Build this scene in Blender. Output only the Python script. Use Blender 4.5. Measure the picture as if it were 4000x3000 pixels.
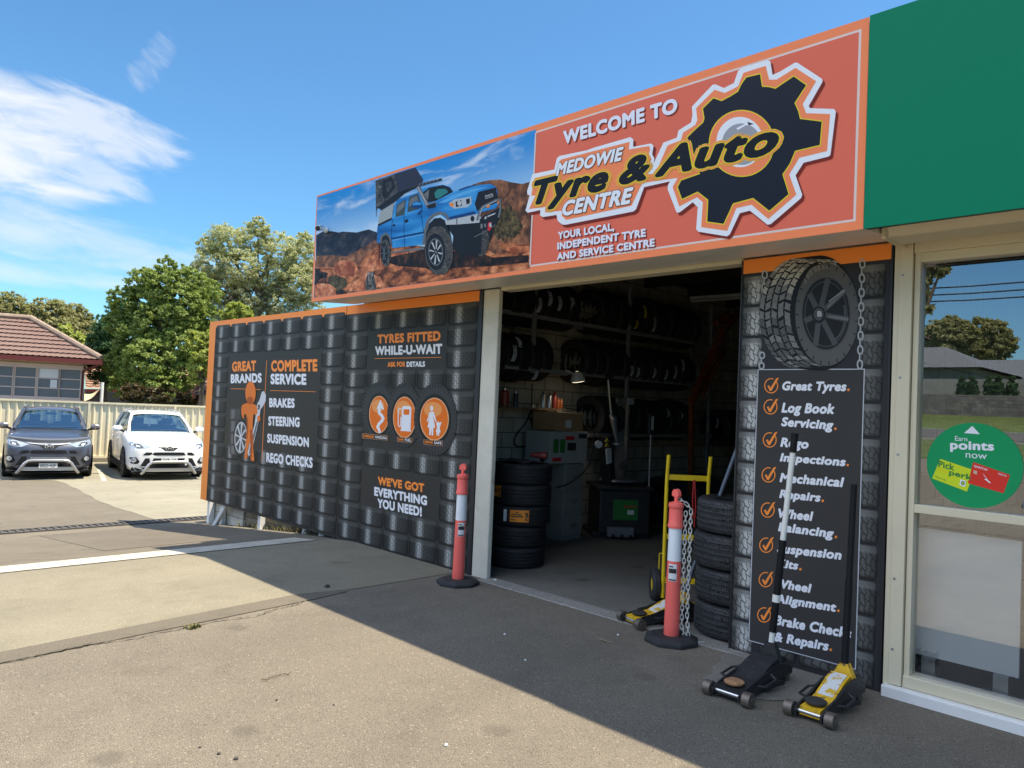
import bpy, math, random
import numpy as np
from mathutils import Vector, Matrix
from mathutils.geometry import tessellate_polygon
from mathutils.bvhtree import BVHTree

for o in list(bpy.data.objects):
    bpy.data.objects.remove(o)
random.seed(7)
rng = np.random.default_rng(11)
SC = bpy.context.scene
COL = SC.collection

# ---------------------------------------------------------------- camera
F_PX, YAW, PITCH, ROLL = 2947.19, -.7927, .0299, .0441
CAM = np.array([0.0, -5.2481, 1.75])
_cy, _sy = math.cos(YAW), math.sin(YAW)
FW = np.array([_sy*math.cos(PITCH), _cy*math.cos(PITCH), math.sin(PITCH)])
_r = np.array([_cy, -_sy, 0.0]); _u = np.cross(_r, FW)
RT = math.cos(ROLL)*_r+math.sin(ROLL)*_u
UP = -math.sin(ROLL)*_r+math.cos(ROLL)*_u
cd = bpy.data.cameras.new('camera'); cam = bpy.data.objects.new('camera', cd); COL.objects.link(cam)
cd.sensor_fit = 'HORIZONTAL'; cd.sensor_width = 36; cd.lens = F_PX/4000*36
cd.clip_start = .05; cd.clip_end = 3000
cam.matrix_world = Matrix(((RT[0], UP[0], -FW[0], CAM[0]), (RT[1], UP[1], -FW[1], CAM[1]), (RT[2], UP[2], -FW[2], CAM[2]), (0, 0, 0, 1)))
SC.camera = cam

# ---------------------------------------------------------------- light
SUN = Vector((.296, .287, 1)).normalized()
EL = math.asin(SUN.z); AZ = math.atan2(SUN.x, SUN.y)
sl = bpy.data.lights.new('sun', 'SUN'); sl.energy = 5.0; sl.angle = math.radians(.53); sl.color = (1, .89, .71)
so = bpy.data.objects.new('sun', sl); COL.objects.link(so)
so.rotation_euler = SUN.to_track_quat('Z', 'Y').to_euler(); so.location = (5, 5, 30)
SC.view_settings.view_transform = 'Standard'; SC.view_settings.look = 'None'
SC.view_settings.exposure = 1.0; SC.view_settings.gamma = 1
SC.view_settings.use_curve_mapping = False
SC.cycles.max_bounces = 8; SC.cycles.diffuse_bounces = 4; SC.cycles.glossy_bounces = 4; SC.cycles.transparent_max_bounces = 12
SC.cycles.caustics_reflective = False; SC.cycles.caustics_refractive = False
SC.cycles.use_denoising = True

def ray(px, py):
    return (px-2000)/F_PX*RT-(py-1500)/F_PX*UP+FW
def on_y(px, py, Y=0.0):
    d = ray(px, py); return CAM+d*(Y-CAM[1])/d[1]
def on_x(px, py, X):
    d = ray(px, py); return CAM+d*(X-CAM[0])/d[0]
def on_z(px, py, z=0.0):
    d = ray(px, py); return CAM+d*(z-CAM[2])/d[2]
def at(px, py, rg):
    d = ray(px, py); return CAM+d*rg/math.hypot(d[0], d[1])
def gz(x):                       # the yard falls away to the left of the workshop door
    if x > -8.0: return 0.0
    if x > -12.75: return -.0926*(-8.0-x)
    return max(-.46, -.44-.01*(-12.75-x))
def on_g(px, py):
    z = 0.0
    for _ in range(60):
        p = on_z(px, py, z); z = .5*z+.5*gz(p[0])
    return p
def zoom(x0, y0, s):
    return lambda x, y: (x0+x*s, y0+y*s)
Z1 = zoom(0, 1200, .60284); Z2 = zoom(750, 1100, .72333); Z3 = zoom(1200, 400, .5123); Z4 = zoom(2000, 50, .65552)
Z5 = zoom(1880, 1050, .46112); Z6 = zoom(1880, 1650, .57271); Z7 = zoom(2800, 850, .63291); Z8 = zoom(2700, 1800, .6628)
Z9 = zoom(3300, 800, .66288); Z10 = zoom(3350, 1850, .69296); R3 = zoom(0, 1550, .38427); R4 = zoom(0, 1850, .63291)
R5 = zoom(0, 850, .58770)

# ---------------------------------------------------------------- node helpers
class NT:
    def __init__(s, tree): s.t = tree
    def n(s, typ, **kw):
        nd = s.t.nodes.new(typ)
        for k, v in kw.items(): setattr(nd, k, v)
        return nd
    def l(s, a, b): s.t.links.new(a, b)
    def val(s, inp, v):
        if hasattr(v, 'is_output'): s.l(v, inp)
        else: inp.default_value = v
    def math(s, op, a, b=0.0, c=None, clamp=False):
        nd = s.n('ShaderNodeMath', operation=op, use_clamp=clamp)
        s.val(nd.inputs[0], a); s.val(nd.inputs[1], b)
        if c is not None: s.val(nd.inputs[2], c)
        return nd.outputs[0]
    def vdot(s, a, v):
        nd = s.n('ShaderNodeVectorMath', operation='DOT_PRODUCT'); s.l(a, nd.inputs[0]); nd.inputs[1].default_value = v
        return nd.outputs['Value']
    def noise(s, vec, scale, detail=4, rough=.55, dist=0.0):
        nd = s.n('ShaderNodeTexNoise')
        if vec is not None: s.l(vec, nd.inputs['Vector'])
        nd.inputs['Scale'].default_value = scale; nd.inputs['Detail'].default_value = detail
        nd.inputs['Roughness'].default_value = rough; nd.inputs['Distortion'].default_value = dist
        return nd.outputs['Fac']
    def ramp(s, fac, stops, interp='LINEAR'):
        nd = s.n('ShaderNodeValToRGB'); s.l(fac, nd.inputs[0]); cr = nd.color_ramp; cr.interpolation = interp
        while len(cr.elements) < len(stops): cr.elements.new(.5)
        for e, (p, c) in zip(cr.elements, stops):
            e.position = p; e.color = c if len(c) == 4 else (*c, 1)
        return nd.outputs[0]
    def mix(s, fac, a, b, typ='MIX'):
        nd = s.n('ShaderNodeMix', data_type='RGBA', blend_type=typ)
        s.val(nd.inputs[0], fac)
        for i, v in ((6, a), (7, b)):
            if hasattr(v, 'is_output'): s.l(v, nd.inputs[i])
            else: nd.inputs[i].default_value = (*v[:3], 1)
        return nd.outputs[2]
    def mapping(s, vec, scale=(1, 1, 1), loc=(0, 0, 0), rot=(0, 0, 0)):
        nd = s.n('ShaderNodeMapping'); s.l(vec, nd.inputs[0])
        nd.inputs['Scale'].default_value = scale; nd.inputs['Location'].default_value = loc; nd.inputs['Rotation'].default_value = rot
        return nd.outputs[0]
    def smooth(s, x, a, b):
        nd = s.n('ShaderNodeMapRange', interpolation_type='SMOOTHSTEP'); s.val(nd.inputs[0], x)
        nd.inputs[1].default_value = a; nd.inputs[2].default_value = b
        return nd.outputs[0]

# ---------------------------------------------------------------- sky with clouds
W = bpy.data.worlds.new('World'); SC.world = W; W.use_nodes = True
W.node_tree.nodes.clear(); w = NT(W.node_tree)
sky = w.n('ShaderNodeTexSky', sky_type='NISHITA'); sky.sun_disc = False
sky.sun_elevation = EL; sky.sun_rotation = AZ; sky.altitude = 0; sky.air_density = 1.0; sky.dust_density = .35; sky.ozone_density = 5
tc = w.n('ShaderNodeTexCoord'); DIR = tc.outputs['Generated']
def cloud_patch(px, py, rx, ry, tilt, sc, lo, hi, amp, seed):
    d = Vector(ray(px, py)).normalized()
    t1 = Vector((d.y, -d.x, 0)).normalized(); t2 = t1.cross(d)
    c, s_ = math.cos(tilt), math.sin(tilt)
    a1 = t1*c-t2*s_; a2 = t1*s_+t2*c
    A = w.vdot(DIR, a1); B = w.vdot(DIR, a2); Fd = w.vdot(DIR, d)
    e = w.math('ADD', w.math('POWER', w.math('DIVIDE', w.math('ABSOLUTE', A), rx), 2.0), w.math('POWER', w.math('DIVIDE', w.math('ABSOLUTE', B), ry), 2.0))
    m = w.math('MULTIPLY', w.smooth(e, 1.3, .0), w.smooth(Fd, 0, .2))
    cv = w.n('ShaderNodeCombineXYZ'); w.l(A, cv.inputs[0]); w.l(w.math('MULTIPLY', B, 3.4), cv.inputs[1]); cv.inputs[2].default_value = seed
    n = w.noise(cv.outputs[0], sc, 7, .55, .5)
    return w.math('MULTIPLY', w.smooth(w.math('ADD', n, w.math('MULTIPLY', m, .55)), lo, hi), w.math('MULTIPLY', w.smooth(m, 0, .3), amp))
cl = None
for args in ((40, 470, .12, .06, .06, 9, .68, 1.18, .93, 1.3), (10, 600, .14, .06, .10, 9, .68, 1.18, .93, 8.3), (380, 500, .12, .05, .22, 13, .72, 1.12, .7, 5.1), (300, 640, .10, .03, .25, 13, .72, 1.12, .6, 15.1), (300, 930, .25, .045, .09, 10, .70, 1.3, .62, 4.1), (120, 1062, .2, .02, .0, 10, .70, 1.25, .5, 2.2),
             (610, 215, .022, .05, .5, 18, .86, 1.5, .4, 6.6), (560, 300, .025, .025, .9, 18, .84, 1.4, .4, 3.6)):
    v = cloud_patch(*args); cl = v if cl is None else w.math('MAXIMUM', cl, v)
skc = w.mix(1.0, sky.outputs[0], (.62, .92, 1.0), 'MULTIPLY')
skm = w.mix(cl, skc, (4.9, 5.05, 5.3))
# cloud bank added out of frame behind the camera to light the shaded facade
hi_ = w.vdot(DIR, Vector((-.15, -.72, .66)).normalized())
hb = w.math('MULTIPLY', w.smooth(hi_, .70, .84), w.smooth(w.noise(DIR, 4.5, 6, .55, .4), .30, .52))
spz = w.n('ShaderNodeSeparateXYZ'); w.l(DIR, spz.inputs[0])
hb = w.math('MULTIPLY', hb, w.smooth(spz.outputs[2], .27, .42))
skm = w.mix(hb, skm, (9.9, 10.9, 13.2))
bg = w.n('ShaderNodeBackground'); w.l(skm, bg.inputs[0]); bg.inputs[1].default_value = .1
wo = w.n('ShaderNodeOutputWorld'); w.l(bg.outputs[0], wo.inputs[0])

# ---------------------------------------------------------------- materials
def lin(r, g, b):
    f = lambda c: c/12.92/255 if c <= 10 else ((c/255+.055)/1.055)**2.4
    return (f(r), f(g), f(b))
MATS = {}
def mat(name, col, rough=.5, metal=0.0, var=0.0, vscale=6.0, bump=0.0, bscale=40.0, spec=.5, leaf=False, coat=0.0, dirt=None, coord='Object'):
    if name in MATS: return MATS[name]
    m = bpy.data.materials.new(name); m.use_nodes = True; t = NT(m.node_tree)
    b = m.node_tree.nodes['Principled BSDF']
    b.inputs['Roughness'].default_value = rough; b.inputs['Metallic'].default_value = metal
    b.inputs['Specular IOR Level'].default_value = spec; b.inputs['Coat Weight'].default_value = coat
    b.inputs['Base Color'].default_value = (*col, 1)
    c = None
    tcn = t.n('ShaderNodeTexCoord'); V = tcn.outputs[coord]
    if var:
        n = t.noise(V, vscale, 5, .6)
        c = t.ramp(n, [(.25, tuple(x*(1-var) for x in col)), (.75, tuple(min(1, x*(1+var)) for x in col))])
    if dirt:                       # (colour, scale, lo, hi)
        n2 = t.noise(V, dirt[1], 6, .65)
        c = t.mix(t.smooth(n2, dirt[2], dirt[3]), c if c is not None else col, dirt[0])
    if c is not None: t.l(c, b.inputs['Base Color'])
    if bump:
        bn = t.n('ShaderNodeBump'); bn.inputs['Strength'].default_value = bump; bn.inputs['Distance'].default_value = .01
        t.l(t.noise(V, bscale, 4, .6), bn.inputs['Height']); t.l(bn.outputs[0], b.inputs['Normal'])
    MATS[name] = m
    return m
def nodes_of(m):
    return NT(m.node_tree), m.node_tree.nodes['Principled BSDF'], m.node_tree.nodes.new('ShaderNodeTexCoord')

# ---------------------------------------------------------------- mesh builder
class MB:
    def __init__(s): s.v = []; s.f = []; s.m = []; s.uv = {}
    def add(s, vs, fs, mi=0, uvs=None):
        k = len(s.v); s.v += [tuple(map(float, p)) for p in vs]
        for i, f in enumerate(fs):
            if uvs is not None: s.uv[len(s.f)] = uvs[i]
            s.f.append([k+j for j in f]); s.m.append(mi)
        return s
    def box(s, x0, x1, y0, y1, z0, z1, mi=0, M=None):
        vs = [(x, y, z) for x in (x0, x1) for y in (y0, y1) for z in (z0, z1)]
        if M is not None: vs = [tuple(M @ Vector(p)) for p in vs]
        return s.add(vs, [(0, 1, 3, 2), (4, 6, 7, 5), (0, 4, 5, 1), (2, 3, 7, 6), (0, 2, 6, 4), (1, 5, 7, 3)], mi)
    def bar(s, p0, p1, w, h, mi=0, up=(0, 0, 1)):
        p0, p1 = Vector(p0), Vector(p1); d = (p1-p0).normalized(); u = Vector(up)
        if abs(d.dot(u)) > .95: u = Vector((1, 0, 0))
        a = d.cross(u).normalized(); b = a.cross(d).normalized()
        vs = []
        for p in (p0, p1):
            for i, j in ((-1, -1), (1, -1), (1, 1), (-1, 1)): vs.append(p+a*(w/2*i)+b*(h/2*j))
        return s.add(vs, [(3, 2, 1, 0), (4, 5, 6, 7), (0, 1, 5, 4), (1, 2, 6, 5), (2, 3, 7, 6), (3, 0, 4, 7)], mi)
    def tube(s, pts, r, n=10, mi=0, closed=False, cap=True):
        pts = [Vector(p) for p in pts]; N = len(pts); vs = []; fs = []; pu = None
        for i, p in enumerate(pts):
            if closed: d = pts[(i+1) % N]-pts[i-1]
            else: d = pts[min(i+1, N-1)]-pts[max(i-1, 0)]
            d.normalize()
            if pu is None: pu = Vector((0, 0, 1)) if abs(d.z) < .9 else Vector((1, 0, 0))
            a = d.cross(pu).normalized(); b = a.cross(d).normalized(); pu = b
            rr = r[i] if isinstance(r, (list, tuple)) else r
            for k in range(n):
                t = 2*math.pi*k/n; vs.append(p+a*(rr*math.cos(t))+b*(rr*math.sin(t)))
        L = N if closed else N-1
        for i in range(L):
            for k in range(n):
                a0 = i*n+k; a1 = i*n+(k+1) % n; j = ((i+1) % N)*n
                fs.append((a0, a1, j+(k+1) % n, j+k))
        if not closed and cap:
            fs.append(list(range(n))[::-1]); fs.append([(N-1)*n+k for k in range(n)])
        return s.add(vs, fs, mi)
    def cyl(s, p0, p1, r0, r1=None, n=20, mi=0):
        return s.tube([p0, p1], [r0, r0 if r1 is None else r1], n, mi)
    def lathe(s, prof, n=32, M=None, mi=0, ureps=1.0, mis=None):
        vs = []; fs = []; uv = []; mm = []
        P = len(prof); L = [0.0]
        for i in range(1, P): L.append(L[-1]+math.hypot(prof[i][0]-prof[i-1][0], prof[i][1]-prof[i-1][1]))
        for k in range(n):
            t = 2*math.pi*k/n
            for r, z in prof: vs.append((r*math.cos(t), r*math.sin(t), z))
        for k in range(n):
            k2 = (k+1) % n
            for i in range(P-1):
                fs.append((k*P+i, k2*P+i, k2*P+i+1, k*P+i+1))
                u0, u1 = ureps*k/n, ureps*(k+1)/n
                uv.append(((u0, L[i]), (u1, L[i]), (u1, L[i+1]), (u0, L[i+1])))
                mm.append(mi if mis is None else mis[i])
        if M is not None: vs = [tuple(M @ Vector(p)) for p in vs]
        k0 = len(s.f); s.add(vs, fs, mi, uv)
        s.m[k0:] = mm
        return s
    def poly(s, pts, mi=0):
        pts = [Vector(p) for p in pts]
        tr = tessellate_polygon([pts])
        return s.add(pts, [tuple(t) for t in tr], mi)
    def prism(s, pts, ext, mi=0):
        pts = [Vector(p) for p in pts]; e = Vector(ext); n = len(pts)
        tr = [tuple(t) for t in tessellate_polygon([pts])]
        s.add(pts+[p+e for p in pts], tr+[tuple(n+i for i in t[::-1]) for t in tr]+[(i, (i+1) % n, n+(i+1) % n, n+i) for i in range(n)], mi)
        return s
    def grid(s, P, mi=0, uv=None):        # P[i][j] points
        n, m = len(P), len(P[0]); vs = [p for r in P for p in r]; fs = []; uvs = []
        for i in range(n-1):
            for j in range(m-1):
                fs.append((i*m+j, (i+1)*m+j, (i+1)*m+j+1, i*m+j+1))
                if uv: uvs.append(((i/(n-1), j/(m-1)), ((i+1)/(n-1), j/(m-1)), ((i+1)/(n-1), (j+1)/(m-1)), (i/(n-1), (j+1)/(m-1))))
        return s.add(vs, fs, mi, uvs if uv else None)
    def build(s, name, mats, parent=None, smooth=False, bevel=0.0, seg=2, local=False, fixn=True, angle=40):
        if not isinstance(mats, (list, tuple)): mats = [mats]
        me = bpy.data.meshes.new(name)
        v = np.array(s.v, float).reshape(-1, 3)
        loc = np.zeros(3)
        if parent is not None:
            if not local: v = v-np.array(parent.get('_o', (0, 0, 0)))
        elif not local:
            loc = np.array([(v[:, 0].min()+v[:, 0].max())/2, (v[:, 1].min()+v[:, 1].max())/2, v[:, 2].min()]); v = v-loc
        me.from_pydata(v.tolist(), [], s.f)
        for m in mats: me.materials.append(m)
        for i, p in enumerate(me.polygons): p.material_index = s.m[i]
        if s.uv:
            ul = me.uv_layers.new(name='UVMap')
            for i, p in enumerate(me.polygons):
                if i in s.uv:
                    for k, li in enumerate(p.loop_indices): ul.data[li].uv = s.uv[i][k]
        if smooth:
            me.polygons.foreach_set('use_smooth', [True]*len(me.polygons))
            try: me.set_sharp_from_angle(angle=math.radians(angle))
            except Exception: pass
        me.update()
        o = bpy.data.objects.new(name, me); COL.objects.link(o); o.location = loc
        if parent is not None:
            o.parent = parent; o['_o'] = list(parent.get('_o', (0, 0, 0)))
        if bevel:
            b = o.modifiers.new('bevel', 'BEVEL'); b.width = bevel; b.segments = seg; b.limit_method = 'ANGLE'; b.angle_limit = math.radians(35)
        return o
def tag(o, label=None, cat=None, group=None, kind=None):
    for k, v in (('label', label), ('category', cat), ('group', group), ('kind', kind)):
        if v: o[k] = v
    return o
ROOTS = []
def thing(name, label, cat, loc=(0, 0, 0), rotz=0.0, group=None):
    o = bpy.data.objects.new(name, None); COL.objects.link(o)
    o.location = tuple(map(float, loc)); o.rotation_euler = (0, 0, rotz); o.empty_display_size = .2
    o['_o'] = [float(x) for x in loc]; ROOTS.append(o)
    return tag(o, label, cat, group)
def struct(o): return tag(o, kind='structure')
def dup(root, loc, rotz=None, label=None, group=None, rot=None):
    def cp(o, par):
        c = o.copy(); COL.objects.link(c)
        if par is not None: c.parent = par
        for ch in [x for x in bpy.data.objects if x.parent == o and x != c]: cp(ch, c)
        return c
    r = cp(root, None); r.location = loc
    if rotz is not None: r.rotation_euler = (0, 0, rotz)
    if rot is not None: r.rotation_euler = rot
    if label: r['label'] = label
    if group: r['group'] = group
    return r

# ---------------------------------------------------------------- flat artwork on a wall plane (real flat prints)
LAY = .0006
def P2(zf, pts, Y, layer):
    return [on_y(*zf(x, y), Y)+np.array([0, -layer*LAY, 0]) for x, y in pts]
def art(mb, zf, pts, Y, layer, mi):
    mb.poly(P2(zf, pts, Y, layer), mi)
def stroke_pts(pts, wd, closed=False):
    pts = [np.array(p, float) for p in pts]; N = len(pts); L = []; Rr = []
    for i in range(N):
        a = pts[i-1] if (i > 0 or closed) else None; b = pts[(i+1) % N] if (i < N-1 or closed) else None
        d1 = (pts[i]-a) if a is not None else (b-pts[i]); d2 = (b-pts[i]) if b is not None else d1
        d1 = d1/np.linalg.norm(d1); d2 = d2/np.linalg.norm(d2)
        t = d1+d2; t = t/(np.linalg.norm(t)+1e-9); n = np.array([-t[1], t[0]])
        k = 1/max(.5, abs(n@np.array([-d1[1], d1[0]])))
        ww = wd[i] if isinstance(wd, (list, tuple)) else wd
        L.append(pts[i]+n*ww/2*k); Rr.append(pts[i]-n*ww/2*k)
    return L, Rr
def stroke(mb, zf, pts, wd, Y, layer, mi, closed=False):
    L, Rr = stroke_pts(pts, wd, closed); N = len(L)
    vs = P2(zf, L+Rr, Y, layer)
    mb.add(vs, [(i, (i+1) % N, N+(i+1) % N, N+i) for i in range(N if closed else N-1)], mi)
def ell(cx, cy, rx, ry, rot=0.0, n=40, a0=0, a1=360):
    out = []
    for k in range(n if a1-a0 == 360 else n+1):
        t = math.radians(a0+(a1-a0)*k/n); x, y = rx*math.cos(t), ry*math.sin(t)
        out.append((cx+x*math.cos(rot)-y*math.sin(rot), cy+x*math.sin(rot)+y*math.cos(rot)))
    return out
_tcache = {}
def text_mesh(s, sp, shear):
    k = (s, sp, shear)
    if k in _tcache: return _tcache[k]
    cu = bpy.data.curves.new('t', 'FONT'); cu.body = s; cu.shear = shear; cu.resolution_u = 4; cu.space_character = sp
    ob = bpy.data.objects.new('t', cu); COL.objects.link(ob)
    dg = bpy.context.evaluated_depsgraph_get(); dg.update()
    me = bpy.data.meshes.new_from_object(ob.evaluated_get(dg))
    v = np.array([p.co[:] for p in me.vertices]); f = [tuple(p.vertices) for p in me.polygons]
    bpy.data.objects.remove(ob); bpy.data.curves.remove(cu); bpy.data.meshes.remove(me)
    _tcache[k] = (v, f); return _tcache[k]
def text3(mb, s, TL, TR, BL, nrm, mi, off=.02, shear=0.0, fit=None, lift=0.0):
    """letters thickened by the stroke radius `off`; TL, TR, BL frame the word thickened by `fit`"""
    TL, TR, BL, nrm = (np.array(x, float) for x in (TL, TR, BL, nrm))
    fit = off if fit is None else fit
    v, f = text_mesh(s, 1.0+1.6*min(fit, .05), shear)
    x0, x1, y0, y1 = v[:, 0].min()-fit, v[:, 0].max()+fit, v[:, 1].min()-fit, v[:, 1].max()+fit
    ring = [(0, 0)] if off < .004 else [(0, 0)]+[(off*math.cos(2*math.pi*k/12), off*math.sin(2*math.pi*k/12)) for k in range(12)]
    if off > .055: ring += [(off*.5*math.cos(2*math.pi*k/6), off*.5*math.sin(2*math.pi*k/6)) for k in range(6)]
    for n, (dx, dy) in enumerate(ring):
        a = ((v[:, 0]+dx-x0)/(x1-x0))[:, None]; b = ((y1-v[:, 1]-dy)/(y1-y0))[:, None]
        mb.add((TL+a*(TR-TL)+b*(BL-TL)+nrm*(lift+n*.00002)).tolist(), f, mi)
def text(mb, zf, s, TL, TR, BL, Y, layer, mi, off=.03, shear=0.0, fit=None):
    q = P2(zf, [TL, TR, BL], Y, layer)
    text3(mb, s, q[0], q[1], q[2], (0, -1, 0), mi, off, shear, fit)
# ================================================================= MATERIALS OF THE PLACE
def ground_mat(name, c1, c2, speck=.5, stain=.35, rough=.9, bump=.35, tint=None, sscale=180):
    m = bpy.data.materials.new(name); m.use_nodes = True; t, b, tcn = nodes_of(m); V = tcn.outputs['Object']
    big = t.noise(V, .35, 6, .6, .4); mid = t.noise(V, 3.0, 6, .65); fine = t.noise(V, sscale, 2, .6)
    base = t.mix(t.smooth(big, .3, .7), c1, c2)
    base = t.mix(t.math('MULTIPLY', t.smooth(mid, .45, .75), .45), base, tuple(x*.72 for x in c1))
    vo = t.n('ShaderNodeTexVoronoi'); t.l(V, vo.inputs['Vector']); vo.inputs['Scale'].default_value = 90
    sp = t.smooth(fine, .3, .72)
    base = t.mix(speck, base, t.ramp(sp, [(0, (.15, .15, .15)), (.5, (.95, .95, .95)), (1, (2.1, 2.05, 1.9))]), 'MULTIPLY')
    ch = t.n('ShaderNodeTexVoronoi', voronoi_dimensions='2D'); t.l(V, ch.inputs['Vector']); ch.inputs['Scale'].default_value = 75; chc = t.n('ShaderNodeSeparateColor'); t.l(ch.outputs['Color'], chc.inputs[0])
    core = t.smooth(ch.outputs['Distance'], .5, .3)
    base = t.mix(t.math('MULTIPLY', t.math('MULTIPLY', core, t.smooth(chc.outputs[0], .965, .98)), speck), base, tuple(min(.6, x*2.1) for x in c2))
    base = t.mix(t.math('MULTIPLY', t.math('MULTIPLY', core, t.smooth(chc.outputs[1], .95, .97)), speck), base, tuple(x*.3 for x in c1))
    st = t.noise(V, 1.1, 3, .5, .6)
    base = t.mix(t.math('MULTIPLY', t.smooth(st, .66, .74), stain), base, tuple(x*.4 for x in c1))
    sv = t.n('ShaderNodeTexVoronoi', voronoi_dimensions='2D'); t.l(V, sv.inputs['Vector']); sv.inputs['Scale'].default_value = 1.1; sv.inputs['Randomness'].default_value = 1
    dn = t.math('ADD', sv.outputs['Distance'], t.math('MULTIPLY', t.noise(V, 9, 4), .10)); sp3 = t.n('ShaderNodeSeparateColor'); t.l(sv.outputs['Color'], sp3.inputs[0])
    base = t.mix(t.math('MULTIPLY', t.math('MULTIPLY', t.smooth(dn, .16, .10), t.smooth(sp3.outputs[0], .66, .7)), stain*1.3), base, tuple(x*.45 for x in c1))
    sw = t.noise(t.mapping(V, (.9, .16, 1), rot=(0, 0, .35)), 1.3, 5, .6, .8); base = t.mix(.55, base, t.ramp(sw, [(.3, (.78, .78, .79)), (.55, (1, 1, 1)), (.8, (1.14, 1.13, 1.11))]), 'MULTIPLY')
    t.l(base, b.inputs['Base Color']); b.inputs['Roughness'].default_value = rough; b.inputs['Specular IOR Level'].default_value = .3
    bn = t.n('ShaderNodeBump'); bn.inputs['Strength'].default_value = bump; bn.inputs['Distance'].default_value = .006
    t.l(t.math('ADD', fine, t.math('MULTIPLY', vo.outputs['Distance'], .6)), bn.inputs['Height']); t.l(bn.outputs[0], b.inputs['Normal'])
    MATS[name] = m; return m
M_ASPH = ground_mat('asphalt', (.150, .130, .102), (.178, .155, .122), .55, .3)
M_ASPH2 = ground_mat('asphalt_far', (.145, .127, .098), (.17, .148, .115), .4, .3)
M_STRIP = ground_mat('asphalt_strip', (.115, .10, .077), (.135, .117, .09), .4, .25)
M_PATCH = ground_mat('asphalt_patch', (.13, .112, .088), (.15, .13, .103), .35, .2)
M_CONC = ground_mat('concrete_slab', (.186, .166, .120), (.226, .204, .150), .25, .9)
M_CONC2 = ground_mat('concrete_parking', (.24, .22, .165), (.28, .26, .195), .25, .25)
M_FLOOR = ground_mat('workshop_floor', (.15, .145, .13), (.19, .185, .165), .3, .5, .55)
M_EDGE = ground_mat('concrete_threshold', (.24, .23, .21), (.32, .305, .275), .5, .3)
M_GRASS = ground_mat('grass_verge', (.07, .10, .025), (.11, .14, .04), .6, .2)
M_ROAD = ground_mat('road', (.10, .095, .09), (.12, .115, .105), .4, .2)
M_LINE = mat('line_paint', (.46, .43, .36), .7, var=.12, vscale=5, dirt=((.22, .2, .16), 9, .45, .75))
M_CREAM = mat('cream_paint', (.62, .56, .40), .45, var=.06, vscale=4)
M_CREAM2 = mat('cream_frame', (.66, .585, .42), .35, var=.04, vscale=3, coat=.2)
M_RENDER = mat('render_wall', (.42, .39, .32), .8, var=.12, vscale=5, bump=.2, bscale=60, dirt=((.2, .18, .14), 3, .6, .85))
M_WHITE = mat('white_paint', (.72, .71, .68), .6, var=.08, vscale=4, dirt=((.4, .35, .27), 5, .62, .85))
M_SOFFIT = mat('soffit', (.74, .72, .66), .35, var=.05, vscale=2)
M_BLACK = mat('black_trim', (.015, .015, .017), .45)
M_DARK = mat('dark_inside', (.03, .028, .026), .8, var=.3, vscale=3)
M_STEEL = mat('galvanised_steel', (.35, .36, .37), .45, .8, var=.2, vscale=8)
M_RACK = mat('rack_steel', (.30, .31, .32), .5, .2, var=.2, vscale=6)
def block_mat(name, c1, c2, mortar, sc=1.0):
    m = bpy.data.materials.new(name); m.use_nodes = True; t, b, tcn = nodes_of(m)
    sp = t.n('ShaderNodeSeparateXYZ'); t.l(tcn.outputs['Object'], sp.inputs[0])
    cb = t.n('ShaderNodeCombineXYZ'); t.l(t.math('ADD', sp.outputs[0], sp.outputs[1]), cb.inputs[0]); t.l(sp.outputs[2], cb.inputs[1])
    br = t.n('ShaderNodeTexBrick'); t.l(cb.outputs[0], br.inputs[0]); br.inputs['Scale'].default_value = sc
    br.inputs['Color1'].default_value = (*c1, 1); br.inputs['Color2'].default_value = (*c2, 1); br.inputs['Mortar'].default_value = (*mortar, 1)
    br.inputs['Brick Width'].default_value = .4; br.inputs['Row Height'].default_value = .2; br.inputs['Mortar Size'].default_value = .008
    n = t.noise(tcn.outputs['Object'], 3, 6, .65)
    t.l(t.mix(.7, br.outputs[0], t.ramp(n, [(.3, (.55, .52, .48)), (.7, (1.1, 1.1, 1.1))]), 'MULTIPLY'), b.inputs['Base Color'])
    bn = t.n('ShaderNodeBump'); bn.inputs['Strength'].default_value = .5; bn.inputs['Distance'].default_value = .01
    t.l(t.math('SUBTRACT', 1, br.outputs['Fac']), bn.inputs['Height']); t.l(bn.outputs[0], b.inputs['Normal'])
    b.inputs['Roughness'].default_value = .85; MATS[name] = m; return m
M_BLOCK = block_mat('white_blockwork', (.56, .53, .45), (.50, .47, .39), (.22, .2, .16))
M_BASEBLK = block_mat('painted_base_block', (.62, .6, .55), (.55, .52, .46), (.3, .27, .22))

# prints
def pr(name, col, rough=.32, var=0.0, vs=8): return mat('print_'+name, col, rough, 0, var, vs, spec=.15)
P_RED = pr('red', (.76, .15, .090), .35); P_RED_SH = pr('red_shade', (.20, .022, .014)); P_ORG = pr('orange', (.98, .29, .055)); P_ORG2 = pr('logo_orange', (.92, .25, .10))
P_WHT = pr('white', (.80, .80, .84)); P_LAV = pr('lavender_white', (.78, .78, .86)); P_BLK = pr('black', (.008, .009, .013)); P_YEL = pr('yellow', (.78, .62, .02)); P_NAVY = pr('navy', (.012, .014, .024))
P_GREY = pr('grey', (.043, .041, .038), .4); P_MID = pr('mid_grey', (.16, .16, .17)); P_SILV = pr('silver', (.45, .46, .48)); P_LSIL = pr('light_silver', (.62, .63, .66))
P_GREEN = pr('fascia_green', (.0, .195, .098), .55)

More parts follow.
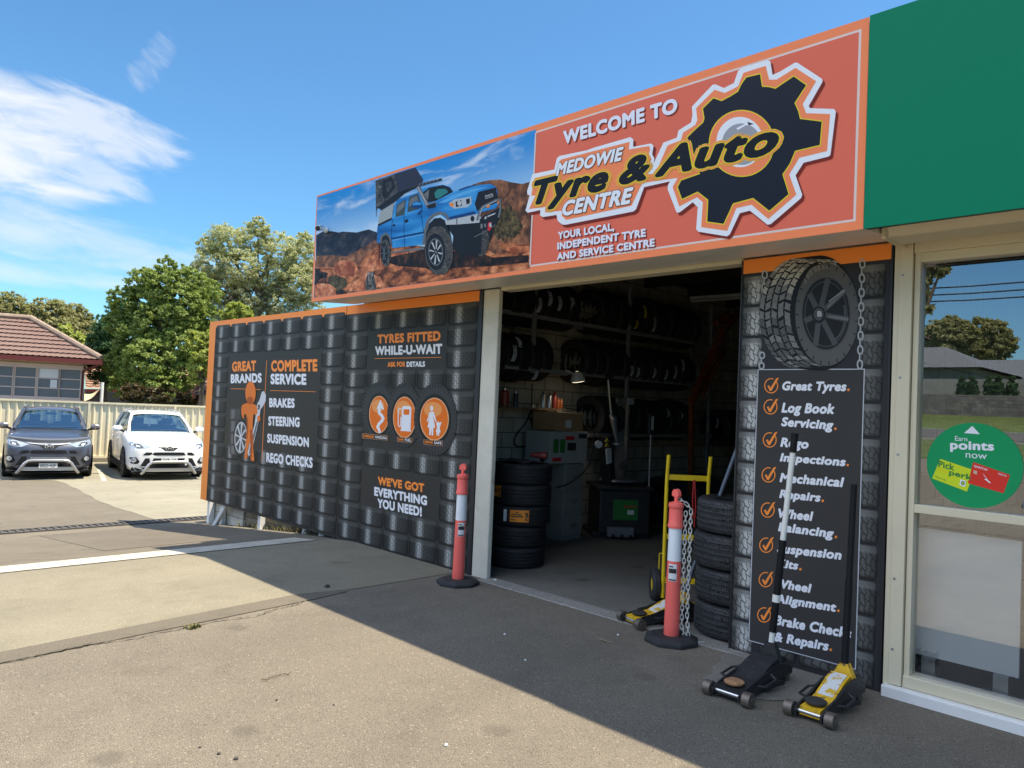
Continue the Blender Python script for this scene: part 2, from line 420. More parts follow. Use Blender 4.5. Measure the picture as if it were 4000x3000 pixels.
# ================================================================= GROUND
XS = sorted(set([-300, -120, -60, -40, -30, -26, -23, -20, -18, -16, -15, -14, -13.4, -13, -12.75, -12.4, -12, -11, -10, -9, -8.5, -8.2, -8, -7.8, -7, -5, -3, 0, 5, 12, 40, 120, 300]+[-12.75+.475*i for i in range(10)]))
def drape(stations, lift, mi=0, mb=None, ny=1):
    mb = mb or MB(); P = []
    for x, a, b in stations:
        P.append([(x, a+(b-a)*j/ny, gz(x)+lift) for j in range(ny+1)])
    return mb.grid(P[::-1] if stations[0][0] < stations[-1][0] else P, mi) if False else mb.grid(P, mi)
def xs(a, b):
    return [a]+[x for x in XS if a < x < b]+[b]
def strip(name, m, x0, x1, y0, y1, lift):
    return struct(drape([(x, y0, y1) for x in xs(x0, x1)], lift).build(name, m))
struct(drape([(x, -400, 400) for x in XS], 0, ny=1).build('ground', M_ASPH))
APR = [(-4.67, -14), (-5.81, -4.08), (-6.07, -1.8), (-5.97, -1.25), (-5.98, -.02)]
mb = MB(); mb.grid([[(x, y, gz(x)+.004) for x in (-8.45, -8.2, -8.0, xr)] for xr, y in APR]); struct(mb.build('concrete_apron', M_CONC))
mb = MB(); mb.grid([[(xl, y, .0055), (xr, y, .0055)] for xl, xr, y in ((-4.70, -4.3, -14), (-5.83, -5.60, -4.08), (-6.03, -5.79, -2.35), (-6.085, -5.85, -1.8), (-6.0, -5.92, -1.4))]); struct(mb.build('asphalt_edge_strip', M_STRIP))
strip('asphalt_yard', M_ASPH2, -13.03, -8.45, -14, 8, .004)
strip('asphalt_yard_far', M_ASPH2, -20.4, -13.03, -14, 3.0, .004)
strip('painted_line', M_LINE, -8.98, -8.45, -14, -.25, .012)
# darker patch of newer asphalt in front of the hoarding
strip('asphalt_patch', M_PATCH, -12.6, -9.6, -2.35, -.9, .008)
# parking concrete behind the drain
bp = [on_g(*R4(*p)) for p in ((885, 262), (760, 225), (640, 185), (560, 145), (480, 100), (430, 75), (350, 45), (0, 30))]
bp = sorted([(p[0], p[1]) for p in bp])
stn = []
for x in np.linspace(-13.3, -20.6, 90):
    yy = np.interp(x, [b[0] for b in bp], [b[1] for b in bp])
    stn.append((x, yy+.02*math.sin(x*5.1), 9.0))
struct(drape(stn, .008).build('parking_concrete', M_CONC2))
strip('parking_concrete_rear', M_CONC2, -30, -20.6, -14, 12, .008)
a = on_g(*R3(1005, 742)); b = on_g(*R3(1062, 862))
d = (b-a); d[2] = 0; d /= np.linalg.norm(d); n_ = np.array([-d[1], d[0], 0])*.055
mb = MB(); mb.add([a-n_+[0, 0, .012], b-n_+[0, 0, .012], b+n_+[0, 0, .012], a+n_+[0, 0, .012]], [(0, 1, 2, 3)])
struct(mb.build('parking_line', M_LINE))
# drain grate across the yard
dr = MB(); z = gz(-13.15)
for i in range(150):
    y = -13.5+i*.1
    dr.box(-13.27, -13.05, y, y+.05, z+.001, z+.022)
dr.box(-13.31, -13.27, -13.5, 1.5, z+.002, z+.025); dr.box(-13.05, -13.01, -13.5, 1.5, z+.002, z+.025)
dr.box(-13.27, -13.05, -13.5, 1.5, z-.05, z+.0005, 1)
tag(dr.build('drain_grate', [mat('grate_iron', (.09, .085, .08), .7, .4, var=.3), M_DARK]), 'dark iron slotted drain grate running across the sloping yard', 'drain')

# ================================================================= BUILDING
BO = (-4.3, .2, 0)
bld = thing('workshop_building', 'low flat roofed tyre workshop with one wide open roller door', 'building', BO)
wl = MB()
wl.box(-8.18, -5.95, .10, .30, -.12, 3.9)              # left of the door
wl.box(-2.62, -1.86, .06, .30, -.1, 3.9)               # pier right of the door
wl.box(-5.95, -2.62, .08, .30, 2.99, 3.9)              # over the door
wl.box(-1.86, 9, .12, .30, 2.99, 3.9)
wl.build('front_wall', M_RENDER, bld)
wl = MB(); wl.box(-8.18, -7.98, .30, 12, -.3, 4.05); wl.box(-8.18, 9, 12, 12.2, -.3, 4.05); wl.box(9, 9.2, .1, 12.2, -.3, 4.05)
wl.build('outer_wall', M_RENDER, bld)
wl = MB(); wl.box(-7.42, -7.25, .30, 11.9, 0, 3.99); wl.box(-7.25, -1.86, 9.2, 9.4, 0, 3.99); wl.box(-1.95, -1.82, .32, 9.2, 0, 3.99)
wl.build('inner_block_wall', M_BLOCK, bld)
wl = MB(); wl.box(-8.3, 9.3, -.02, 12.3, 4.06, 4.16); wl.build('roof', M_STEEL, bld)
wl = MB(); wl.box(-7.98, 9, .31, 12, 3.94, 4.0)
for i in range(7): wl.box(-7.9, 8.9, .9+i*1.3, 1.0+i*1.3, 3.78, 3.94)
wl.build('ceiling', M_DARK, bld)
# jamb post left of the door, lintel
JX = on_y(1951, 1142, .0)[0]*.5+on_y(1900, 2250, .0)[0]*.5
jb = MB(); jb.box(-5.80, JX, .0, .06, -.03, 2.95); jb.build('door_jamb', mat('jamb_concrete', (.62, .585, .49), .75, var=.1, vscale=6, bump=.3, bscale=30, dirt=((.25, .22, .16), 5, .6, .8)), bld, bevel=.012)
lt = MB(); lt.box(JX, -2.88, .02, .16, 2.925, 2.985); lt.box(JX, -2.88, -.03, .02, 2.955, 2.985); lt.build('door_lintel', M_CREAM, bld, bevel=.008)
rd = MB(); rd.cyl((-5.55, .45, 3.28), (-2.65, .45, 3.28), .2, n=24); rd.build('roller_door_drum', M_RACK, bld, smooth=True)
# interior floor, threshold
strip('workshop_floor', M_FLOOR, -7.98, -1.86, .10, 11.9, .004)
th = MB(); th.box(-5.6, -2.62, -.10, .10, -.05, .009); struct(th.build('door_threshold', M_EDGE, bevel=.01))
ap = MB(); ap.poly([(x, y, .0045) for x, y in ((-2.84, -.02), (-2.83, -.2), (-2.76, -.31), (-2.74, -.48), (-2.67, -.60), (-2.66, -.74), (-2.55, -.79), (-2.42, -.76), (-2.3, -.8), (-2.19, -.74), (-2.12, -.64), (-2.0, -.6), (-1.93, -.4), (-1.95, -.02))]); struct(ap.build('concrete_patch', ground_mat('worn_concrete', (.17, .158, .135), (.215, .2, .172), .5, .4)))
# white blockwork footing under the hoarding
ft = MB()
ft.box(-12.7, -11.35, .16, .36, -.60, .10); ft.build('footing_wall', M_BASEBLK)
o = bpy.data.objects['footing_wall']; tag(o, 'white painted block footing wall showing under the long hoarding', 'wall')
ft = MB(); ft.box(-11.35, -8.2, .20, .36, -.55, .10)
tag(ft.build('footing_wall', block_mat('bare_base_block', (.36, .31, .24), (.26, .22, .16), (.16, .13, .1))), 'stained bare block footing behind weeds under the hoarding', 'wall')

# ---- hoarding panels
def panel_print(mb, mi, X0, X1, zt, zb, cols, rows, present, Y, layer, gap=.06):
    cw = (X1-X0)/cols; rh = (zt-zb)/rows
    for c in range(cols):
        for r in range(rows):
            if not present(c, r): continue
            x0 = X0+c*cw+cw*.014; x1 = X0+(c+1)*cw-cw*.014; z1 = zt-r*rh+.0; z0 = zt-(r+1)*rh+rh*.05
            pts = []; uv = []
            n = 5
            for (cx, cz, a0) in ((1, 1, 0), (0, 1, 90), (0, 0, 180), (1, 0, 270)):
                for k in range(n+1):
                    a = math.radians(a0+90*k/n); rx, rz = .10, .25
                    u = (1-rx if cx else rx)+rx*math.cos(a); v_ = (1-rz if cz else rz)+rz*math.sin(a)
                    dz = -.04*(2*u-1)**2*rh*(1 if v_ > .5 else 1)
                    pts.append((x0+(x1-x0)*u, Y-layer*LAY, z0+(z1-z0)*v_+dz)); uv.append((u+c*7, v_+r*5))
            k = len(mb.v); i = len(mb.f)
            mb.add(pts, [tuple(range(len(pts)))], mi, [uv])
def tyre_print_mat(name, hi=.30, base=.02, hx=.36, lw=.06, sx=14, sy=4, gw=.13):
    m = bpy.data.materials.new(name); m.use_nodes = True; t, b, tcn = nodes_of(m); UVo = tcn.outputs['UV']
    fr = t.n('ShaderNodeVectorMath', operation='FRACTION'); t.l(UVo, fr.inputs[0])
    sp = t.n('ShaderNodeSeparateXYZ'); t.l(fr.outputs[0], sp.inputs[0]); u, v = sp.outputs[0], sp.outputs[1]
    # zigzag tread blocks: staggered columns of blocks with wavy grooves
    sp2 = t.n('ShaderNodeSeparateXYZ'); t.l(UVo, sp2.inputs[0]); uu, vv = sp2.outputs[0], sp2.outputs[1]
    wob = t.math('MULTIPLY', t.math('SUBTRACT', t.noise(UVo, 5.0, 2), .5), .35)
    s_ = t.math('ADD', t.math('ADD', t.math('MULTIPLY', uu, sx), t.math('MULTIPLY', t.math('PINGPONG', t.math('MULTIPLY', vv, sy), .5), .75)), wob)
    col = t.math('FLOOR', s_); f1 = t.math('ABSOLUTE', t.math('SUBTRACT', t.math('FRACT', s_), .5))
    r_ = t.math('FRACT', t.math('ADD', t.math('ADD', t.math('MULTIPLY', vv, sy), t.math('MULTIPLY', col, .5)), t.math('MULTIPLY', t.math('FRACT', s_), .28)))
    f2 = t.math('ABSOLUTE', t.math('SUBTRACT', r_, .5))
    gr = t.math('MULTIPLY', t.smooth(f1, .5, .5-lw*2.4), t.smooth(f2, .5, .5-lw*1.5))
    edge = t.math('ADD', .14, t.math('MULTIPLY', gr, .86))
    g = t.math('DIVIDE', t.math('SUBTRACT', u, hx), gw); g = t.math('POWER', 2.718, t.math('MULTIPLY', t.math('MULTIPLY', g, g), -1))
    g2 = t.math('DIVIDE', t.math('SUBTRACT', u, .5), .42); g2 = t.math('POWER', 2.718, t.math('MULTIPLY', t.math('MULTIPLY', g2, g2), -1))
    tread = t.math('MULTIPLY', t.smooth(v, .02, .16), t.smooth(v, .90, .76))
    fl = t.math('MULTIPLY', t.math('ADD', t.math('MULTIPLY', g, hi), t.math('MULTIPLY', g2, base)), t.math('MULTIPLY', edge, tread))
    sh = t.math('MULTIPLY', t.math('MULTIPLY', t.smooth(v, .74, .86), t.smooth(v, 1.2, .93)), t.math('ADD', base*1.1, t.math('MULTIPLY', g, base*1.6)))
    c = t.math('ADD', t.math('ADD', fl, sh), .022)
    c = t.math('MULTIPLY', c, t.math('ADD', .35, t.math('MULTIPLY', t.math('MULTIPLY', t.smooth(u, -.03, .1), t.smooth(u, 1.03, .9)), .65)))
    cb = t.n('ShaderNodeCombineXYZ'); t.l(c, cb.inputs[0]); t.l(c, cb.inputs[1]); t.l(t.math('MULTIPLY', c, .95), cb.inputs[2])
    t.l(cb.outputs[0], b.inputs['Base Color']); b.inputs['Roughness'].default_value = .5; b.inputs['Specular IOR Level'].default_value = .12
    MATS[name] = m; return m
P_TYRE = tyre_print_mat('print_tyres', .36, .043, .38, .07, 12, 4, gw=.095); P_TYRE2 = tyre_print_mat('print_tyres_pillar', .42, .075, .62, .08, 4.5, 3, .3); P_TYRE3 = tyre_print_mat('print_tyres_dark', .04, .05, .4, .08, 5, 3, .4)
XL, XSEAM, XR = -12.62, -8.405, -5.81
ZT, ZO = 2.95, 2.837

# panel 1 : long hoarding
p1 = thing('sign_panel', 'long tyre wall print hoarding reading GREAT BRANDS and COMPLETE SERVICE', 'sign', (-10.5, .05, -.2))
mb = MB(); mb.box(XL, XSEAM-.006, 0, .05, -.02, ZT); mb.build('board', P_GREY, p1)
mb = MB()
mb.box(XL, XSEAM-.006, -.0007, -.0002, ZO, ZT-.001, 0); mb.box(XL, XL+.235, -.0007, -.0002, -.02, ZO, 0)
mb.build('orange_border', P_ORG, p1)
mb = MB()
def pres1(c, r): return r in (0, 1) or r >= 8 or c in (0, 6)
panel_print(mb, 0, XL+.24, XSEAM-.01, ZT-.07, .0, 7, 12, pres1, 0, 2)
mb.build('tyre_print', P_TYRE, p1)
L1 = [P_ORG, P_WHT, P_LAV]
mb = MB(); OR, WH = 0, 1
for s, TL, TR, BL, mi in (('GREAT', (217, 432), (347, 425), (217, 487), OR), ('BRANDS', (210, 500), (377, 493), (210, 550), WH), ('COMPLETE', (428, 425), (678, 418), (428, 487), OR),
        ('SERVICE', (425, 497), (618, 497), (425, 555), WH), ('BRAKES', (418, 628), (555, 630), (418, 679), WH), ('STEERING', (413, 726), (582, 732), (413, 778), WH),
        ('SUSPENSION', (407, 820), (632, 841), (407, 870), WH), ('REGO CHECKS', (402, 922), (652, 949), (402, 976), WH)):
    text(mb, Z2, s, TL, TR, BL, 0, 4, mi, .052)
stroke(mb, Z2, [(210, 578), (372, 583)], 2.5, 0, 4, OR); stroke(mb, Z2, [(422, 588), (668, 595)], 2.5, 0, 4, OR); stroke(mb, Z2, [(404, 425), (378, 972)], 2.5, 0, 4, OR)
mb.build('lettering', L1, p1)
mb = MB(); FM = [pr('figure_orange', (.78, .19, .03)), pr('figure_shade', (.42, .085, .015)), P_BLK, P_SILV, P_LSIL, pr('tyre_grey', (.065, .065, .066)), P_MID]
for i, (y0, y1) in enumerate(((685, 745), (748, 815), (818, 880), (880, 935))):     # stack of tyres behind the figure
    art(mb, Z2, [(205, y0+3), (215, y0), (252, y0+2), (262, y0+8), (262, y1-6), (252, y1), (212, y1-1), (204, y1-5)], 0, 3+.2*i, 5)
    art(mb, Z2, [(214, y0+6), (232, y0+6), (230, y1-6), (213, y1-6)], 0, 5+.2*i, 6)
art(mb, Z2, ell(262, 842, 39, 96, .05), 0, 6, 2); art(mb, Z2, ell(264, 842, 34, 86, .05), 0, 7, 3); art(mb, Z2, ell(265, 842, 29, 75, .05), 0, 8, 5)
for k in range(8):
    t = 2*math.pi*k/8+.2
    stroke(mb, Z2, [(265+5*math.cos(t), 842+12*math.sin(t)), (265+30*math.cos(t), 842+76*math.sin(t))], [5, 9], 0, 9+.1*k, 4)
art(mb, Z2, ell(265, 842, 7, 17), 0, 10, 4)
art(mb, Z2, [(350, 692), (354, 660), (366, 640), (378, 598), (390, 590), (401, 612), (400, 645), (386, 672), (372, 690), (366, 735), (345, 830), (322, 925), (308, 945), (302, 925), (318, 850), (340, 770)], 0, 9, 4)
art(mb, Z2, [(357, 692), (360, 662), (370, 668), (366, 690)], 0, 10, 5)
art(mb, Z2, [(350, 760), (362, 745), (340, 840), (318, 925), (309, 936), (318, 880)], 0, 10, 6)
art(mb, Z2, [(305, 640), (330, 640), (331, 660), (350, 668), (355, 690), (356, 715), (342, 720), (334, 712), (330, 770), (330, 815), (334, 860), (333, 905), (339, 960), (336, 970), (322, 966), (318, 950), (318, 900), (315, 860), (312, 875), (304, 905), (302, 945), (298, 958), (284, 952), (288, 930), (292, 880), (294, 830), (298, 790), (297, 720), (286, 715), (283, 728), (286, 738), (277, 738), (270, 720), (268, 690), (272, 668), (290, 658), (304, 656)], 0, 11, 0)
art(mb, Z2, [(315, 800), (328, 800), (332, 860), (324, 955), (319, 950), (318, 900)], 0, 12, 1); art(mb, Z2, [(298, 730), (306, 740), (306, 800), (300, 850), (294, 850), (298, 790)], 0, 12, 1)
art(mb, Z2, ell(319, 601, 28, 62), 0, 13, 0); art(mb, Z2, ell(316, 642, 17, 20), 0, 14, 1)
art(mb, Z2, [(356, 728), (370, 720), (373, 745), (366, 756), (354, 750)], 0, 14, 0)
mb.build('figure_print', FM, p1)
mb = MB()
for x, y in ((-11.98, .08), (-9.35, .09), (-8.92, .09)): mb.box(x-.05, x+.05, y, y+.06, gz(x)-.15, .3)
mb.bar((-11.75, .10, .05), (-11.98, -.02, gz(-11.98)-.02), .09, .05)
for x in (-12.4, -10.6): mb.box(x-.04, x+.04, .05, .13, gz(x)-.2, ZT-.1)
mb.build('support_post', M_WHITE, p1)

# panel 2
p2 = thing('sign_panel', 'square tyre wall print panel reading TYRES FITTED beside the open door', 'sign', (-7.1, .05, 0))
mb = MB(); mb.box(XSEAM+.006, XR, 0, .09, -.02, ZT); mb.build('board', P_GREY, p2)
mb = MB(); mb.box(XSEAM+.006, XR-.05, -.0007, -.0002, ZO, ZT-.001); mb.build('orange_border', P_ORG, p2)
mb = MB(); mb.box(XR-.045, XR+.01, -.012, .1, -.02, ZT-.002); mb.build('edge_trim', M_BLACK, p2)
mb = MB()
def pres2(c, r): return r in (0, 3, 7, 10, 11) or c in (0, 4)
panel_print(mb, 0, XSEAM+.02, XR-.06, ZO, .0, 5, 12, pres2, 0, 2)
mb.build('tyre_print', P_TYRE, p2)
mb = MB()
for s, TL, TR, BL, mi in (('TYRES FITTED', (1003, 286), (1343, 265), (1003, 336), OR), ('WHILE-U-WAIT', (990, 349), (1352, 335), (990, 399), WH), ('ASK FOR', (1057, 434), (1153, 432), (1057, 461), OR), ('DETAILS', (1160, 432), (1259, 430), (1160, 461), WH),
        ("WE'VE GOT", (1005, 1050), (1255, 1089), (1005, 1097), OR), ('EVERYTHING', (985, 1107), (1270, 1157), (985, 1156), WH), ('YOU NEED!', (1003, 1170), (1242, 1216), (1003, 1221), WH)):
    text(mb, Z2, s, TL, TR, BL, 0, 4, mi, .052)
stroke(mb, Z2, [(987, 416), (1348, 409)], 2.5, 0, 4, OR)
mb.build('lettering', L1, p2)
mb = MB(); EM = [pr('tyre_face', (.05, .05, .052)), pr('tyre_face_dark', (.02, .02, .021)), pr('badge_orange', (.80, .17, .02)), P_WHT, pr('badge_edge', (.80, .42, .22)), pr('black_tag', (.012, .012, .012)), P_ORG, pr('badge_light', (.85, .33, .10))]
for k, (cx, cy, rx, ry, ix, iy, irx, iry) in enumerate(((1005, 702, 86, 157, 1012, 718, 54, 101), (1148, 723, 92, 174, 1150, 733, 62, 112), (1318, 745, 116, 196, 1313, 743, 78, 116))):
    l = 5+k*5
    art(mb, Z2, ell(cx, cy, rx, ry), 0, l, 0)
    for j in range(44):
        t = 2*math.pi*j/44; c, s_ = math.cos(t), math.sin(t)
        stroke(mb, Z2, [(cx+rx*.86*c, cy+ry*.88*s_), (cx+rx*1.015*c, cy+ry*1.01*s_)], 3.5, 0, l+.6, 1)
    art(mb, Z2, ell(ix, iy, irx*1.16, iry*1.16), 0, l+1, 1); art(mb, Z2, ell(ix, iy, irx, iry), 0, l+2, 4); art(mb, Z2, ell(ix, iy, irx*.93, iry*.95), 0, l+2.6, 2)
    art(mb, Z2, ell(ix-irx*.1, iy-iry*.45, irx*.62, iry*.35), 0, l+3, 7)
Lq = 24
stroke(mb, Z2, [(1018, 818), (1012, 800), (1005, 785), (1012, 768), (1028, 752), (1034, 738), (1026, 722), (1014, 712), (1012, 698), (1018, 685)], [13, 14, 15, 15, 15, 15, 15, 15, 14, 13], 0, 9, 3)
art(mb, Z2, [(998, 690), (1020, 638), (1041, 694), (1022, 684)], 0, 9.5, 3)
art(mb, Z2, [(1138, 680), (1145, 671), (1181, 673), (1188, 682), (1183, 800), (1186, 810), (1128, 806), (1132, 796)], 0, 14, 3); art(mb, Z2, [(1146, 690), (1178, 690), (1176, 720), (1145, 718)], 0, 15, 2)
stroke(mb, Z2, [(1134, 690), (1122, 684), (1117, 700), (1117, 775), (1124, 784), (1131, 775), (1131, 730)], 5, 0, 14, 3)
art(mb, Z2, ell(1299, 684, 8, 14), 0, 19, 3); art(mb, Z2, [(1288, 703), (1310, 703), (1325, 755), (1319, 758), (1306, 722), (1318, 790), (1308, 790), (1307, 830), (1299, 832), (1297, 792), (1294, 830), (1286, 828), (1285, 788), (1276, 787), (1291, 722), (1279, 758), (1272, 755)], 0, 19, 3)
art(mb, Z2, ell(1335, 768, 8, 11), 0, 19.4, 3); art(mb, Z2, [(1322, 760), (1327, 757), (1336, 782), (1347, 757), (1352, 760), (1342, 790), (1347, 815), (1340, 816), (1339, 833), (1334, 833), (1333, 816), (1330, 832), (1325, 831), (1325, 812), (1320, 811), (1328, 788)], 0, 19.7, 3)
for q, a_, b_, l in (([(921, 820), (1058, 832), (1058, 858), (921, 845)], 'SUPERIOR', 'HANDLING', 9), ([(1112, 838), (1192, 845), (1192, 871), (1112, 863)], 'SAVE', 'FUEL', 14.4), ([(1256, 853), (1357, 860), (1357, 888), (1256, 880)], 'DRIVE', 'SAFE', 20.2)):
    art(mb, Z2, q, 0, l, 4); w_ = [(q[0][0]+1.5, q[0][1]+1.5), (q[1][0]-1.5, q[1][1]+1.5), (q[2][0]-1.5, q[2][1]-1.5), (q[3][0]+1.5, q[3][1]-1.5)]
    art(mb, Z2, w_, 0, l+.5, 5)
    x0, x1 = q[0][0]+6, q[1][0]-5; sp_ = x0+(x1-x0)*len(a_)/(len(a_)+len(b_)+.6); f = lambda x: q[0][1]+6+(q[1][1]-q[0][1])*(x-x0)/(x1-x0)
    text(mb, Z2, a_, (x0, f(x0)), (sp_-3, f(sp_)), (x0, f(x0)+14), 0, l+1, 6, .03); text(mb, Z2, b_, (sp_+3, f(sp_)), (x1, f(x1)), (sp_+3, f(sp_)+14), 0, l+1, 3, .03)
mb.build('tyre_badge_print', EM, p2)
# ================================================================= FASCIA SIGN
SY = -.637; SX0, SX1, SZ0, SZ1 = -8.18, -1.747, 2.907, 4.19
fs = thing('fascia_sign', 'long red illustrated fascia sign reading WELCOME TO above the workshop door', 'sign', (-5, -.3, 2.9))
def fascia_box(mb, x0, x1, mi=0):
    pts = [(x0, SY, SZ0), (x0, SY, SZ1), (x0, -.03, SZ1), (x0, -.03, SZ0+.045)]
    mb.prism(pts, (x1-x0, 0, 0), mi)
mb = MB(); fascia_box(mb, SX0, SX1); mb.build('box', M_SOFFIT, fs)
mb = MB(); mb.box(SX0-.004, SX1, SY-.0007, SY-.0002, SZ0-.004, SZ1+.004); mb.build('face_board', P_ORG2, fs)
mb = MB()
def rect(mb, x0, x1, z0, z1, layer, mi): mb.add([(x0, SY-layer*LAY, z0), (x1, SY-layer*LAY, z0), (x1, SY-layer*LAY, z1), (x0, SY-layer*LAY, z1)], [(0, 1, 2, 3)], mi)
SM = on_y(2082, 800, SY)[0]
rect(mb, SX0+.03, SX1-.045, SZ0+.05, SZ1-.055, 2, 1); rect(mb, SX0+.045, SX1-.06, SZ0+.065, SZ1-.07, 3, 0)
rect(mb, SM-.008, SM+.008, SZ0+.065, SZ1-.07, 8.5, 1)
mb.build('red_field', [P_RED, pr('pale_line', (.75, .6, .55))], fs)
# the printed landscape photo
def pic_sky():
    m = bpy.data.materials.new('print_sky'); m.use_nodes = True; t, b, tcn = nodes_of(m); V = tcn.outputs['Object']
    sp = t.n('ShaderNodeSeparateXYZ'); t.l(V, sp.inputs[0])
    g = t.smooth(sp.outputs[2], .45, 1.25)
    base = t.mix(g, (.46, .68, .86), (.02, .25, .62))
    n = t.noise(t.mapping(V, (.7, 1, 3.2), rot=(0, .25, 0)), 1.6, 7, .6, .7)
    c = t.mix(t.math('MULTIPLY', t.smooth(n, .5, .78), .75), base, (.80, .84, .88))
    t.l(c, b.inputs['Base Color']); b.inputs['Roughness'].default_value = .32; b.inputs['Specular IOR Level'].default_value = .15
    return m
def pic_rock(name, c1, c2, c3, sc, vs=(1, 1, 1)):
    m = bpy.data.materials.new('print_'+name); m.use_nodes = True; t, b, tcn = nodes_of(m); V = t.mapping(tcn.outputs['Object'], vs)
    n = t.noise(V, sc, 8, .72, 1.2); n2 = t.noise(V, sc*4, 5, .7)
    vd = t.n('ShaderNodeTexVoronoi'); wv = t.n('ShaderNodeVectorMath', operation='ADD'); nz = t.n('ShaderNodeTexNoise'); t.l(V, nz.inputs['Vector']); nz.inputs['Scale'].default_value = sc*1.2; nz.inputs['Detail'].default_value = 4
    sc_ = t.n('ShaderNodeVectorMath', operation='SCALE'); t.l(nz.outputs['Color'], sc_.inputs[0]); sc_.inputs['Scale'].default_value = .35; t.l(V, wv.inputs[0]); t.l(sc_.outputs[0], wv.inputs[1]); t.l(wv.outputs[0], vd.inputs['Vector']); vd.inputs['Scale'].default_value = sc*1.5
    n = t.math('ADD', t.math('MULTIPLY', n, .62), t.math('MULTIPLY', t.math('SUBTRACT', .75, vd.outputs['Distance']), .42))
    c = t.ramp(n, [(.3, c1), (.5, c2), (.72, c3)])
    c = t.mix(.65, c, t.ramp(n2, [(.35, (.35, .32, .3)), (.55, (1, 1, 1)), (.8, (1.5, 1.4, 1.3))]), 'MULTIPLY')
    t.l(c, b.inputs['Base Color']); b.inputs['Roughness'].default_value = .32; b.inputs['Specular IOR Level'].default_value = .15
    return m
PM = [pic_sky(), pic_rock('far_range', (.012, .014, .026), (.035, .036, .055), (.16, .11, .09), 4, (1, 1, 1.6)), pic_rock('orange_rock', (.10, .028, .014), (.62, .20, .075), (.85, .42, .22), 3.6, (1, 1, 2.2)),
      pic_rock('red_hill', (.09, .04, .025), (.33, .13, .06), (.52, .28, .15), 5), pic_rock('scrub', (.03, .022, .01), (.13, .09, .035), (.30, .20, .09), 9), pic_rock('shadow_rock', (.012, .008, .008), (.05, .022, .015), (.20, .07, .035), 6),
      pic_rock('boulder', (.30, .07, .03), (.80, .28, .12), (.92, .52, .32), 4.5), pic_rock('stump', (.02, .018, .02), (.22, .19, .17), (.6, .55, .5), 10)]
mb = MB(); Y = SY
art(mb, Z3, [(78, 722), (1745, 206), (1698, 1270), (52, 1490)], Y, 3.6, 0)
art(mb, Z3, [(70, 1012), (120, 985), (185, 982), (240, 992), (270, 985), (380, 992), (470, 968), (535, 992), (570, 1060), (520, 1130), (300, 1260), (66, 1260)], Y, 4.2, 1)
art(mb, Z3, [(1150, 690), (1270, 625), (1320, 608), (1400, 592), (1470, 588), (1560, 610), (1640, 622), (1722, 600), (1706, 1100), (1698, 1268), (1400, 1260), (1300, 750)], Y, 4, 3)
art(mb, Z3, [(61, 1205), (120, 1195), (190, 1180), (250, 1215), (310, 1190), (380, 1180), (440, 1120), (530, 1050), (560, 1060), (700, 1080), (900, 1100), (1300, 1080), (1480, 1075), (1702, 1080), (1698, 1269), (52, 1489)], Y, 5, 2)
art(mb, Z3, [(70, 1170), (180, 1165), (300, 1175), (420, 1110), (530, 1045), (545, 1085), (470, 1150), (400, 1230), (330, 1270), (160, 1255), (62, 1262)], Y, 5.5, 3)
for q, mi in (([(210, 1290), (215, 1235), (260, 1205), (320, 1200), (370, 1225), (392, 1280), (370, 1330), (290, 1320), (230, 1320)], 6), ([(62, 1400), (100, 1380), (170, 1385), (220, 1420), (215, 1466), (55, 1488)], 6),
              ([(300, 1400), (420, 1330), (470, 1300), (560, 1330), (590, 1400), (420, 1436), (330, 1440)], 6), ([(380, 1300), (440, 1240), (560, 1150), (640, 1150), (770, 1140), (775, 1165), (690, 1215), (560, 1265), (430, 1320)], 6),
              ([(160, 1330), (230, 1320), (300, 1345), (310, 1400), (250, 1440), (160, 1420)], 4), ([(110, 1290), (160, 1300), (150, 1340), (105, 1345)], 5), ([(220, 1440), (260, 1425), (310, 1445), (300, 1458), (222, 1467)], 5), ([(1130, 1230), (1300, 1190), (1690, 1165), (1690, 1220), (1400, 1250), (1150, 1260)], 5), ([(62, 1270), (100, 1265), (115, 1330), (60, 1400)], 5),
              ([(1540, 1110), (1620, 1095), (1695, 1095), (1694, 1140), (1560, 1150)], 6), ([(1380, 1060), (1440, 1055), (1480, 1110), (1530, 1140), (1440, 1160), (1370, 1120)], 3)):
    art(mb, Z3, q, Y, 6+.15*mi, mi)
art(mb, Z3, [(445, 1430), (448, 1360), (460, 1310), (485, 1285), (510, 1300), (520, 1350), (530, 1420), (600, 1410), (500, 1432)], Y, 7.4, 7)
rb = random.Random(5)
bush = [(1420+115*math.cos(t)*(1+.18*rb.uniform(-1, 1))+100, 930+125*math.sin(t)*(1+.18*rb.uniform(-1, 1))) for t in np.linspace(0, 2*math.pi, 46)[:-1]]
art(mb, Z3, bush, Y, 7.2, 4)
art(mb, Z3, [(560, 1205), (640, 1180), (900, 1120), (1330, 1150), (1405, 1180), (1350, 1215), (1130, 1262), (960, 1290), (900, 1262), (700, 1248)], Y, 8, 5)
mb.build('landscape_print', PM, fs)
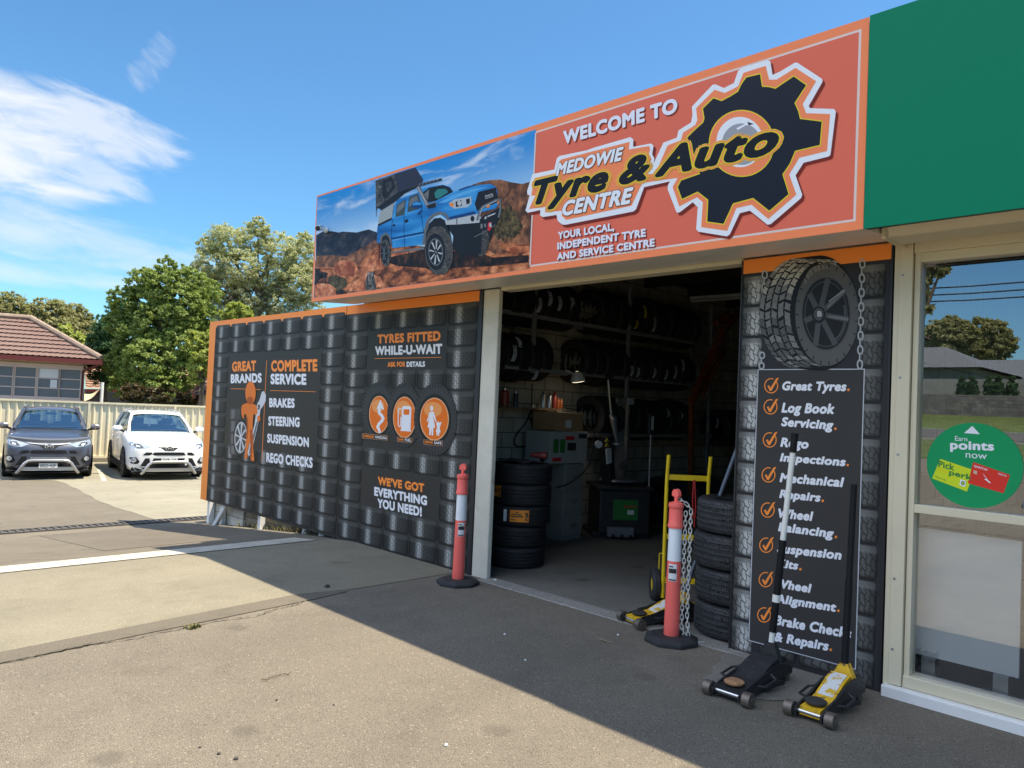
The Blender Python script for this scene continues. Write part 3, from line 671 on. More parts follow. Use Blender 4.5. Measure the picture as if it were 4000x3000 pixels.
# the printed pickup
def blue_mat():
    m = bpy.data.materials.new('print_blue_paint'); m.use_nodes = True; t, b, tcn = nodes_of(m)
    n = t.noise(t.mapping(tcn.outputs['Object'], (.6, 1, 3.0)), 2.2, 4, .5, .6)
    t.l(t.ramp(n, [(.3, (.008, .085, .28)), (.5, (.02, .20, .52)), (.72, (.07, .36, .70))]), b.inputs['Base Color']); b.inputs['Roughness'].default_value = .3; b.inputs['Specular IOR Level'].default_value = .15
    return m
TM = [blue_mat(), pr('blue_light', (.10, .38, .72)), pr('blue_dark', (.008, .05, .18)), pr('truck_black', (.012, .013, .017)), pr('tent_slate', (.03, .032, .055)), pic_rock('canvas', (.03, .03, .035), (.10, .095, .09), (.3, .28, .26), 9), pr('canopy_grey', (.33, .36, .36)),
      pr('cab_glass', (.05, .07, .075)), pr('cab_glass_green', (.03, .20, .19)), pr('flare_grey', (.13, .14, .155)), P_SILV, pr('lamp_clear', (.42, .47, .52)), pr('lamp_amber', (.75, .22, .04)), pic_rock('tread', (.02, .02, .02), (.13, .115, .105), (.3, .26, .22), 22), pr('lamp_red', (.6, .03, .03)), P_MID]
BL, BLL, BLD, BK, TENT, CANV, CANO, GL, GLG, FL, SV, LC, LA, TR_, RD, MG = range(16)
mb = MB()
def A(l, mi, pts): art(mb, Z3, pts, Y, l, mi)
def Sx(l, mi, pts, w_): stroke(mb, Z3, pts, w_, Y, l, mi)
A(9, TENT, [(555, 812), (540, 800), (690, 690), (665, 548), (828, 497), (888, 590), (880, 610), (740, 690), (690, 745), (575, 830)])
A(9.5, CANV, [(524, 597), (665, 550), (693, 652), (690, 690), (545, 798), (528, 830)])
A(10, BK, [(580, 598), (648, 566), (676, 645), (640, 700), (592, 742), (572, 690)])
A(10.3, CANV, [(600, 620), (640, 600), (655, 640), (615, 690)])
A(10.5, BK, [(537, 802), (690, 690), (740, 672), (800, 650), (700, 735), (560, 815)])
Sx(11, BK, [(722, 698), (860, 632), (1030, 588)], 16); Sx(11, MG, [(725, 690), (862, 622), (1028, 582)], 4)
for k in range(6): Sx(11.2, MG, [(850+k*28, 645-k*9), (870+k*28, 618-k*7)], 6)
Sx(9.2, MG, [(526, 600), (530, 870)], 4)
A(11.4, BL, [(538, 960), (545, 925), (650, 885), (668, 790), (690, 745), (760, 715), (840, 690), (880, 660), (960, 640), (1040, 628), (1090, 645), (1118, 682), (1200, 650), (1300, 632), (1400, 622), (1436, 640), (1452, 670), (1460, 780), (1440, 810), (1290, 850), (1090, 890), (1060, 890), (1000, 835), (935, 875), (905, 960), (892, 1085), (655, 1112), (640, 1040), (610, 1000), (575, 1015), (562, 1075), (536, 1072)])
A(12, CANO, [(545, 935), (550, 880), (562, 832), (665, 768), (650, 880)]); A(12.3, BK, [(541, 948), (545, 930), (650, 878), (648, 898)])
A(12, GL, [(676, 875), (688, 782), (758, 738), (747, 858)]); A(12.3, MG, [(684, 850), (696, 790), (748, 755), (742, 800)])
A(12, GL, [(766, 840), (782, 722), (850, 694), (872, 760), (862, 812)]); A(12.3, MG, [(778, 800), (792, 735), (840, 715), (850, 750)])
A(12, BK, [(880, 690), (935, 652), (1040, 632), (1092, 650), (1117, 684), (985, 752), (930, 765)]); A(12.4, GLG, [(975, 690), (1000, 662), (1060, 660), (1080, 685), (1000, 738), (980, 725)]); A(12.4, MG, [(895, 700), (935, 665), (925, 745)])
A(12.5, BLL, [(1000, 770), (1130, 705), (1250, 665), (1400, 642), (1300, 672), (1180, 715), (1060, 765)])
A(12.5, BLD, [(1160, 665), (1230, 640), (1320, 628), (1240, 650), (1165, 675)])
A(12.6, BK, [(1308, 685), (1442, 650), (1459, 740), (1452, 765), (1300, 830), (1282, 775)])
text(mb, Z3, 'TOYOTA', (1360, 712), (1424, 692), (1360, 742), Y, 14, SV, .03)
A(13, LC, [(1083, 772), (1128, 740), (1254, 720), (1258, 772), (1228, 800), (1130, 812), (1098, 796)]); A(13.3, BK, [(1135, 760), (1180, 745), (1185, 790), (1140, 800)]); A(13.5, SV, ell(1165, 770, 16, 20)); A(13.4, BK, [(1215, 740), (1245, 732), (1245, 770), (1220, 780)]); A(13.5, LA, [(1085, 773), (1122, 764), (1120, 800), (1098, 793)]); A(13.6, SV, ell(1200, 765, 12, 20))
A(12.7, BLD, [(1064, 880), (1280, 830), (1290, 850), (1090, 895)])
A(13, BK, [(1060, 905), (1300, 905), (1470, 800), (1480, 870), (1440, 945), (1345, 1000), (1275, 1035), (1130, 1040), (1080, 960)])
A(13.4, SV, [(1055, 906), (1150, 885), (1290, 858), (1322, 868), (1318, 918), (1150, 932), (1065, 935)]); A(13.6, BK, ell(1265, 888, 15, 22)); A(13.6, FL, [(1140, 890), (1150, 885), (1150, 932), (1142, 932)])
Sx(14, FL, [(1300, 900), (1325, 820), (1345, 795), (1455, 742), (1475, 748), (1478, 820), (1465, 880)], 16); Sx(14.3, SV, [(1322, 860), (1335, 815), (1350, 800), (1450, 750)], 5)
A(14, BK, [(1340, 870), (1450, 825), (1450, 850), (1345, 895)]); A(14.4, SV, [(1358, 875), (1372, 868), (1372, 888), (1358, 894)]); A(14.4, SV, [(1380, 866), (1440, 842), (1440, 852), (1380, 877)]); A(14.5, LA, [(1372, 790), (1398, 780), (1398, 800), (1372, 806)]); A(14.5, LA, [(1455, 755), (1466, 750), (1466, 775), (1455, 778)])
A(14.6, RD, [(1385, 920), (1408, 910), (1412, 950), (1395, 985), (1380, 970)]); A(14.7, LC, [(1392, 925), (1410, 920), (1410, 950), (1395, 950)])
Sx(14, MG, [(1280, 1028), (1380, 975), (1440, 935)], 5); A(14.3, MG, ell(1335, 945, 10, 20)); A(14.3, MG, ell(1362, 940, 8, 16))
Sx(14, MG, [(848, 645), (925, 790), (975, 775), (985, 790)], 28); Sx(14.4, SV, [(846, 645), (922, 785)], 6); A(14.5, BK, [(915, 790), (985, 765), (985, 800), (930, 812)])
A(13, BK, [(905, 1092), (912, 1000), (935, 925), (975, 885), (1020, 880), (1062, 905), (1085, 950), (1105, 1050), (1000, 1100)])
Sx(13.6, FL, [(893, 1085), (903, 980), (925, 905), (965, 860), (1015, 843), (1060, 855), (1085, 900)], 20)
A(13, BK, [(565, 1075), (575, 1030), (605, 1010), (630, 1035), (642, 1090), (600, 1120)]); Sx(13.6, FL, [(562, 1075), (572, 1022), (605, 1000), (632, 1025), (648, 1085)], 14)
A(12.8, BK, [(1120, 990), (1280, 1010), (1420, 950), (1400, 1060), (1330, 1160), (1200, 1170), (1110, 1120)])
A(13.2, TR_, ell(1342, 1075, 48, 100, .15))
A(13.6, BK, [(1280, 985), (1340, 975), (1330, 1160), (1270, 1150), (1230, 1060)])
A(15, TR_, ell(1025, 1130, 92, 184, -.06)); A(15.2, TR_, ell(995, 1132, 92, 184, -.06)); A(15.5, BK, ell(985, 1140, 74, 140, -.05)); A(15.7, MG, ell(985, 1142, 56, 104, -.05)); A(15.9, BK, ell(985, 1142, 50, 96, -.05))
for k in range(8):
    t = 2*math.pi*k/8+.15
    Sx(16+.05*k, SV, [(988+8*math.cos(t), 1142+14*math.sin(t)), (986+48*math.cos(t), 1142+92*math.sin(t))], [6, 13])
A(16.6, BK, ell(988, 1142, 14, 25)); A(16.8, MG, ell(988, 1142, 7, 13))
A(15, TR_, ell(604, 1150, 40, 104, -.04)); A(15.5, BK, ell(592, 1152, 27, 78, -.04))
for k in range(6):
    t = 2*math.pi*k/6; Sx(16+.05*k, FL, [(592, 1152), (591+20*math.cos(t), 1152+60*math.sin(t))], [3, 7])
Sx(14, BLD, [(744, 862), (742, 960), (748, 1100)], 4); Sx(14, BLD, [(655, 890), (646, 985), (650, 1108)], 4); Sx(14, BLD, [(880, 800), (870, 840), (895, 1000)], 4)
A(14.2, BK, [(748, 900), (770, 890), (778, 905), (760, 920), (748, 915)]); A(14.2, BK, [(655, 935), (672, 928), (678, 940), (664, 950)])
A(14, BLD, [(648, 1034), (890, 985), (892, 1000), (649, 1047)]); A(14, BLL, [(650, 1050), (892, 1003), (892, 1012), (651, 1058)]); A(14, MG, [(636, 1140), (895, 1105), (897, 1122), (640, 1150)])
A(14.8, BLD, [(802, 770), (840, 752), (878, 764), (886, 800), (840, 812), (802, 802)]); A(14.6, BLD, [(842, 850), (880, 815), (885, 830), (855, 862)]); A(15, BL, [(806, 772), (840, 757), (874, 768), (874, 782), (810, 786)])
Sx(14, BK, [(552, 1085), (552, 1240)], 5)
mb.build('pickup_print', TM, fs)
# logo: gear and lettering
mb = MB(); GM = [P_WHT, P_ORG2, P_YEL, P_NAVY, P_RED_SH, P_LAV, P_BLK, pr('logo_grey', (.33, .33, .36))]
WO = [(125, 962), (255, 935), (270, 868), (287, 854), (450, 820), (490, 805), (708, 742), (726, 755), (724, 800), (832, 780), (846, 792), (838, 845), (852, 870), (846, 900), (905, 775), (985, 745), (995, 702), (1070, 655), (1078, 610), (1075, 560), (1198, 430), (1216, 428), (1265, 450), (1325, 420), (1350, 348), (1370, 330), (1528, 283), (1542, 292), (1555, 372), (1600, 352), (1688, 299), (1702, 299), (1850, 395), (1853, 413), (1770, 558), (1780, 570), (1922, 575), (1932, 590), (1900, 848), (1888, 858), (1740, 895), (1692, 970), (1732, 1085), (1725, 1105), (1545, 1260), (1525, 1264), (1420, 1180), (1360, 1195), (1300, 1322), (1283, 1333), (1112, 1305), (1100, 1290), (1110, 1160), (1080, 1130), (1002, 1190), (984, 1192), (930, 1052), (933, 1025), (945, 1005), (790, 1040), (742, 1172), (725, 1185), (320, 1264), (300, 1262), (275, 1240), (268, 1205), (187, 1218), (170, 1208), (172, 1176), (97, 1192), (83, 1180), (108, 1088), (95, 1085), (93, 1062)]
OO = [(140, 985), (272, 955), (284, 888), (296, 875), (705, 770), (698, 816), (820, 795), (826, 815), (818, 842), (835, 872), (800, 962), (856, 962), (930, 792), (1010, 760), (1022, 716), (1095, 670), (1107, 640), (1100, 570), (1210, 460), (1270, 480), (1350, 440), (1382, 360), (1515, 318), (1535, 400), (1580, 400), (1692, 330), (1815, 410), (1735, 545), (1755, 600), (1898, 605), (1880, 825), (1715, 865), (1655, 965), (1697, 1085), (1530, 1230), (1430, 1145), (1340, 1165), (1285, 1300), (1130, 1278), (1140, 1130), (1105, 1100), (1000, 1155), (960, 1040), (990, 985), (780, 1015), (715, 1150), (325, 1235), (300, 1210), (302, 1180), (200, 1190), (205, 1158), (105, 1170), (142, 1090), (118, 1090), (130, 1020)]
art(mb, Z4, [(x+14, y+16) for x, y in WO], Y, 9, 4); art(mb, Z4, WO, Y, 10, 0); art(mb, Z4, OO, Y, 11.5, 1)
GR = [(1045, 770), (1047, 742), (1100, 690), (1140, 655), (1148, 630), (1138, 572), (1203, 508), (1252, 525), (1300, 500), (1348, 470), (1366, 430), (1398, 385), (1484, 365), (1496, 440), (1535, 442), (1572, 452), (1682, 378), (1760, 433), (1690, 540), (1712, 590), (1722, 632), (1852, 648), (1840, 792), (1692, 827), (1662, 900), (1618, 965), (1655, 1083), (1537, 1185), (1440, 1108), (1322, 1140), (1266, 1262), (1164, 1248), (1170, 1117), (1110, 1070), (1015, 1115), (988, 1040), (1010, 998), (1120, 960)]
art(mb, Z4, GR, Y, 12.5, 3); stroke(mb, Z4, GR, 6, Y, 13, 2, closed=True)
art(mb, Z4, ell(1372, 780, 196, 200), Y, 13.5, 2); art(mb, Z4, ell(1372, 780, 190, 194), Y, 14, 1); art(mb, Z4, ell(1362, 772, 140, 150), Y, 14.6, 0); art(mb, Z4, ell(1372, 785, 118, 124), Y, 15, 7); art(mb, Z4, [(1340, 690), (1420, 650), (1445, 668), (1400, 672), (1350, 700)], Y, 15.3, 0); art(mb, Z4, [(1405, 652), (1445, 665), (1415, 672)], Y, 15.6, 6)
WORDS = (('Tyre', (133, 1003), (583, 893), (133, 1195)), ('&', (640, 876), (830, 830), (640, 1036)), ('Auto', (852, 815), (1598, 640), (852, 990)))
for s, TL, TR, BLp in WORDS:
    text(mb, Z4, s, TL, TR, BLp, Y, 16, 2, .125, .32, .055); text(mb, Z4, s, TL, TR, BLp, Y, 17, 1, .110, .32, .055)
for s, TL, TR, BLp in WORDS:
    text(mb, Z4, s, TL, TR, BLp, Y, 18, 2, .076, .32, .055); text(mb, Z4, s, TL, TR, BLp, Y, 19, 6, .05, .32, .055)
for s, TL, TR, BLp in (('MEDOWIE', (268, 900), (672, 797), (268, 976)), ('CENTRE', (305, 1125), (730, 1037), (305, 1216))):
    text(mb, Z4, s, TL, TR, BLp, Y, 20, 6, .075, .3, .05); text(mb, Z4, s, TL, TR, BLp, Y, 21, 0, .05, .3, .05)
mb.build('gear_logo', GM, fs)
mb = MB()
for s, TL, TR, BLp in (('WELCOME TO', (308, 706), (988, 503), (308, 788)), ('YOUR LOCAL,', (277, 1306), (612, 1250), (277, 1358)), ('INDEPENDENT TYRE', (273, 1370), (800, 1286), (273, 1414)), ('AND SERVICE CENTRE', (271, 1432), (853, 1344), (271, 1476))):
    d = 6
    text(mb, Z4, s, (TL[0]+d, TL[1]+d), (TR[0]+d, TR[1]+d), (BLp[0]+d, BLp[1]+d), Y, 9, 1, .05); text(mb, Z4, s, TL, TR, BLp, Y, 10.5, 0, .05)
mb.build('lettering', [P_LAV, P_RED_SH], fs)

# green fascia of the shop next door
gf = thing('shop_fascia', 'plain dark green fascia band over the shop window', 'fascia', (3, -.3, 2.9))
mb = MB(); mb.box(SX1+.008, 9, SY, SY+.05, SZ0, SZ1); mb.box(SX1+.008, 9, SY+.05, -.03, SZ1-.04, SZ1); mb.box(SX1+.008, 9, -.06, -.03, 3.12, SZ1-.04); mb.build('box', M_BLACK, gf)
mb = MB(); mb.box(SX1+.006, 9, SY-.012, SY-.0004, SZ0-.006, SZ1+.004); mb.build('face_board', P_GREEN, gf)

# ================================================================= PILLAR PANEL
pp = thing('sign_panel', 'narrow pillar sign listing services below a printed wheel and hanging chains', 'sign', (-2.3, .02, 0))
PX0, PX1 = -2.868, -1.80
mb = MB(); mb.box(PX0, PX1, 0, .055, -.02, 2.945); mb.build('board', pr('pillar_grey', (.035, .035, .038), .3), pp)
mb = MB(); mb.box(PX0-.012, PX0, -.006, .06, -.02, 2.94); mb.box(PX1, PX1+.012, -.006, .06, -.02, 2.94); mb.build('edge_trim', M_BLACK, pp)
mb = MB(); mb.box(PX0+.001, PX1-.001, -.0007, -.0002, ZO, 2.944); mb.build('orange_border', P_ORG, pp)
bl_ = on_y(*Z7(250, 938), 0); br_ = on_y(*Z7(913, 930), 0); bb = on_y(*Z8(342, 1062), 0); bb2 = on_y(*Z8(972, 1230), 0)
mb = MB()
panel_print(mb, 0, PX0+.004, (bl_[0]+bb[0])/2+.03, ZO-.02, .0, 1, 12, lambda c, r: True, 0, 2)
mb.build('tyre_print', P_TYRE2, pp)
mb = MB()
panel_print(mb, 0, (br_[0]+bb2[0])/2-.05, PX1-.03, ZO-.02, .0, 1, 12, lambda c, r: True, 0, 2); panel_print(mb, 0, PX0+.22, PX1-.25, .28, .02, 2, 1, lambda c, r: True, 0, 2)
mb.build('tyre_print', P_TYRE3, pp)
mb = MB(); BM = [pr('board_black', (.05, .048, .047)), pr('board_line', (.55, .56, .60)), P_WHT, P_ORG]
x0, x1, z0, z1 = (bl_[0]+bb[0])/2, (br_[0]+bb2[0])/2, (bb[2]+bb2[2])/2, (bl_[2]+br_[2])/2
def rp(l, mi, a, b, c, d): mb.add([(a, -l*LAY, c), (b, -l*LAY, c), (b, -l*LAY, d), (a, -l*LAY, d)], [(0, 1, 2, 3)], mi)
rp(3.2, 1, x0, x1, z0, z1); rp(4, 0, x0+.006, x1-.006, z0+.006, z1-.006)
rows = [(Z7, 'Great Tyres', (405, 1010), (802, 1012), (405, 1083), 1), (Z7, 'Log Book', (400, 1142), (728, 1148), (400, 1222), 0), (Z7, 'Servicing', (398, 1229), (722, 1250), (398, 1304), 1), (Z7, 'Rego', (393, 1356), (568, 1368), (393, 1432), 0), (Z7, 'Inspections', (390, 1452), (798, 1480), (390, 1520), 1),
        (Z8, 'Mechanical', (522, 70), (904, 98), (522, 126), 0), (Z8, 'Repairs', (520, 168), (765, 190), (520, 234), 1), (Z8, 'Wheel', (515, 280), (722, 299), (515, 336), 0), (Z8, 'Balancing', (513, 360), (843, 400), (513, 430), 1), (Z8, 'Suspension', (507, 485), (888, 526), (507, 556), 0), (Z8, 'Kits', (505, 575), (633, 592), (505, 626), 1),
        (Z8, 'Wheel', (500, 692), (712, 726), (500, 746), 0), (Z8, 'Alignment', (497, 782), (857, 836), (497, 850), 1), (Z8, 'Brake Checks', (492, 905), (946, 985), (492, 966), 0), (Z8, '& Repairs', (490, 1005), (812, 1062), (490, 1078), 1)]
for zf, s, TL, TR, BLp, dot in rows:
    text(mb, zf, s, TL, TR, BLp, 0, 6, 2, .05, .22)
    if dot:
        sl_ = (TR[1]-TL[1])/(TR[0]-TL[0]); hgt = BLp[1]-TL[1]; base = TR[1]+hgt*(.76 if any(c in s for c in 'gyp') else 1.0)*1.02
        x = TR[0]+4; art(mb, zf, [(x+2, base-13), (x+15, base-12), (x+13, base+2), (x, base+1)], 0, 6, 3)
for zf, cx, cy, k in ((Z7, 337, 1038, 1.05), (Z7, 333, 1168, 1.05), (Z7, 328, 1372, 1.05), (Z8, 457, 83, 1), (Z8, 452, 290, 1), (Z8, 443, 497, 1), (Z8, 440, 700, 1), (Z8, 431, 908, 1)):
    stroke(mb, zf, ell(cx, cy, 38*k, 42*k, 0, 32, -40, 290), 6, 0, 5.5, 3)
    art(mb, zf, [(cx+(a)*k, cy+b*k) for a, b in ((-22, 2), (-12, -4), (-4, 12), (30, -44), (46, -48), (2, 30), (-8, 30))], 0, 6.2, 3)
mb.build('service_list', BM, pp)
# printed wheel
mb = MB(); HM = [pr('rubber_side', (.11, .108, .105)), pr('rubber_dark', (.016, .016, .017)), pr('block_dark', (.11, .109, .107)), pr('block_mid', (.21, .205, .195)), pr('block_light', (.42, .40, .36)), pr('rim_black', (.02, .02, .021)), pr('rim_dark', (.085, .085, .09)), pr('rim_light', (.17, .17, .175)), P_SILV, pr('rubber_lit', (.19, .186, .178)), pr('chain_grey', (.42, .43, .44)), pr('chain_dark', (.10, .10, .11))]
def hull(pts):
    pts = sorted(pts); cr = lambda o, a, b: (a[0]-o[0])*(b[1]-o[1])-(a[1]-o[1])*(b[0]-o[0]); lo = []; up_ = []
    for p in pts:
        while len(lo) > 1 and cr(lo[-2], lo[-1], p) <= 0: lo.pop()
        lo.append(p)
    for p in reversed(pts):
        while len(up_) > 1 and cr(up_[-2], up_[-1], p) <= 0: up_.pop()
        up_.append(p)
    return lo[:-1]+up_[:-1]
def side_chain(x_a, y_a, x_b, y_b, n):
    for i in range(n):
        f = (i+.5)/n; cx, cy = x_a+(x_b-x_a)*f, y_a+(y_b-y_a)*f; h = (y_b-y_a)/n
        if i % 2 == 0: stroke(mb, Z7, ell(cx, cy, 15, h*.62, 0, 20), 9, 0, 6.5, 10, closed=True)
        else: art(mb, Z7, ell(cx, cy, 7, h*.66, 0, 16), 0, 6.9, 10); art(mb, Z7, ell(cx+4, cy, 3, h*.5, 0, 12), 0, 7.1, 11)
side_chain(900, 264, 884, 928, 15); side_chain(298, 335, 294, 450, 3); side_chain(281, 835, 277, 930, 3)
E1 = ell(500, 592, 236, 340, 0, 60); E2 = ell(640, 590, 234, 356, 0, 60)
art(mb, Z7, hull(E1+E2), 0, 8, 1)
def lerp_e(t, f):       # f 0: outer left rim of tread, 1: inner edge of tread
    cx, cy, rx, ry = 500+f*160, 592-f*4, 236-f*8, 340-f*10
    return cx+rx*math.cos(t), cy+ry*math.sin(t)
rw = random.Random(3); NB = 22
for j in range(5):
    f0, f1 = [0.0, .21, .44, .68, .92][j], [.18, .41, .65, .89, 1.14][j]
    for i in range(NB):
        t0 = math.radians(95)+math.radians(200)*(i+.5*(j % 2))/NB; dt = math.radians(200)/NB*rw.uniform(.74, .88); t0 += math.radians(rw.uniform(-1.2, 1.2))
        if j > 2 and t0 > math.radians(300): continue
        zz = (.45+rw.uniform(-.2, .35))*dt*(1 if j % 2 else -1)
        q = [lerp_e(t0+zz*.3, f0), lerp_e(t0+dt*.55, f0+.02), lerp_e(t0+dt+zz*.2, f0), lerp_e(t0+dt+zz, f1), lerp_e(t0+dt*.5+zz, f1-.025), lerp_e(t0+zz, f1)]
        up_ = max(0, min(1, (math.sin(t0-math.pi)*.9+.35)))
        k = 4 if up_ > .7 and rw.random() < .8 else 3 if up_ > .2 or rw.random() < .3 else 2
        art(mb, Z7, q, 0, 9, k)
art(mb, Z7, ell(682, 598, 196, 318), 0, 10, 0)
art(mb, Z7, hull(ell(660, 420, 110, 130, -.5, 30)), 0, 10.6, 9)
art(mb, Z7, ell(684, 604, 180, 290), 0, 11, 0)
for k in range(46):
    t = 2*math.pi*k/46; a0 = (682+193*math.cos(t), 598+314*math.sin(t)); a1 = (683+176*math.cos(t), 600+288*math.sin(t))
    stroke(mb, Z7, [a0, a1], 6, 0, 11.6, 1 if k % 2 else 2)
stroke(mb, Z7, ell(683, 600, 160, 256, 0, 60), 3, 0, 11.8, 2, closed=True)
art(mb, Z7, ell(677, 594, 150, 226), 0, 12, 5); stroke(mb, Z7, ell(677, 594, 147, 222, 0, 60), 4, 0, 12.6, 6, closed=True); stroke(mb, Z7, ell(677, 596, 130, 200, 0, 60), 5, 0, 12.8, 6, closed=True)
stroke(mb, Z7, ell(690, 600, 105, 170, 0, 30, -20, 80), 12, 0, 12.9, 6)
hx_, hy_ = 636, 596
for k, (ex, ey, lt_) in enumerate(((795, 450, 7), (815, 630, 7), (735, 785, 6), (612, 790, 6), (545, 640, 6), (575, 470, 6), (690, 378, 6))):
    dx, dy = ex-hx_, ey-hy_; L_ = math.hypot(dx, dy); nx, ny = -dy/L_, dx/L_
    art(mb, Z7, [(hx_+nx*16, hy_+ny*16), (ex+nx*17, ey+ny*17), (ex-nx*17, ey-ny*17), (hx_-nx*16, hy_-ny*16)], 0, 13.2+.1*k, 6)
    if lt_ == 7: art(mb, Z7, [(hx_+nx*10+dx*.3, hy_+ny*10+dy*.3), (ex+nx*8, ey+ny*8), (ex-nx*10, ey-ny*10), (hx_-nx*3+dx*.3, hy_-ny*3+dy*.3)], 0, 14.4+.1*k, 7)
stroke(mb, Z7, [(695, 518), (788, 449)], 4, 0, 15.4, 8); stroke(mb, Z7, [(700, 528), (775, 474)], 7, 0, 15.4, 7)
art(mb, Z7, ell(632, 600, 42, 52), 0, 15.8, 5); art(mb, Z7, ell(632, 598, 30, 38), 0, 16.2, 6)
text(mb, Z7, 'B', (624, 578), (652, 578), (624, 612), 0, 17, 8, .05)
mb.build('wheel_print', HM, pp)

# ================================================================= SHOP WINDOW
win = sub = thing('shop_window', 'cream framed shop window with a middle rail and mirror like glass', 'window', (0, .1, 0))
mb = MB()
mb.box(-1.745, -1.665, -.012, .12, .075, 2.97); mb.box(-1.78, -1.745, .0, .12, .06, 2.98); mb.box(-1.66, -1.625, .012, .12, .13, 2.88)
mb.box(-1.66, 9, -.004, .12, .075, .15); mb.box(-1.625, 9, .014, .11, 1.185, 1.24); mb.box(-1.66, 9, -.006, .12, 2.86, 2.97); mb.box(-1.625, 9, .014, .11, 2.80, 2.86)
for x in (.9, 3.4): mb.box(x, x+.06, .0, .11, .15, 2.8)
mb.build('frame', M_CREAM2, win, bevel=.004)
for z in (2.72, 2.05, 1.55, .75, .3): mb = MB(); mb.cyl((-1.722, -.016, z), (-1.722, -.011, z), .008, n=10); mb.build('screw', M_STEEL, win)
def glass_mat():
    m = bpy.data.materials.new('window_glass'); m.use_nodes = True; t = NT(m.node_tree); t.t.nodes.clear()
    g = t.n('ShaderNodeBsdfGlossy'); g.inputs['Roughness'].default_value = .0; g.inputs['Color'].default_value = (.9, .94, 1, 1)
    tr = t.n('ShaderNodeBsdfTransparent'); tr.inputs['Color'].default_value = (.93, .96, .96, 1)
    fr = t.n('ShaderNodeLayerWeight'); fr.inputs['Blend'].default_value = .25
    fac = t.math('ADD', t.math('MULTIPLY', fr.outputs['Fresnel'], .6), .30, clamp=True)
    mx = t.n('ShaderNodeMixShader'); t.l(fac, mx.inputs[0]); t.l(tr.outputs[0], mx.inputs[1]); t.l(g.outputs[0], mx.inputs[2])
    o = t.n('ShaderNodeOutputMaterial'); t.l(mx.outputs[0], o.inputs[0]); return m
M_GLASS = glass_mat()
mb = MB(); mb.add([(-1.625, .07, .15), (9, .07, .15), (9, .07, 2.86), (-1.625, .07, 2.86)], [(0, 1, 2, 3)]); mb.build('glass', M_GLASS, win)
mb = MB(); mb.prism([(-1.70, -.36, 2.90), (-1.70, -.385, 2.96), (-1.70, -.385, 3.12), (-1.70, -.02, 3.12), (-1.70, -.02, 2.975), (-1.70, -.10, 2.90)], (10.7, 0, 0)); mb.box(-1.735, -1.70, -.39, -.01, 2.885, 3.14)
mb.build('shutter_box', M_CREAM2, win, bevel=.015)
mb = MB(); mb.box(-1.775, 9, -.05, .14, -.06, .072); tag(mb.build('window_plinth', M_WHITE, bevel=.012), 'white painted concrete plinth below the shop window', 'plinth')
# things behind the glass
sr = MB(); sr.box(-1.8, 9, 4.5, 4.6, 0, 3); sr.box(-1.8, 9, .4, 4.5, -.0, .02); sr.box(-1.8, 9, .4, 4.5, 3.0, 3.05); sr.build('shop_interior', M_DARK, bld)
wb = thing('display_board', 'plain white display board on small feet inside the shop window', 'board', (-1.3, .2, .15))
mb = MB(); mb.box(-1.68, -1.075, .20, .225, .25, 1.07); mb.build('panel', mat('white_board', (.86, .88, .88), .5), wb)
mb = MB(); mb.box(-1.6, -1.52, .16, .28, .13, .25); mb.build('foot', M_STEEL, wb); mb = MB(); mb.box(-1.2, -1.12, .16, .28, .13, .25); mb.build('foot', M_STEEL, wb)
mb = MB(); mb.box(-1.035, -.5, .22, .45, .14, .92, 0); mb.box(-1.03, -1.015, .212, .22, .5, .62, 1); tag(mb.build('drinks_carton', [mat('red_card', (.55, .05, .03), .5), P_WHT], bevel=.006), 'red carton standing beside the white board inside the window', 'carton')
# round green sticker on the glass
GY = .066
st = thing('window_sticker', 'round green sticker on the shop window reading Earn points now', 'sticker', (-1.3, GY, 1.5))
mb = MB(); SMt = [pr('sticker_green', (.012, .30, .105), .35), P_WHT, pr('card_lime', (.62, .72, .03)), pr('card_red', (.72, .045, .03)), pr('leaf_green', (.05, .25, .06)), P_YEL, pr('chip', (.6, .45, .3))]
c0 = on_y(*Z9(757, 1535), GY); rx = .262
mb.add([(c0[0]+rx*math.cos(t), GY-.001, c0[2]-.0+rx*math.sin(t)) for t in np.linspace(0, 2*math.pi, 65)[:-1]], [tuple(range(64))], 0)
art(mb, Z9, [(752, 1303), (796, 1352), (703, 1345)], GY, 2, 1)
text(mb, Z9, 'Earn', (650, 1362), (722, 1366), (650, 1390), GY, 2, 1, .0); text(mb, Z9, 'points', (621, 1390), (880, 1398), (621, 1456), GY, 2, 1, .04); text(mb, Z9, 'now', (713, 1462), (838, 1472), (713, 1490), GY, 2, 1, .0)
art(mb, Z9, [(563, 1497), (765, 1565), (720, 1690), (515, 1612)], GY, 2, 2); art(mb, Z9, [(757, 1516), (975, 1592), (935, 1700), (725, 1640)], GY, 2.4, 3)
text(mb, Z9, 'Pick', (552, 1505), (645, 1528), (552, 1545), GY, 3.2, 4, .035); text(mb, Z9, 'your', (548, 1550), (610, 1570), (548, 1575), GY, 3.2, 5, .0); text(mb, Z9, 'perk', (618, 1558), (752, 1592), (612, 1600), GY, 3.4, 4, .035)
text(mb, Z9, 'QANTAS', (764, 1532), (842, 1556), (760, 1546), GY, 3.4, 1, .02); text(mb, Z9, 'FREQUENT FLYER', (905, 1578), (955, 1594), (903, 1590), GY, 3.4, 1, .01)
art(mb, Z9, [(812, 1580), (828, 1600), (842, 1620), (862, 1640), (850, 1638), (838, 1626), (822, 1618), (835, 1612), (824, 1600)], GY, 3.4, 1)
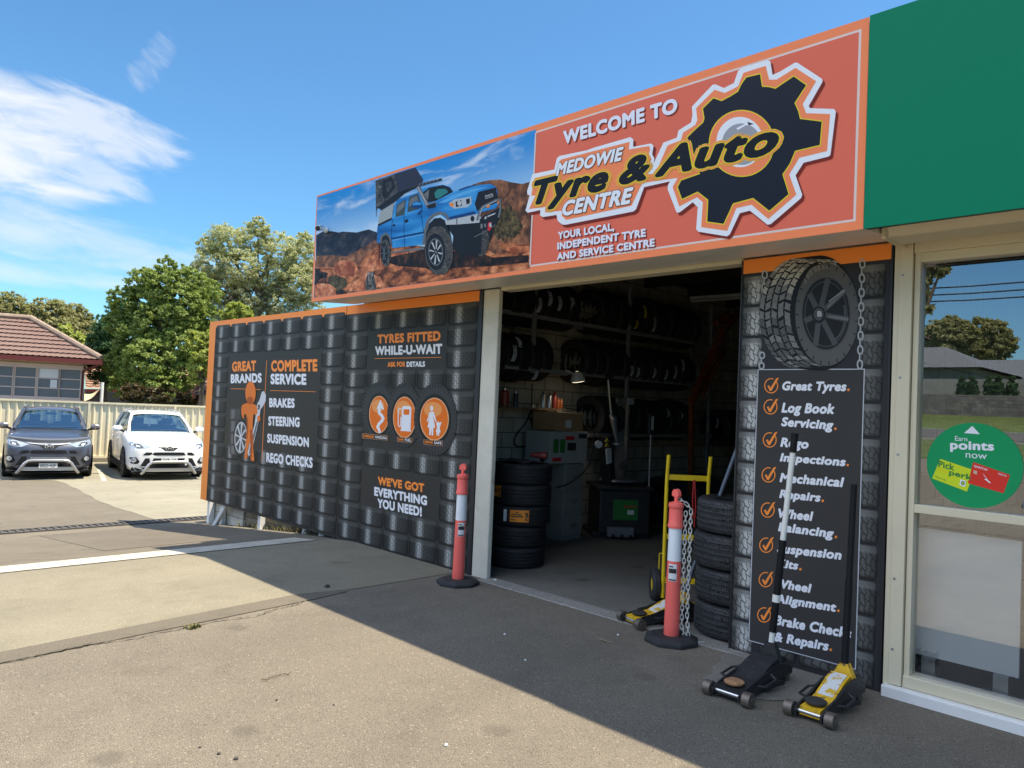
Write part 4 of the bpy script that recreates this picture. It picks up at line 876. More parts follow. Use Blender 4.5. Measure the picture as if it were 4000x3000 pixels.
art(mb, Z9, [(760, 1563), (782, 1570), (778, 1590), (757, 1582)], GY, 3.4, 6); art(mb, Z9, [(683, 1618), (716, 1626), (708, 1662), (675, 1652)], GY, 3.4, 1); art(mb, Z9, ell(696, 1640, 11, 12), GY, 4, 4); art(mb, Z9, ell(696, 1640, 5, 6), GY, 4.4, 5)
text(mb, Z9, 'bp', (710, 1628), (716, 1630), (710, 1634), GY, 4.4, 4, .0); text(mb, Z9, 'Rewards', (535, 1595), (595, 1618), (535, 1605), GY, 3.2, 4, .0)
mb.build('printed_disc', SMt, st)
# ================================================================= OBJECTS AT THE DOOR
M_BOLL = mat('bollard_plastic', (.92, .15, .12), .45, var=.06, vscale=4, spec=.4, dirt=((.6, .08, .06), 6, .6, .85))
M_REFL = mat('reflective_band', (.78, .80, .82), .35, var=.05)
M_RUB = mat('black_rubber', (.022, .022, .024), .75, var=.25, vscale=14, bump=.25, bscale=70)
M_STICK = mat('sticker_white', (.7, .7, .7), .5); M_INK = mat('ink', (.02, .02, .02), .6)
bol = thing('bollard', 'red bollard with white band standing before the tyre print panel', 'bollard', (-5.60, -.35, 0))
def oct_base(mb, R, z0, z1, ins):
    for (r, za, zb, r2) in ((R, z0, z1*.55, R), (R, z1*.55, z1, R-ins)):
        p0 = [(r*math.cos(math.radians(45*k+22)), r*math.sin(math.radians(45*k+22)), za) for k in range(8)]; p1 = [(r2*math.cos(math.radians(45*k+22)), r2*math.sin(math.radians(45*k+22)), zb) for k in range(8)]
        mb.add(p0+p1, [(k, (k+1) % 8, 8+(k+1) % 8, 8+k) for k in range(8)]+[tuple(range(8))[::-1], tuple(range(8, 16))])
mb = MB(); oct_base(mb, .215, 0, .052, .05); mb.build('base', M_RUB, bol, local=True, bevel=.006)
mb = MB(); mb.lathe([(.056, .045), (.060, .06), (.0585, .13), (.052, .62)], 28); mb.build('post', M_BOLL, bol, smooth=True, local=True)
mb = MB(); mb.lathe([(.0525, .62), (.0495, .87)], 28); mb.build('reflective_band', M_REFL, bol, smooth=True, local=True)
mb = MB(); mb.lathe([(.050, .87), (.058, .872), (.061, .885), (.057, .90), (.054, .905), (.052, 1.02), (.057, 1.026), (.059, 1.045), (.056, 1.062), (.02, 1.072), (.0, 1.074)], 28)
cap = mb.build('cap', M_BOLL, bol, smooth=True, local=True)
mb = MB(); mb.cyl((0, 0, 1.07), (0, 0, 1.12), .016, n=14)
T = [( .036*math.cos(a), .0, 1.135+.034*math.sin(a)) for a in np.linspace(0, math.pi, 10)]+[(-.036, 0, 1.118), (-.024, 0, 1.112), (.024, 0, 1.112), (.036, 0, 1.118)]
mb.prism([(p[0], -.013, p[2]) for p in T], (0, .026, 0)); mb.build('hook', M_BOLL, cap, local=True, bevel=.005)
mb = MB(); r_ = .0572
def wrap(mb, a0, a1, z0, z1, mi, r=r_):
    n = 6; P = [[(r*math.cos(a), r*math.sin(a), z) for z in (z0, z1)] for a in np.linspace(a0, a1, n)]; mb.grid(P, mi)
A0 = math.radians(-85); A1 = math.radians(-20)
wrap(mb, A0, A1, .47, .60, 0); wrap(mb, A0+.06, A1-.06, .53, .565, 1, r_+.0008); wrap(mb, A0+.06, A1-.06, .475, .485, 1, r_+.0008); wrap(mb, A0+.06, A1-.5, .575, .585, 1, r_+.0008)
mb.build('sticker', [M_STICK, M_INK], bol, local=True)
bol.rotation_euler = (0, 0, .35)
b2 = dup(bol, (-3.255, -.20, 0), -.25, 'red bollard with a plastic chain hanging beside the yellow hand truck')
for o in (bol, b2): o['group'] = 'red bollards in front of the workshop'
# plastic chain hanging from the right bollard
ch = MB(); bp_ = Vector((-3.255, -.20, 0)); side = Vector((.72, .69, 0))
def link(mb, c, d, wdir, L=.046, Wd=.023, r=.0042):
    d = Vector(d).normalized(); wdir = Vector(wdir); wdir = (wdir-d*wdir.dot(d)).normalized()
    pts = []
    for a in np.linspace(0, 2*math.pi, 15)[:-1]:
        x = math.cos(a); y = math.sin(a); pts.append(Vector(c)+d*(L/2-Wd/2)*(1 if x > 0 else -1)*(abs(x) > .2)+d*(Wd/2*x)+wdir*(Wd/2*y))
    mb.tube(pts, r, 6, closed=True)
def chain_path(mb, P, step=.036, w=Vector((.7, .7, 0))):
    P = [Vector(p) for p in P]; k = 0; acc = 0
    out = []
    for a, b in zip(P[:-1], P[1:]):
        L = (b-a).length; t = acc
        while t < L: out.append((a+(b-a)*(t/L), (b-a).normalized())); t += step
        acc = t-L
    for i, (c, d) in enumerate(out):
        link(mb, c, d, w if i % 2 == 0 else d.cross(w))
s1 = bp_+side*.075; s2 = bp_+side*.115; dn = Vector((0, 0, 1))
chain_path(ch, [bp_+side*.02+dn*1.09, bp_+side*.06+dn*1.075, s2+dn*1.02, s2+dn*.2, s2+Vector((.02, 0, .02)), s2+side*.1+Vector((.0, -.02, .006)), s2+side*.13+Vector((0, 0, .006))])
chain_path(ch, [s1+dn*.98, s1+dn*.5, s1+dn*.12, s1+side*.04+Vector((0, 0, .015)), s1+side*.1+Vector((0, -.03, .006))])
tag(ch.build('plastic_chain', mat('chain_plastic', (.68, .66, .60), .5), smooth=True), 'white plastic link chain hanging down the right hand bollard', 'chain')

# ---- trolley jacks (local: front wheels towards -Y, rear +Y)
M_JY = mat('jack_yellow', (.72, .42, .02), .45, var=.2, vscale=9, dirt=((.09, .06, .025), 18, .5, .68)); M_JB = mat('jack_black', (.025, .025, .027), .5, .2, var=.4, vscale=12, dirt=((.12, .10, .08), 20, .6, .8))
M_WHL = mat('jack_wheel_iron', (.17, .14, .115), .5, .6, var=.3, vscale=16); M_RUST = mat('rusty_saddle', (.33, .17, .08), .85, var=.4, vscale=30); M_CHR = mat('bright_rod', (.6, .6, .58), .25, .9)
M_GRIP = mat('black_grip', (.006, .006, .007), .6, spec=.25); M_HWHITE = mat('white_handle', (.74, .72, .66), .4, var=.05, dirt=((.3, .27, .22), 24, .68, .8)); M_LABEL = mat('worn_label', (.62, .62, .58), .6, dirt=((.6, .36, .03), 18, .52, .56))
def jack(label, loc, arm_m, frame_m, W, Lf, pump, handle, hm, saddle_m, rotz=0.0, label_worn=True, wide=False):
    t = thing('trolley_jack', label, 'trolley jack', loc, rotz, 'trolley jacks by the workshop door'); h = W/2
    for s_ in (-1, 1):
        mb = MB(); mb.cyl((s_*(h+.0), 0, .045), (s_*(h+.052), 0, .045), .045, n=22); mb.cyl((s_*(h+.052), 0, .045), (s_*(h+.056), 0, .045), .02, n=12); mb.build('front_wheel', M_WHL, t, smooth=True, local=True, bevel=.004)
        mb = MB(); mb.tube([(s_*(h-.045), Lf, .055), (s_*(h-.045), Lf, .03)], .012, 8); mb.cyl((s_*(h-.06), Lf+.02, .03), (s_*(h-.028), Lf+.02, .03), .03, n=18); mb.build('rear_castor', M_WHL, t, smooth=True, local=True)
    mb = MB()
    for s_ in (-1, 1):       # side plates
        z = (lambda y: .05)
        prof = [(-.03, .02), (.05, .012), (Lf*.5, .05), (Lf+.05, .055), (Lf+.06, .10), (Lf*.82, .17 if not wide else .15), (Lf*.6, .155 if not wide else .14), (Lf*.3, .11), (.04, .085), (-.035, .06)]
        x = s_*(h-.018)
        mb.prism([(x-.006, a, b) for a, b in prof], (.012, 0, 0))
    mb.cyl((-h, 0, .045), (h, 0, .045), .011, n=10)
    mb.box(-h+.03, h-.03, Lf*.72, Lf+.03, .05, .12)
    mb.build('frame', frame_m, t, local=True, bevel=.003)
    mb = MB(); mb.cyl((-h+.01, 0.0, .047), (h-.01, 0, .047), .0125, n=12); mb.build('axle_rod', M_CHR, t, smooth=True, local=True)
    mb = MB(); aw = h-.035 if not wide else h-.022
    top = [(-.005, .075), (.10, .085), (Lf*.35, .10), (Lf*.62, .165), (Lf*.78, .185)]
    P = [[(x, y, z) for y, z in top] for x in (-aw, -aw*.33, aw*.33, aw)]; mb.grid(P)
    mb.add([(-aw, -.005, .075), (aw, -.005, .075), (aw, -.005, .028), (-aw, -.005, .028)], [(0, 1, 2, 3)])
    for s_ in (-1, 1):
        P = [[(s_*aw, y, z) for y, z in top], [(s_*aw, y, z-.055) for y, z in top]]; mb.grid(P)
    arm = mb.build('lift_arm', arm_m, t, local=True)
    if label_worn:
        mb = MB(); lt_ = [(Lf*.36, .1045), (Lf*.62, .169), (Lf*.76, .186)]; mb.grid([[(x, y, z) for y, z in lt_] for x in (-aw*.75, aw*.75)]); mb.build('worn_label', M_LABEL, arm, local=True)
    mb = MB(); mb.lathe([(0, .088), (.055, .088), (.062, .096), (.062, .104), (.05, .112), (0, .108)], 28, Matrix.Translation((0, .075, .0))); mb.build('saddle', saddle_m, t, smooth=True, local=True)
    mb = MB(); mb.cyl((0, Lf*.62, .10), (0, Lf+.0, .12), .045, n=16); mb.cyl((-.05, Lf+.01, .11), (.05, Lf+.01, .11), .05, n=16); mb.bar((h-.01, Lf*.45, .05), (h+.03, Lf*.75, .05), .012, .03); mb.build('pump', M_JB, t, smooth=True, local=True)
    for s_ in (-1, 1):
        mb = MB(); mb.tube([(s_*h, Lf*.28, .08), (s_*(h+.045), Lf*.30, .085), (s_*(h+.045), Lf*.52, .10), (s_*h, Lf*.55, .115)], .008, 8); mb.build('carry_handle', M_JB, t, smooth=True, local=True)
    # handle socket + handle
    p0 = Vector((0, Lf*.86, .13)); p1 = Vector(handle[0]); d = (p1-p0); 
    mb = MB(); q = p0+d*.085
    a = Vector((1, 0, 0)); n = d.normalized()
    c = [p0-a*(h*.8), p0+a*(h*.8), q+a*.024, q-a*.024]; e = a.cross(n)*.05
    mb.prism([p+e*.5 for p in c], -e); mb.build('handle_socket', pump, t, local=True, bevel=.004)
    for nm, f0, f1, r, m in handle[1]:
        mb = MB(); mb.cyl(p0+d*f0, p0+d*f1, r, n=16); mb.build(nm, m, t, smooth=True, local=True)
    return t
jack('black trolley jack with rusty round saddle and long white handle against the pillar', (-2.355, -.945, 0), M_JB, M_JB, .215, .62, M_JB, ((.085, .62, 1.655), (('handle', .04, .13, .0185, M_HWHITE), ('grip_sleeve', .13, .26, .024, M_GRIP), ('tape_band', .26, .292, .026, M_HWHITE), ('grip_sleeve', .292, .53, .024, M_GRIP), ('handle', .53, .915, .0185, M_HWHITE), ('end_grip', .915, 1.0, .023, M_GRIP))), M_GRIP, M_RUST, label_worn=False, wide=True)
jack('yellow trolley jack with a torn label and black handle, nearest the shop window', (-1.885, -.845, 0), M_JY, M_JB, .19, .56, M_JY, ((-.03, .63, 1.345), (('handle', .05, .5, .0225, M_GRIP), ('handle_extension', .5, 1.0, .0195, M_GRIP))), M_GRIP, mat('black_saddle', (.03, .028, .027), .7, var=.3))
jack('low yellow trolley jack half hidden behind the bollard with the chain', (-3.70, -.11, 0), M_JY, M_JB, .21, .56, M_JY, ((.22, .86, 1.50), (('handle', .05, .75, .018, mat('blue_grey_handle', (.13, .15, .19), .4, .4)), ('end_grip', .75, 1.0, .019, mat('blue_grey_handle', (0, 0, 0))))), M_GRIP, mat('black_saddle', (0, 0, 0)), rotz=-.35)

# ---- hand truck
M_HT = mat('hand_truck_yellow', (.80, .56, .015), .4, var=.05, dirt=((.3, .2, .03), 22, .66, .78))
hk = thing('hand_truck', 'bright yellow two wheeled hand truck standing upright in the doorway', 'hand truck', (-3.8, .8, 0))
Lr = Vector((-3.945, .70, 0)); Rr = Vector((-3.67, .965, 0)); ax = (Rr-Lr).normalized(); bk = Vector((-ax.y, ax.x, 0))
mb = MB()
for p in (Lr, Rr): mb.tube([p+dn*.06, p+dn*1.10, p+dn*1.2-bk*.012, p+dn*1.33-bk*.045, p+dn*1.37-bk*.05], .0175, 10)
mb.build('rail', M_HT, hk, smooth=True)
for z in (1.165, .62, .22): mb = MB(); mb.bar(Lr+dn*z, Rr+dn*z, .012, .05); mb.build('cross_bar', M_HT, hk, bevel=.002)
mb = MB(); mb.box(-.17, .17, -.26, 0, .02, .03, M=Matrix.Translation(((Lr+Rr)/2).to_tuple())@Matrix(((ax.x, -bk.x*-1, 0, 0), (ax.y, bk.y, 0, 0), (0, 0, 1, 0), (0, 0, 0, 1)))); mb.build('toe_plate', M_HT, hk)
for p, s_ in ((Lr, -1), (Rr, 1)):
    mb = MB(); c = p+ax*(s_*.05)+bk*.12+dn*.15
    Mx = Matrix.Translation(c)@ax.to_track_quat('Z', 'Y').to_matrix().to_4x4()
    mb.lathe([(.06, -.035), (.13, -.04), (.152, -.02), (.152, .02), (.13, .04), (.06, .035)], 26, Mx); wh = mb.build('wheel', M_RUB, hk, smooth=True)
    mb = MB(); mb.lathe([(0, -.036), (.065, -.03), (.065, .03), (0, .036)], 20, Mx); mb.build('hub', M_HT, wh)
    mb = MB(); mb.tube([p+dn*.46, p+bk*.12+ax*(s_*.02)+dn*.44, p+bk*.13+ax*(s_*.02)+dn*.15, p+dn*.13], .006, 6); mb.build('wheel_stay', M_HT, hk)
mb = MB(); m_ = (Lr+Rr)/2; mb.tube([m_+ax*.05+dn*1.15-bk*.02, m_+ax*.045+dn*.95-bk*.03, m_+ax*.06+dn*.8-bk*.02], .006, 6); mb.tube([m_+ax*.06+dn*1.15-bk*.02, m_+ax*.075+dn*.9-bk*.03, m_+ax*.07+dn*.72-bk*.02], .006, 6); tag(mb.build('strap', mat('red_strap', (.45, .02, .02), .6)), 'thin red strap hanging from the hand truck crossbar', 'strap')

# ================================================================= TYRES
def tyre_mat(name, c, sx, sy, w_, rnd, bstr=.9):
    m = bpy.data.materials.new(name); m.use_nodes = True; t, b, tcn = nodes_of(m); UVo = tcn.outputs['UV']
    vo = t.n('ShaderNodeTexVoronoi', feature='DISTANCE_TO_EDGE'); t.l(t.mapping(UVo, (sx, sy, 1)), vo.inputs['Vector']); vo.inputs['Scale'].default_value = 1; vo.inputs['Randomness'].default_value = rnd
    e = t.smooth(vo.outputs['Distance'], w_*.4, w_)
    n = t.noise(tcn.outputs['Object'], 9, 5, .6)
    base = t.ramp(n, [(.3, tuple(x*.75 for x in c)), (.7, tuple(x*1.3 for x in c))])
    t.l(t.mix(e, tuple(x*.2 for x in c), base), b.inputs['Base Color'])
    bn = t.n('ShaderNodeBump'); bn.inputs['Strength'].default_value = bstr; bn.inputs['Distance'].default_value = .01; t.l(e, bn.inputs['Height']); t.l(bn.outputs[0], b.inputs['Normal'])
    b.inputs['Roughness'].default_value = .62; b.inputs['Specular IOR Level'].default_value = .4; return m
M_T1 = tyre_mat('used_tyre_tread', (.05, .05, .053), 110, 34, .12, .5, .5); M_T2 = tyre_mat('new_tyre_tread', (.02, .02, .022), 90, 26, .1, .3, .5)
M_SIDE = mat('tyre_sidewall', (.024, .024, .026), .6, var=.2, vscale=20, bump=.2, bscale=50)
def tyre_bm(R, Wd, grooves=4, r_in=.62, n=48):
    h = Wd/2; ri = R*r_in; pr_ = []
    pr_ += [(ri, -h*.72), (ri+.012, -h*.86), (R*.80, -h*1.0), (R*.92, -h*.97), (R*.965, -h*.88)]; k = len(pr_)
    zs = []
    g = Wd*.035; wz = h*.82
    if grooves:
        cs = [(-wz+2*wz*(i+1)/(grooves+1)) for i in range(grooves)]
        cur = [(R*.985, -wz)]
        for c in cs: cur += [(R, c-g*1.05), (R-.011, c-g*.8), (R-.011, c+g*.8), (R, c+g*1.05)]
        cur += [(R*.985, wz)]
        pr_ += cur
    else: pr_ += [(R*.985, -wz), (R, -wz*.7), (R, wz*.7), (R*.985, wz)]
    k2 = len(pr_)
    pr_ += [(R*.965, h*.88), (R*.92, h*.97), (R*.80, h), (ri+.012, h*.86), (ri, h*.72), (ri-.001, h*.4), (R*.88, h*.55), (R*.90, 0), (R*.88, -h*.55), (ri-.001, -h*.4), (ri, -h*.72)]
    mis = [0 if k-1 <= i < k2 else 1 for i in range(len(pr_)-1)]
    mb = MB(); mb.lathe(pr_, n, None, 0, 1.0, mis); return mb
def tyre_mesh(R, Wd, gr, tm, n=48): return tyre_bm(R, Wd, gr, n=n)
def place_tyre(proto, first, loc, rot, label, group):
    o = proto if first else proto.copy()
    if not first: COL.objects.link(o)
    o.location = loc; o.rotation_euler = rot
    return tag(o, label, 'tyre', group)
ORD = ['first', 'second', 'third', 'fourth', 'fifth', 'sixth', 'seventh', 'eighth', 'ninth', 'tenth', 'eleventh', 'twelfth', 'thirteenth', 'fourteenth', 'fifteenth', 'sixteenth']
pos = {1: ['only'], 4: ['lowest', 'second lowest', 'second highest', 'topmost'], 5: ['lowest', 'second lowest', 'middle', 'second highest', 'topmost']}
# stack beside the pillar
big = tyre_mesh(.375, .268, 4, M_T1, 64).build('tyre', [M_T1, M_SIDE], smooth=True, local=True, angle=50)
for i in range(4):
    place_tyre(big, i == 0, (-3.035+.012*math.sin(i*2.1), .455+.015*math.cos(i*1.7), .135+.272*i), (0.0, .0, i*1.3), f'{pos[4][i]} wide used tyre in the stack behind the pillar sign', 'stacked used tyres beside the pillar')
# stack left of the door
new = tyre_mesh(.335, .222, 4, M_T2).build('tyre', [M_T2, M_SIDE], smooth=True, local=True, angle=50)
for i in range(5):
    o = place_tyre(new, i == 0, (-5.965+(.0, .0, .03, .045, .03)[i], .79+(.0, .01, .03, .02, .03)[i], .115+.226*i), (0, 0, i*.9), f'{pos[5][i]} new tyre in the stack inside the left door jamb', 'stacked new tyres inside the door')
# orange paper labels on that stack
def tread_label(name, label, c, z0, z1, R, a0, a1, parts):
    t = thing(name, label, 'label', (c[0], c[1], 0))
    mb = MB(); n = 9
    for a, b, za, zb, mi, dr_ in parts:
        P = [[(R+dr_, A_, z) for z in (z0+(z1-z0)*za, z0+(z1-z0)*zb)] for A_ in np.linspace(a0+(a1-a0)*a, a0+(a1-a0)*b, n)]
        P = [[(r*math.cos(A_), r*math.sin(A_), z) for r, A_, z in q] for q in P]; mb.grid(P, mi)
    mb.build('printed_paper', [mat('label_orange', (.78, .26, .015), .5), M_INK, M_STICK], t, local=True); return t
horse = [(.80, .97, .15, .25, 1, .0024), (.82, .86, .2, .7, 1, .0026), (.86, .93, .6, .8, 1, .0026), (.92, .96, .35, .75, 1, .0025), (.84, .95, .45, .55, 1, .0027), (.79, .83, .7, .85, 1, .0025)]
lines = [(.08, .62, .60, .68, 1, .0024), (.05, .70, .42, .52, 1, .0024), (.30, .45, .76, .84, 1, .0024), (.05, .3, .14, .2, 1, .0024)]
th0 = math.radians(-78)
tread_label('tyre_label', 'long orange paper label with a white end on the middle tyre of the new stack', (-5.935, .82), .512, .64, .336, th0, th0+.85, [(0, .135, 0, 1, 2, .0015), (.15, .24, .1, .9, 1, .0015), (.27, 1, 0, 1, 0, .0015)]+[(.27+a*.73, .27+b*.73, c, d, e, f) for a, b, c, d, e, f in lines+horse])
tread_label('tyre_label', 'short orange paper label near the jamb on the new tyre stack', (-5.92, .81), .765, .885, .336, math.radians(-115), math.radians(-88), [(0, 1, 0, 1, 0, .0015)]+horse+lines[:2])
# racks along the inner wall
rk = thing('tyre_rack', 'grey steel tyre rack along the block wall inside the workshop', 'rack', (-7, 4, 0))
mb = MB()
for z in (2.94, 2.25): 
    for x in (-6.80, -7.12): mb.box(x-.02, x+.02, .6, 6.3, z-.03, z+.02)
for z in (1.62,):
    for x in (-6.80, -7.12): mb.box(x-.02, x+.02, 3.0, 6.3, z-.25, z-.2)
mb.build('beam', M_RACK, rk)
for y in (1.8, 3.84, 6.17):
    mb = MB()
    for x in (-6.79, -7.14): mb.box(x-.022, x+.022, y-.025, y+.025, 0 if y > 2 else 2.2, 3.6)
    mb.build('upright', M_RACK, rk)
rb_ = random.Random(12)
rt = tyre_mesh(.325, .205, 4, M_T2, 40).build('tyre', [M_T2, M_SIDE], smooth=True, local=True, angle=50)
fst = True
for nm, y0, n, z, dz, R_ in (('top left', 1.02, 8, 3.13, .0, 1), ('middle left', .98, 6, 2.40, .0, .96), ('top right', 3.25, 12, 3.18, .0, 1.02), ('middle right', 2.95, 13, 2.43, .0, .98), ('bottom right', 3.35, 11, 1.64, .0, 1.0)):
    for i in range(n):
        o = place_tyre(rt, fst, (-7.05+rb_.uniform(-.02, .02), y0+i*.218, z+rb_.uniform(-.015, .015)), (math.pi/2, rb_.uniform(0, 6.28), 0), f'{ORD[i]} tyre along the {nm} row of the indoor rack', 'tyres on the indoor rack')
        sc = R_*rb_.uniform(.96, 1.03); o.scale = (sc, sc, 1); fst = False
for i in range(3):
    place_tyre(rt, False, (-6.95, 6.75+i*.22, 1.55), (math.pi/2, 0, 0), f'{ORD[i]} tyre beyond the orange engine hoist', 'tyres beyond the hoist')
# floor row of big tyres under the rack
for i in range(5):
    place_tyre(big, False, (-6.85, 5.0+i*.29, .38), (math.pi/2, i, 0), f'{ORD[i]} large tyre standing on the floor under the rack', 'large tyres on the workshop floor')
# paper labels on the rack tyres
lab_m = mat('tyre_paper', (.55, .57, .62), .5, dirt=((.05, .08, .25), 30, .5, .6)); lab_y = mat('tyre_paper_yellow', (.65, .5, .03), .5)
def rack_label(zx, zy, h, m, nm, slant=0):
    c = on_x(*Z5(zx, zy), -6.725); c2 = on_x(*Z5(zx, zy+h), -6.725); z0, z1 = c2[2], c[2]; y = c[1]
    mb = MB(); P = []
    for f in np.linspace(0, 1, 5):
        z = z0+(z1-z0)*f; bul = .03*(1-(2*f-1)**2)
        P.append([(-6.74+bul, y-.035+slant*f, z), (-6.74+bul, y+.035+slant*f, z)])
    mb.grid(P); tag(mb.build('tyre_label', m), f'{nm} on the indoor rack tyres', 'label', 'paper labels on the rack tyres')
for i, (x, y, h, m, sl_) in enumerate(((490, 240, 130, lab_m, .03), (590, 190, 125, lab_m, -.02), (668, 230, 125, lab_m, 0), (778, 240, 105, lab_m, -.02), (278, 645, 140, lab_m, .02), (340, 580, 85, lab_m, -.08), (448, 850, 90, lab_m, .06), (1308, 435, 75, lab_y, .05), (1395, 310, 110, lab_y, -.04), (1462, 405, 130, lab_m, .04),
        (1277, 815, 95, lab_m, 0), (1330, 815, 105, lab_m, 0), (1465, 820, 110, lab_m, .02), (1565, 830, 110, lab_m, .03), (1645, 815, 115, lab_m, .02), (1715, 765, 120, lab_m, -.03), (1835, 790, 130, lab_m, .02), (1590, 1190, 70, lab_m, -.03), (1700, 1215, 60, lab_m, 0), (1805, 1195, 80, lab_m, -.02), (1995, 1255, 100, lab_m, .03), (2105, 1235, 110, lab_m, .03))):
    row = 'top left' if i < 4 else 'middle left' if i < 7 else 'top right' if i < 10 else 'middle right' if i < 17 else 'bottom right' if i < 20 else 'far end'
    n_in = i-(0 if i < 4 else 4 if i < 7 else 7 if i < 10 else 10 if i < 17 else 17 if i < 20 else 20)
    rack_label(x, y, h, m, f"{ORD[n_in]} {'yellow' if m is lab_y else 'white'} paper label of the {row} row", sl_)

# ================================================================= WORKSHOP THINGS
M_MACH = mat('machine_black', (.03, .032, .036), .45, .2, var=.3, vscale=8); M_MGREY = mat('machine_grey', (.22, .23, .25), .4, .3, var=.1); M_MGREEN = mat('machine_green', (.03, .20, .04), .4)
tm = thing('tyre_changer', 'black tyre changing machine with a green front panel and tall column', 'machine', (-6.45, 3.35, 0))
# its front faces the door; build in a frame along (fx right, fy back)
fx = Vector((.62, .785, 0)); fy = Vector((-.785, .62, 0)); mo = Vector((-6.25, 3.2, 0))
MF = Matrix(((fx.x, fy.x, 0, mo.x), (fx.y, fy.y, 0, mo.y), (0, 0, 1, 0), (0, 0, 0, 1)))
mb = MB(); mb.box(-.36, .36, .03, .75, .06, .66, 0, MF); mb.box(-.40, .40, .0, .8, .66, .72, 0, MF); mb.box(-.42, .42, .1, .85, 0, .08, 0, MF); mb.build('body', M_MACH, tm, bevel=.03)
mb = MB(); mb.box(-.17, .18, .012, .03, .26, .54, 0, MF); gp = mb.build('front_panel', M_MGREEN, tm, bevel=.01)
mb = MB(); a = MF@Vector((-.02, .009, .47)); b = MF@Vector((.15, .009, .47)); c = MF@Vector((-.02, .009, .43)); text3(mb, 'BOSCH', a, b, c, fy*-1, 0, .02); mb.build('lettering', mat('red_letters', (.6, .02, .02), .5), gp)
mb = MB(); mb.box(.03, .12, .008, .012, .34, .40, 0, MF); mb.build('label', M_STICK, gp)
mb = MB(); mb.box(-.25, .12, -.05, .03, .04, .17, 0, MF); pd = mb.build('pedal_box', M_MGREY, tm, bevel=.01)
mb = MB()
for x in (-.18, -.06, .06): mb = MB(); mb.box(x-.02, x+.02, -.10, -.05, .05, .08, 0, MF); mb.build('pedal', M_MACH, pd)
mb = MB(); mb.lathe([(0, .80), (.26, .80), (.28, .77), (.12, .72), (0, .72)], 26, MF@Matrix.Translation((-.02, .36, 0))); mb.build('turntable', M_MGREY, tm, smooth=True)
mb = MB(); mb.box(.0, .14, .74, .9, .5, 1.95, 0, MF); mb.bar(MF@Vector((.07, .8, 1.9)), MF@Vector((.07, .2, 1.9)), .1, .1); mb.build('column', M_MGREY, tm, bevel=.01)
mb = MB(); mb.bar(MF@Vector((.06, .3, 1.95)), MF@Vector((.06, .3, 1.05)), .05, .05); mb.bar(MF@Vector((.06, .3, 1.05)), MF@Vector((-.02, .25, .95)), .09, .05); mb.build('mount_arm', M_STEEL, tm)
mb = MB(); p = on_x(*Z5(1440, 1310), -6.1); mb.box(p[0]-.02, p[0]+.02, p[1]-.06, p[1]+.06, p[2]-.16, p[2]+.14); mb.build('control_head', M_MACH, tm, bevel=.02)
mb = MB(); mb.box(p[0]+.02, p[0]+.026, p[1]-.025, p[1]+.025, p[2]-.09, p[2]+.1); mb.build('control_plate', M_STICK, tm)
mb = MB(); mb.cyl((p[0], p[1], .72), (p[0], p[1], p[2]-.15), .012, n=8); mb.build('control_stem', M_STEEL, tm)
# helper arm post with warning stickers
hp = thing('bead_helper', 'leaning black helper arm post with yellow warning triangles and pale label', 'machine arm', (-6.7, 3.1, 0))
q0 = on_x(*Z6(880, 380), -6.55); q1 = on_x(*Z6(845, 90), -6.55)
mb = MB(); mb.bar((q0[0], q0[1], .6), q1, .12, .16); mb.build('post', M_MACH, hp, bevel=.01)
mb = MB(); u0 = on_x(*Z6(866, 178), -6.46); u1 = on_x(*Z6(872, 280), -6.46); mb.bar(u1, u0, .10, .02); mb.build('pale_label', M_STICK, hp)
for zy in (122, 153):
    mb = MB(); v_ = [on_x(*Z6(*k), -6.45) for k in ((860, zy-13), (874, zy+11), (845, zy+11))]; mb.prism(v_, (-.01, 0, 0)); mb.build('warning_triangle', lab_y, hp)
mb = MB(); a_ = on_x(*Z5(1075, 940), -6.5); b_ = on_x(*Z5(1100, 1240), -6.5); c_ = on_x(*Z5(1120, 1270), -6.45); d_ = on_x(*Z5(1150, 1480), -6.45)
mb.tube([a_, b_], .012, 8); mb.build('pale_rod', M_HWHITE, hp)
mb = MB(); mb.tube([b_, c_, d_], [.03, .05, .02], 10); mb.cyl(np.array(d_)-[0, 0, .02], np.array(d_)+[0, 0, .01], .09, n=16); mb.build('air_cylinder', M_MGREY, hp, smooth=True)
gg = MB(); g0 = on_x(*Z6(797, 150), -6.5); gg.cyl(g0, g0+np.array([.03, -.02, 0]), .05, n=20); gg.build('pressure_gauge', M_STICK, hp)
# white drawers, boxes, shelf, cans
M_DRAW = mat('grey_plastic', (.27, .27, .25), .5, var=.15, vscale=5, dirt=((.12, .11, .09), 5, .55, .8)); M_CARD = mat('brown_cardboard', (.36, .22, .11), .8, var=.15, vscale=6); M_WBOX = mat('pale_carton', (.40, .40, .37), .7, var=.1, dirt=((.2, .18, .15), 6, .58, .8))
dw = thing('drawer_tower', 'grey plastic drawer tower against the block wall in the workshop', 'drawers', (-6.8, 2.5, 0))
mb = MB(); mb.box(-7.05, -6.62, 2.32, 2.72, .0, 1.02); mb.build('body', M_DRAW, dw, bevel=.015)
for z in (.06, .38, .70):
    mb = MB(); mb.box(-6.62, -6.60, 2.34, 2.70, z, z+.28); d1 = mb.build('drawer', M_DRAW, dw, bevel=.01)
    mb = MB(); mb.box(-6.60, -6.575, 2.46, 2.58, z+.12, z+.17); mb.build('handle', M_MGREY, d1, bevel=.008)
bx = thing('storage_box', 'pale printed carton with red and green marks on the drawer tower', 'box', (-6.8, 2.4, 1.02))
mb = MB(); mb.box(-7.05, -6.60, 2.0, 2.75, 1.03, 1.45); mb.build('carton_body', M_WBOX, bx, bevel=.006)
mb = MB()
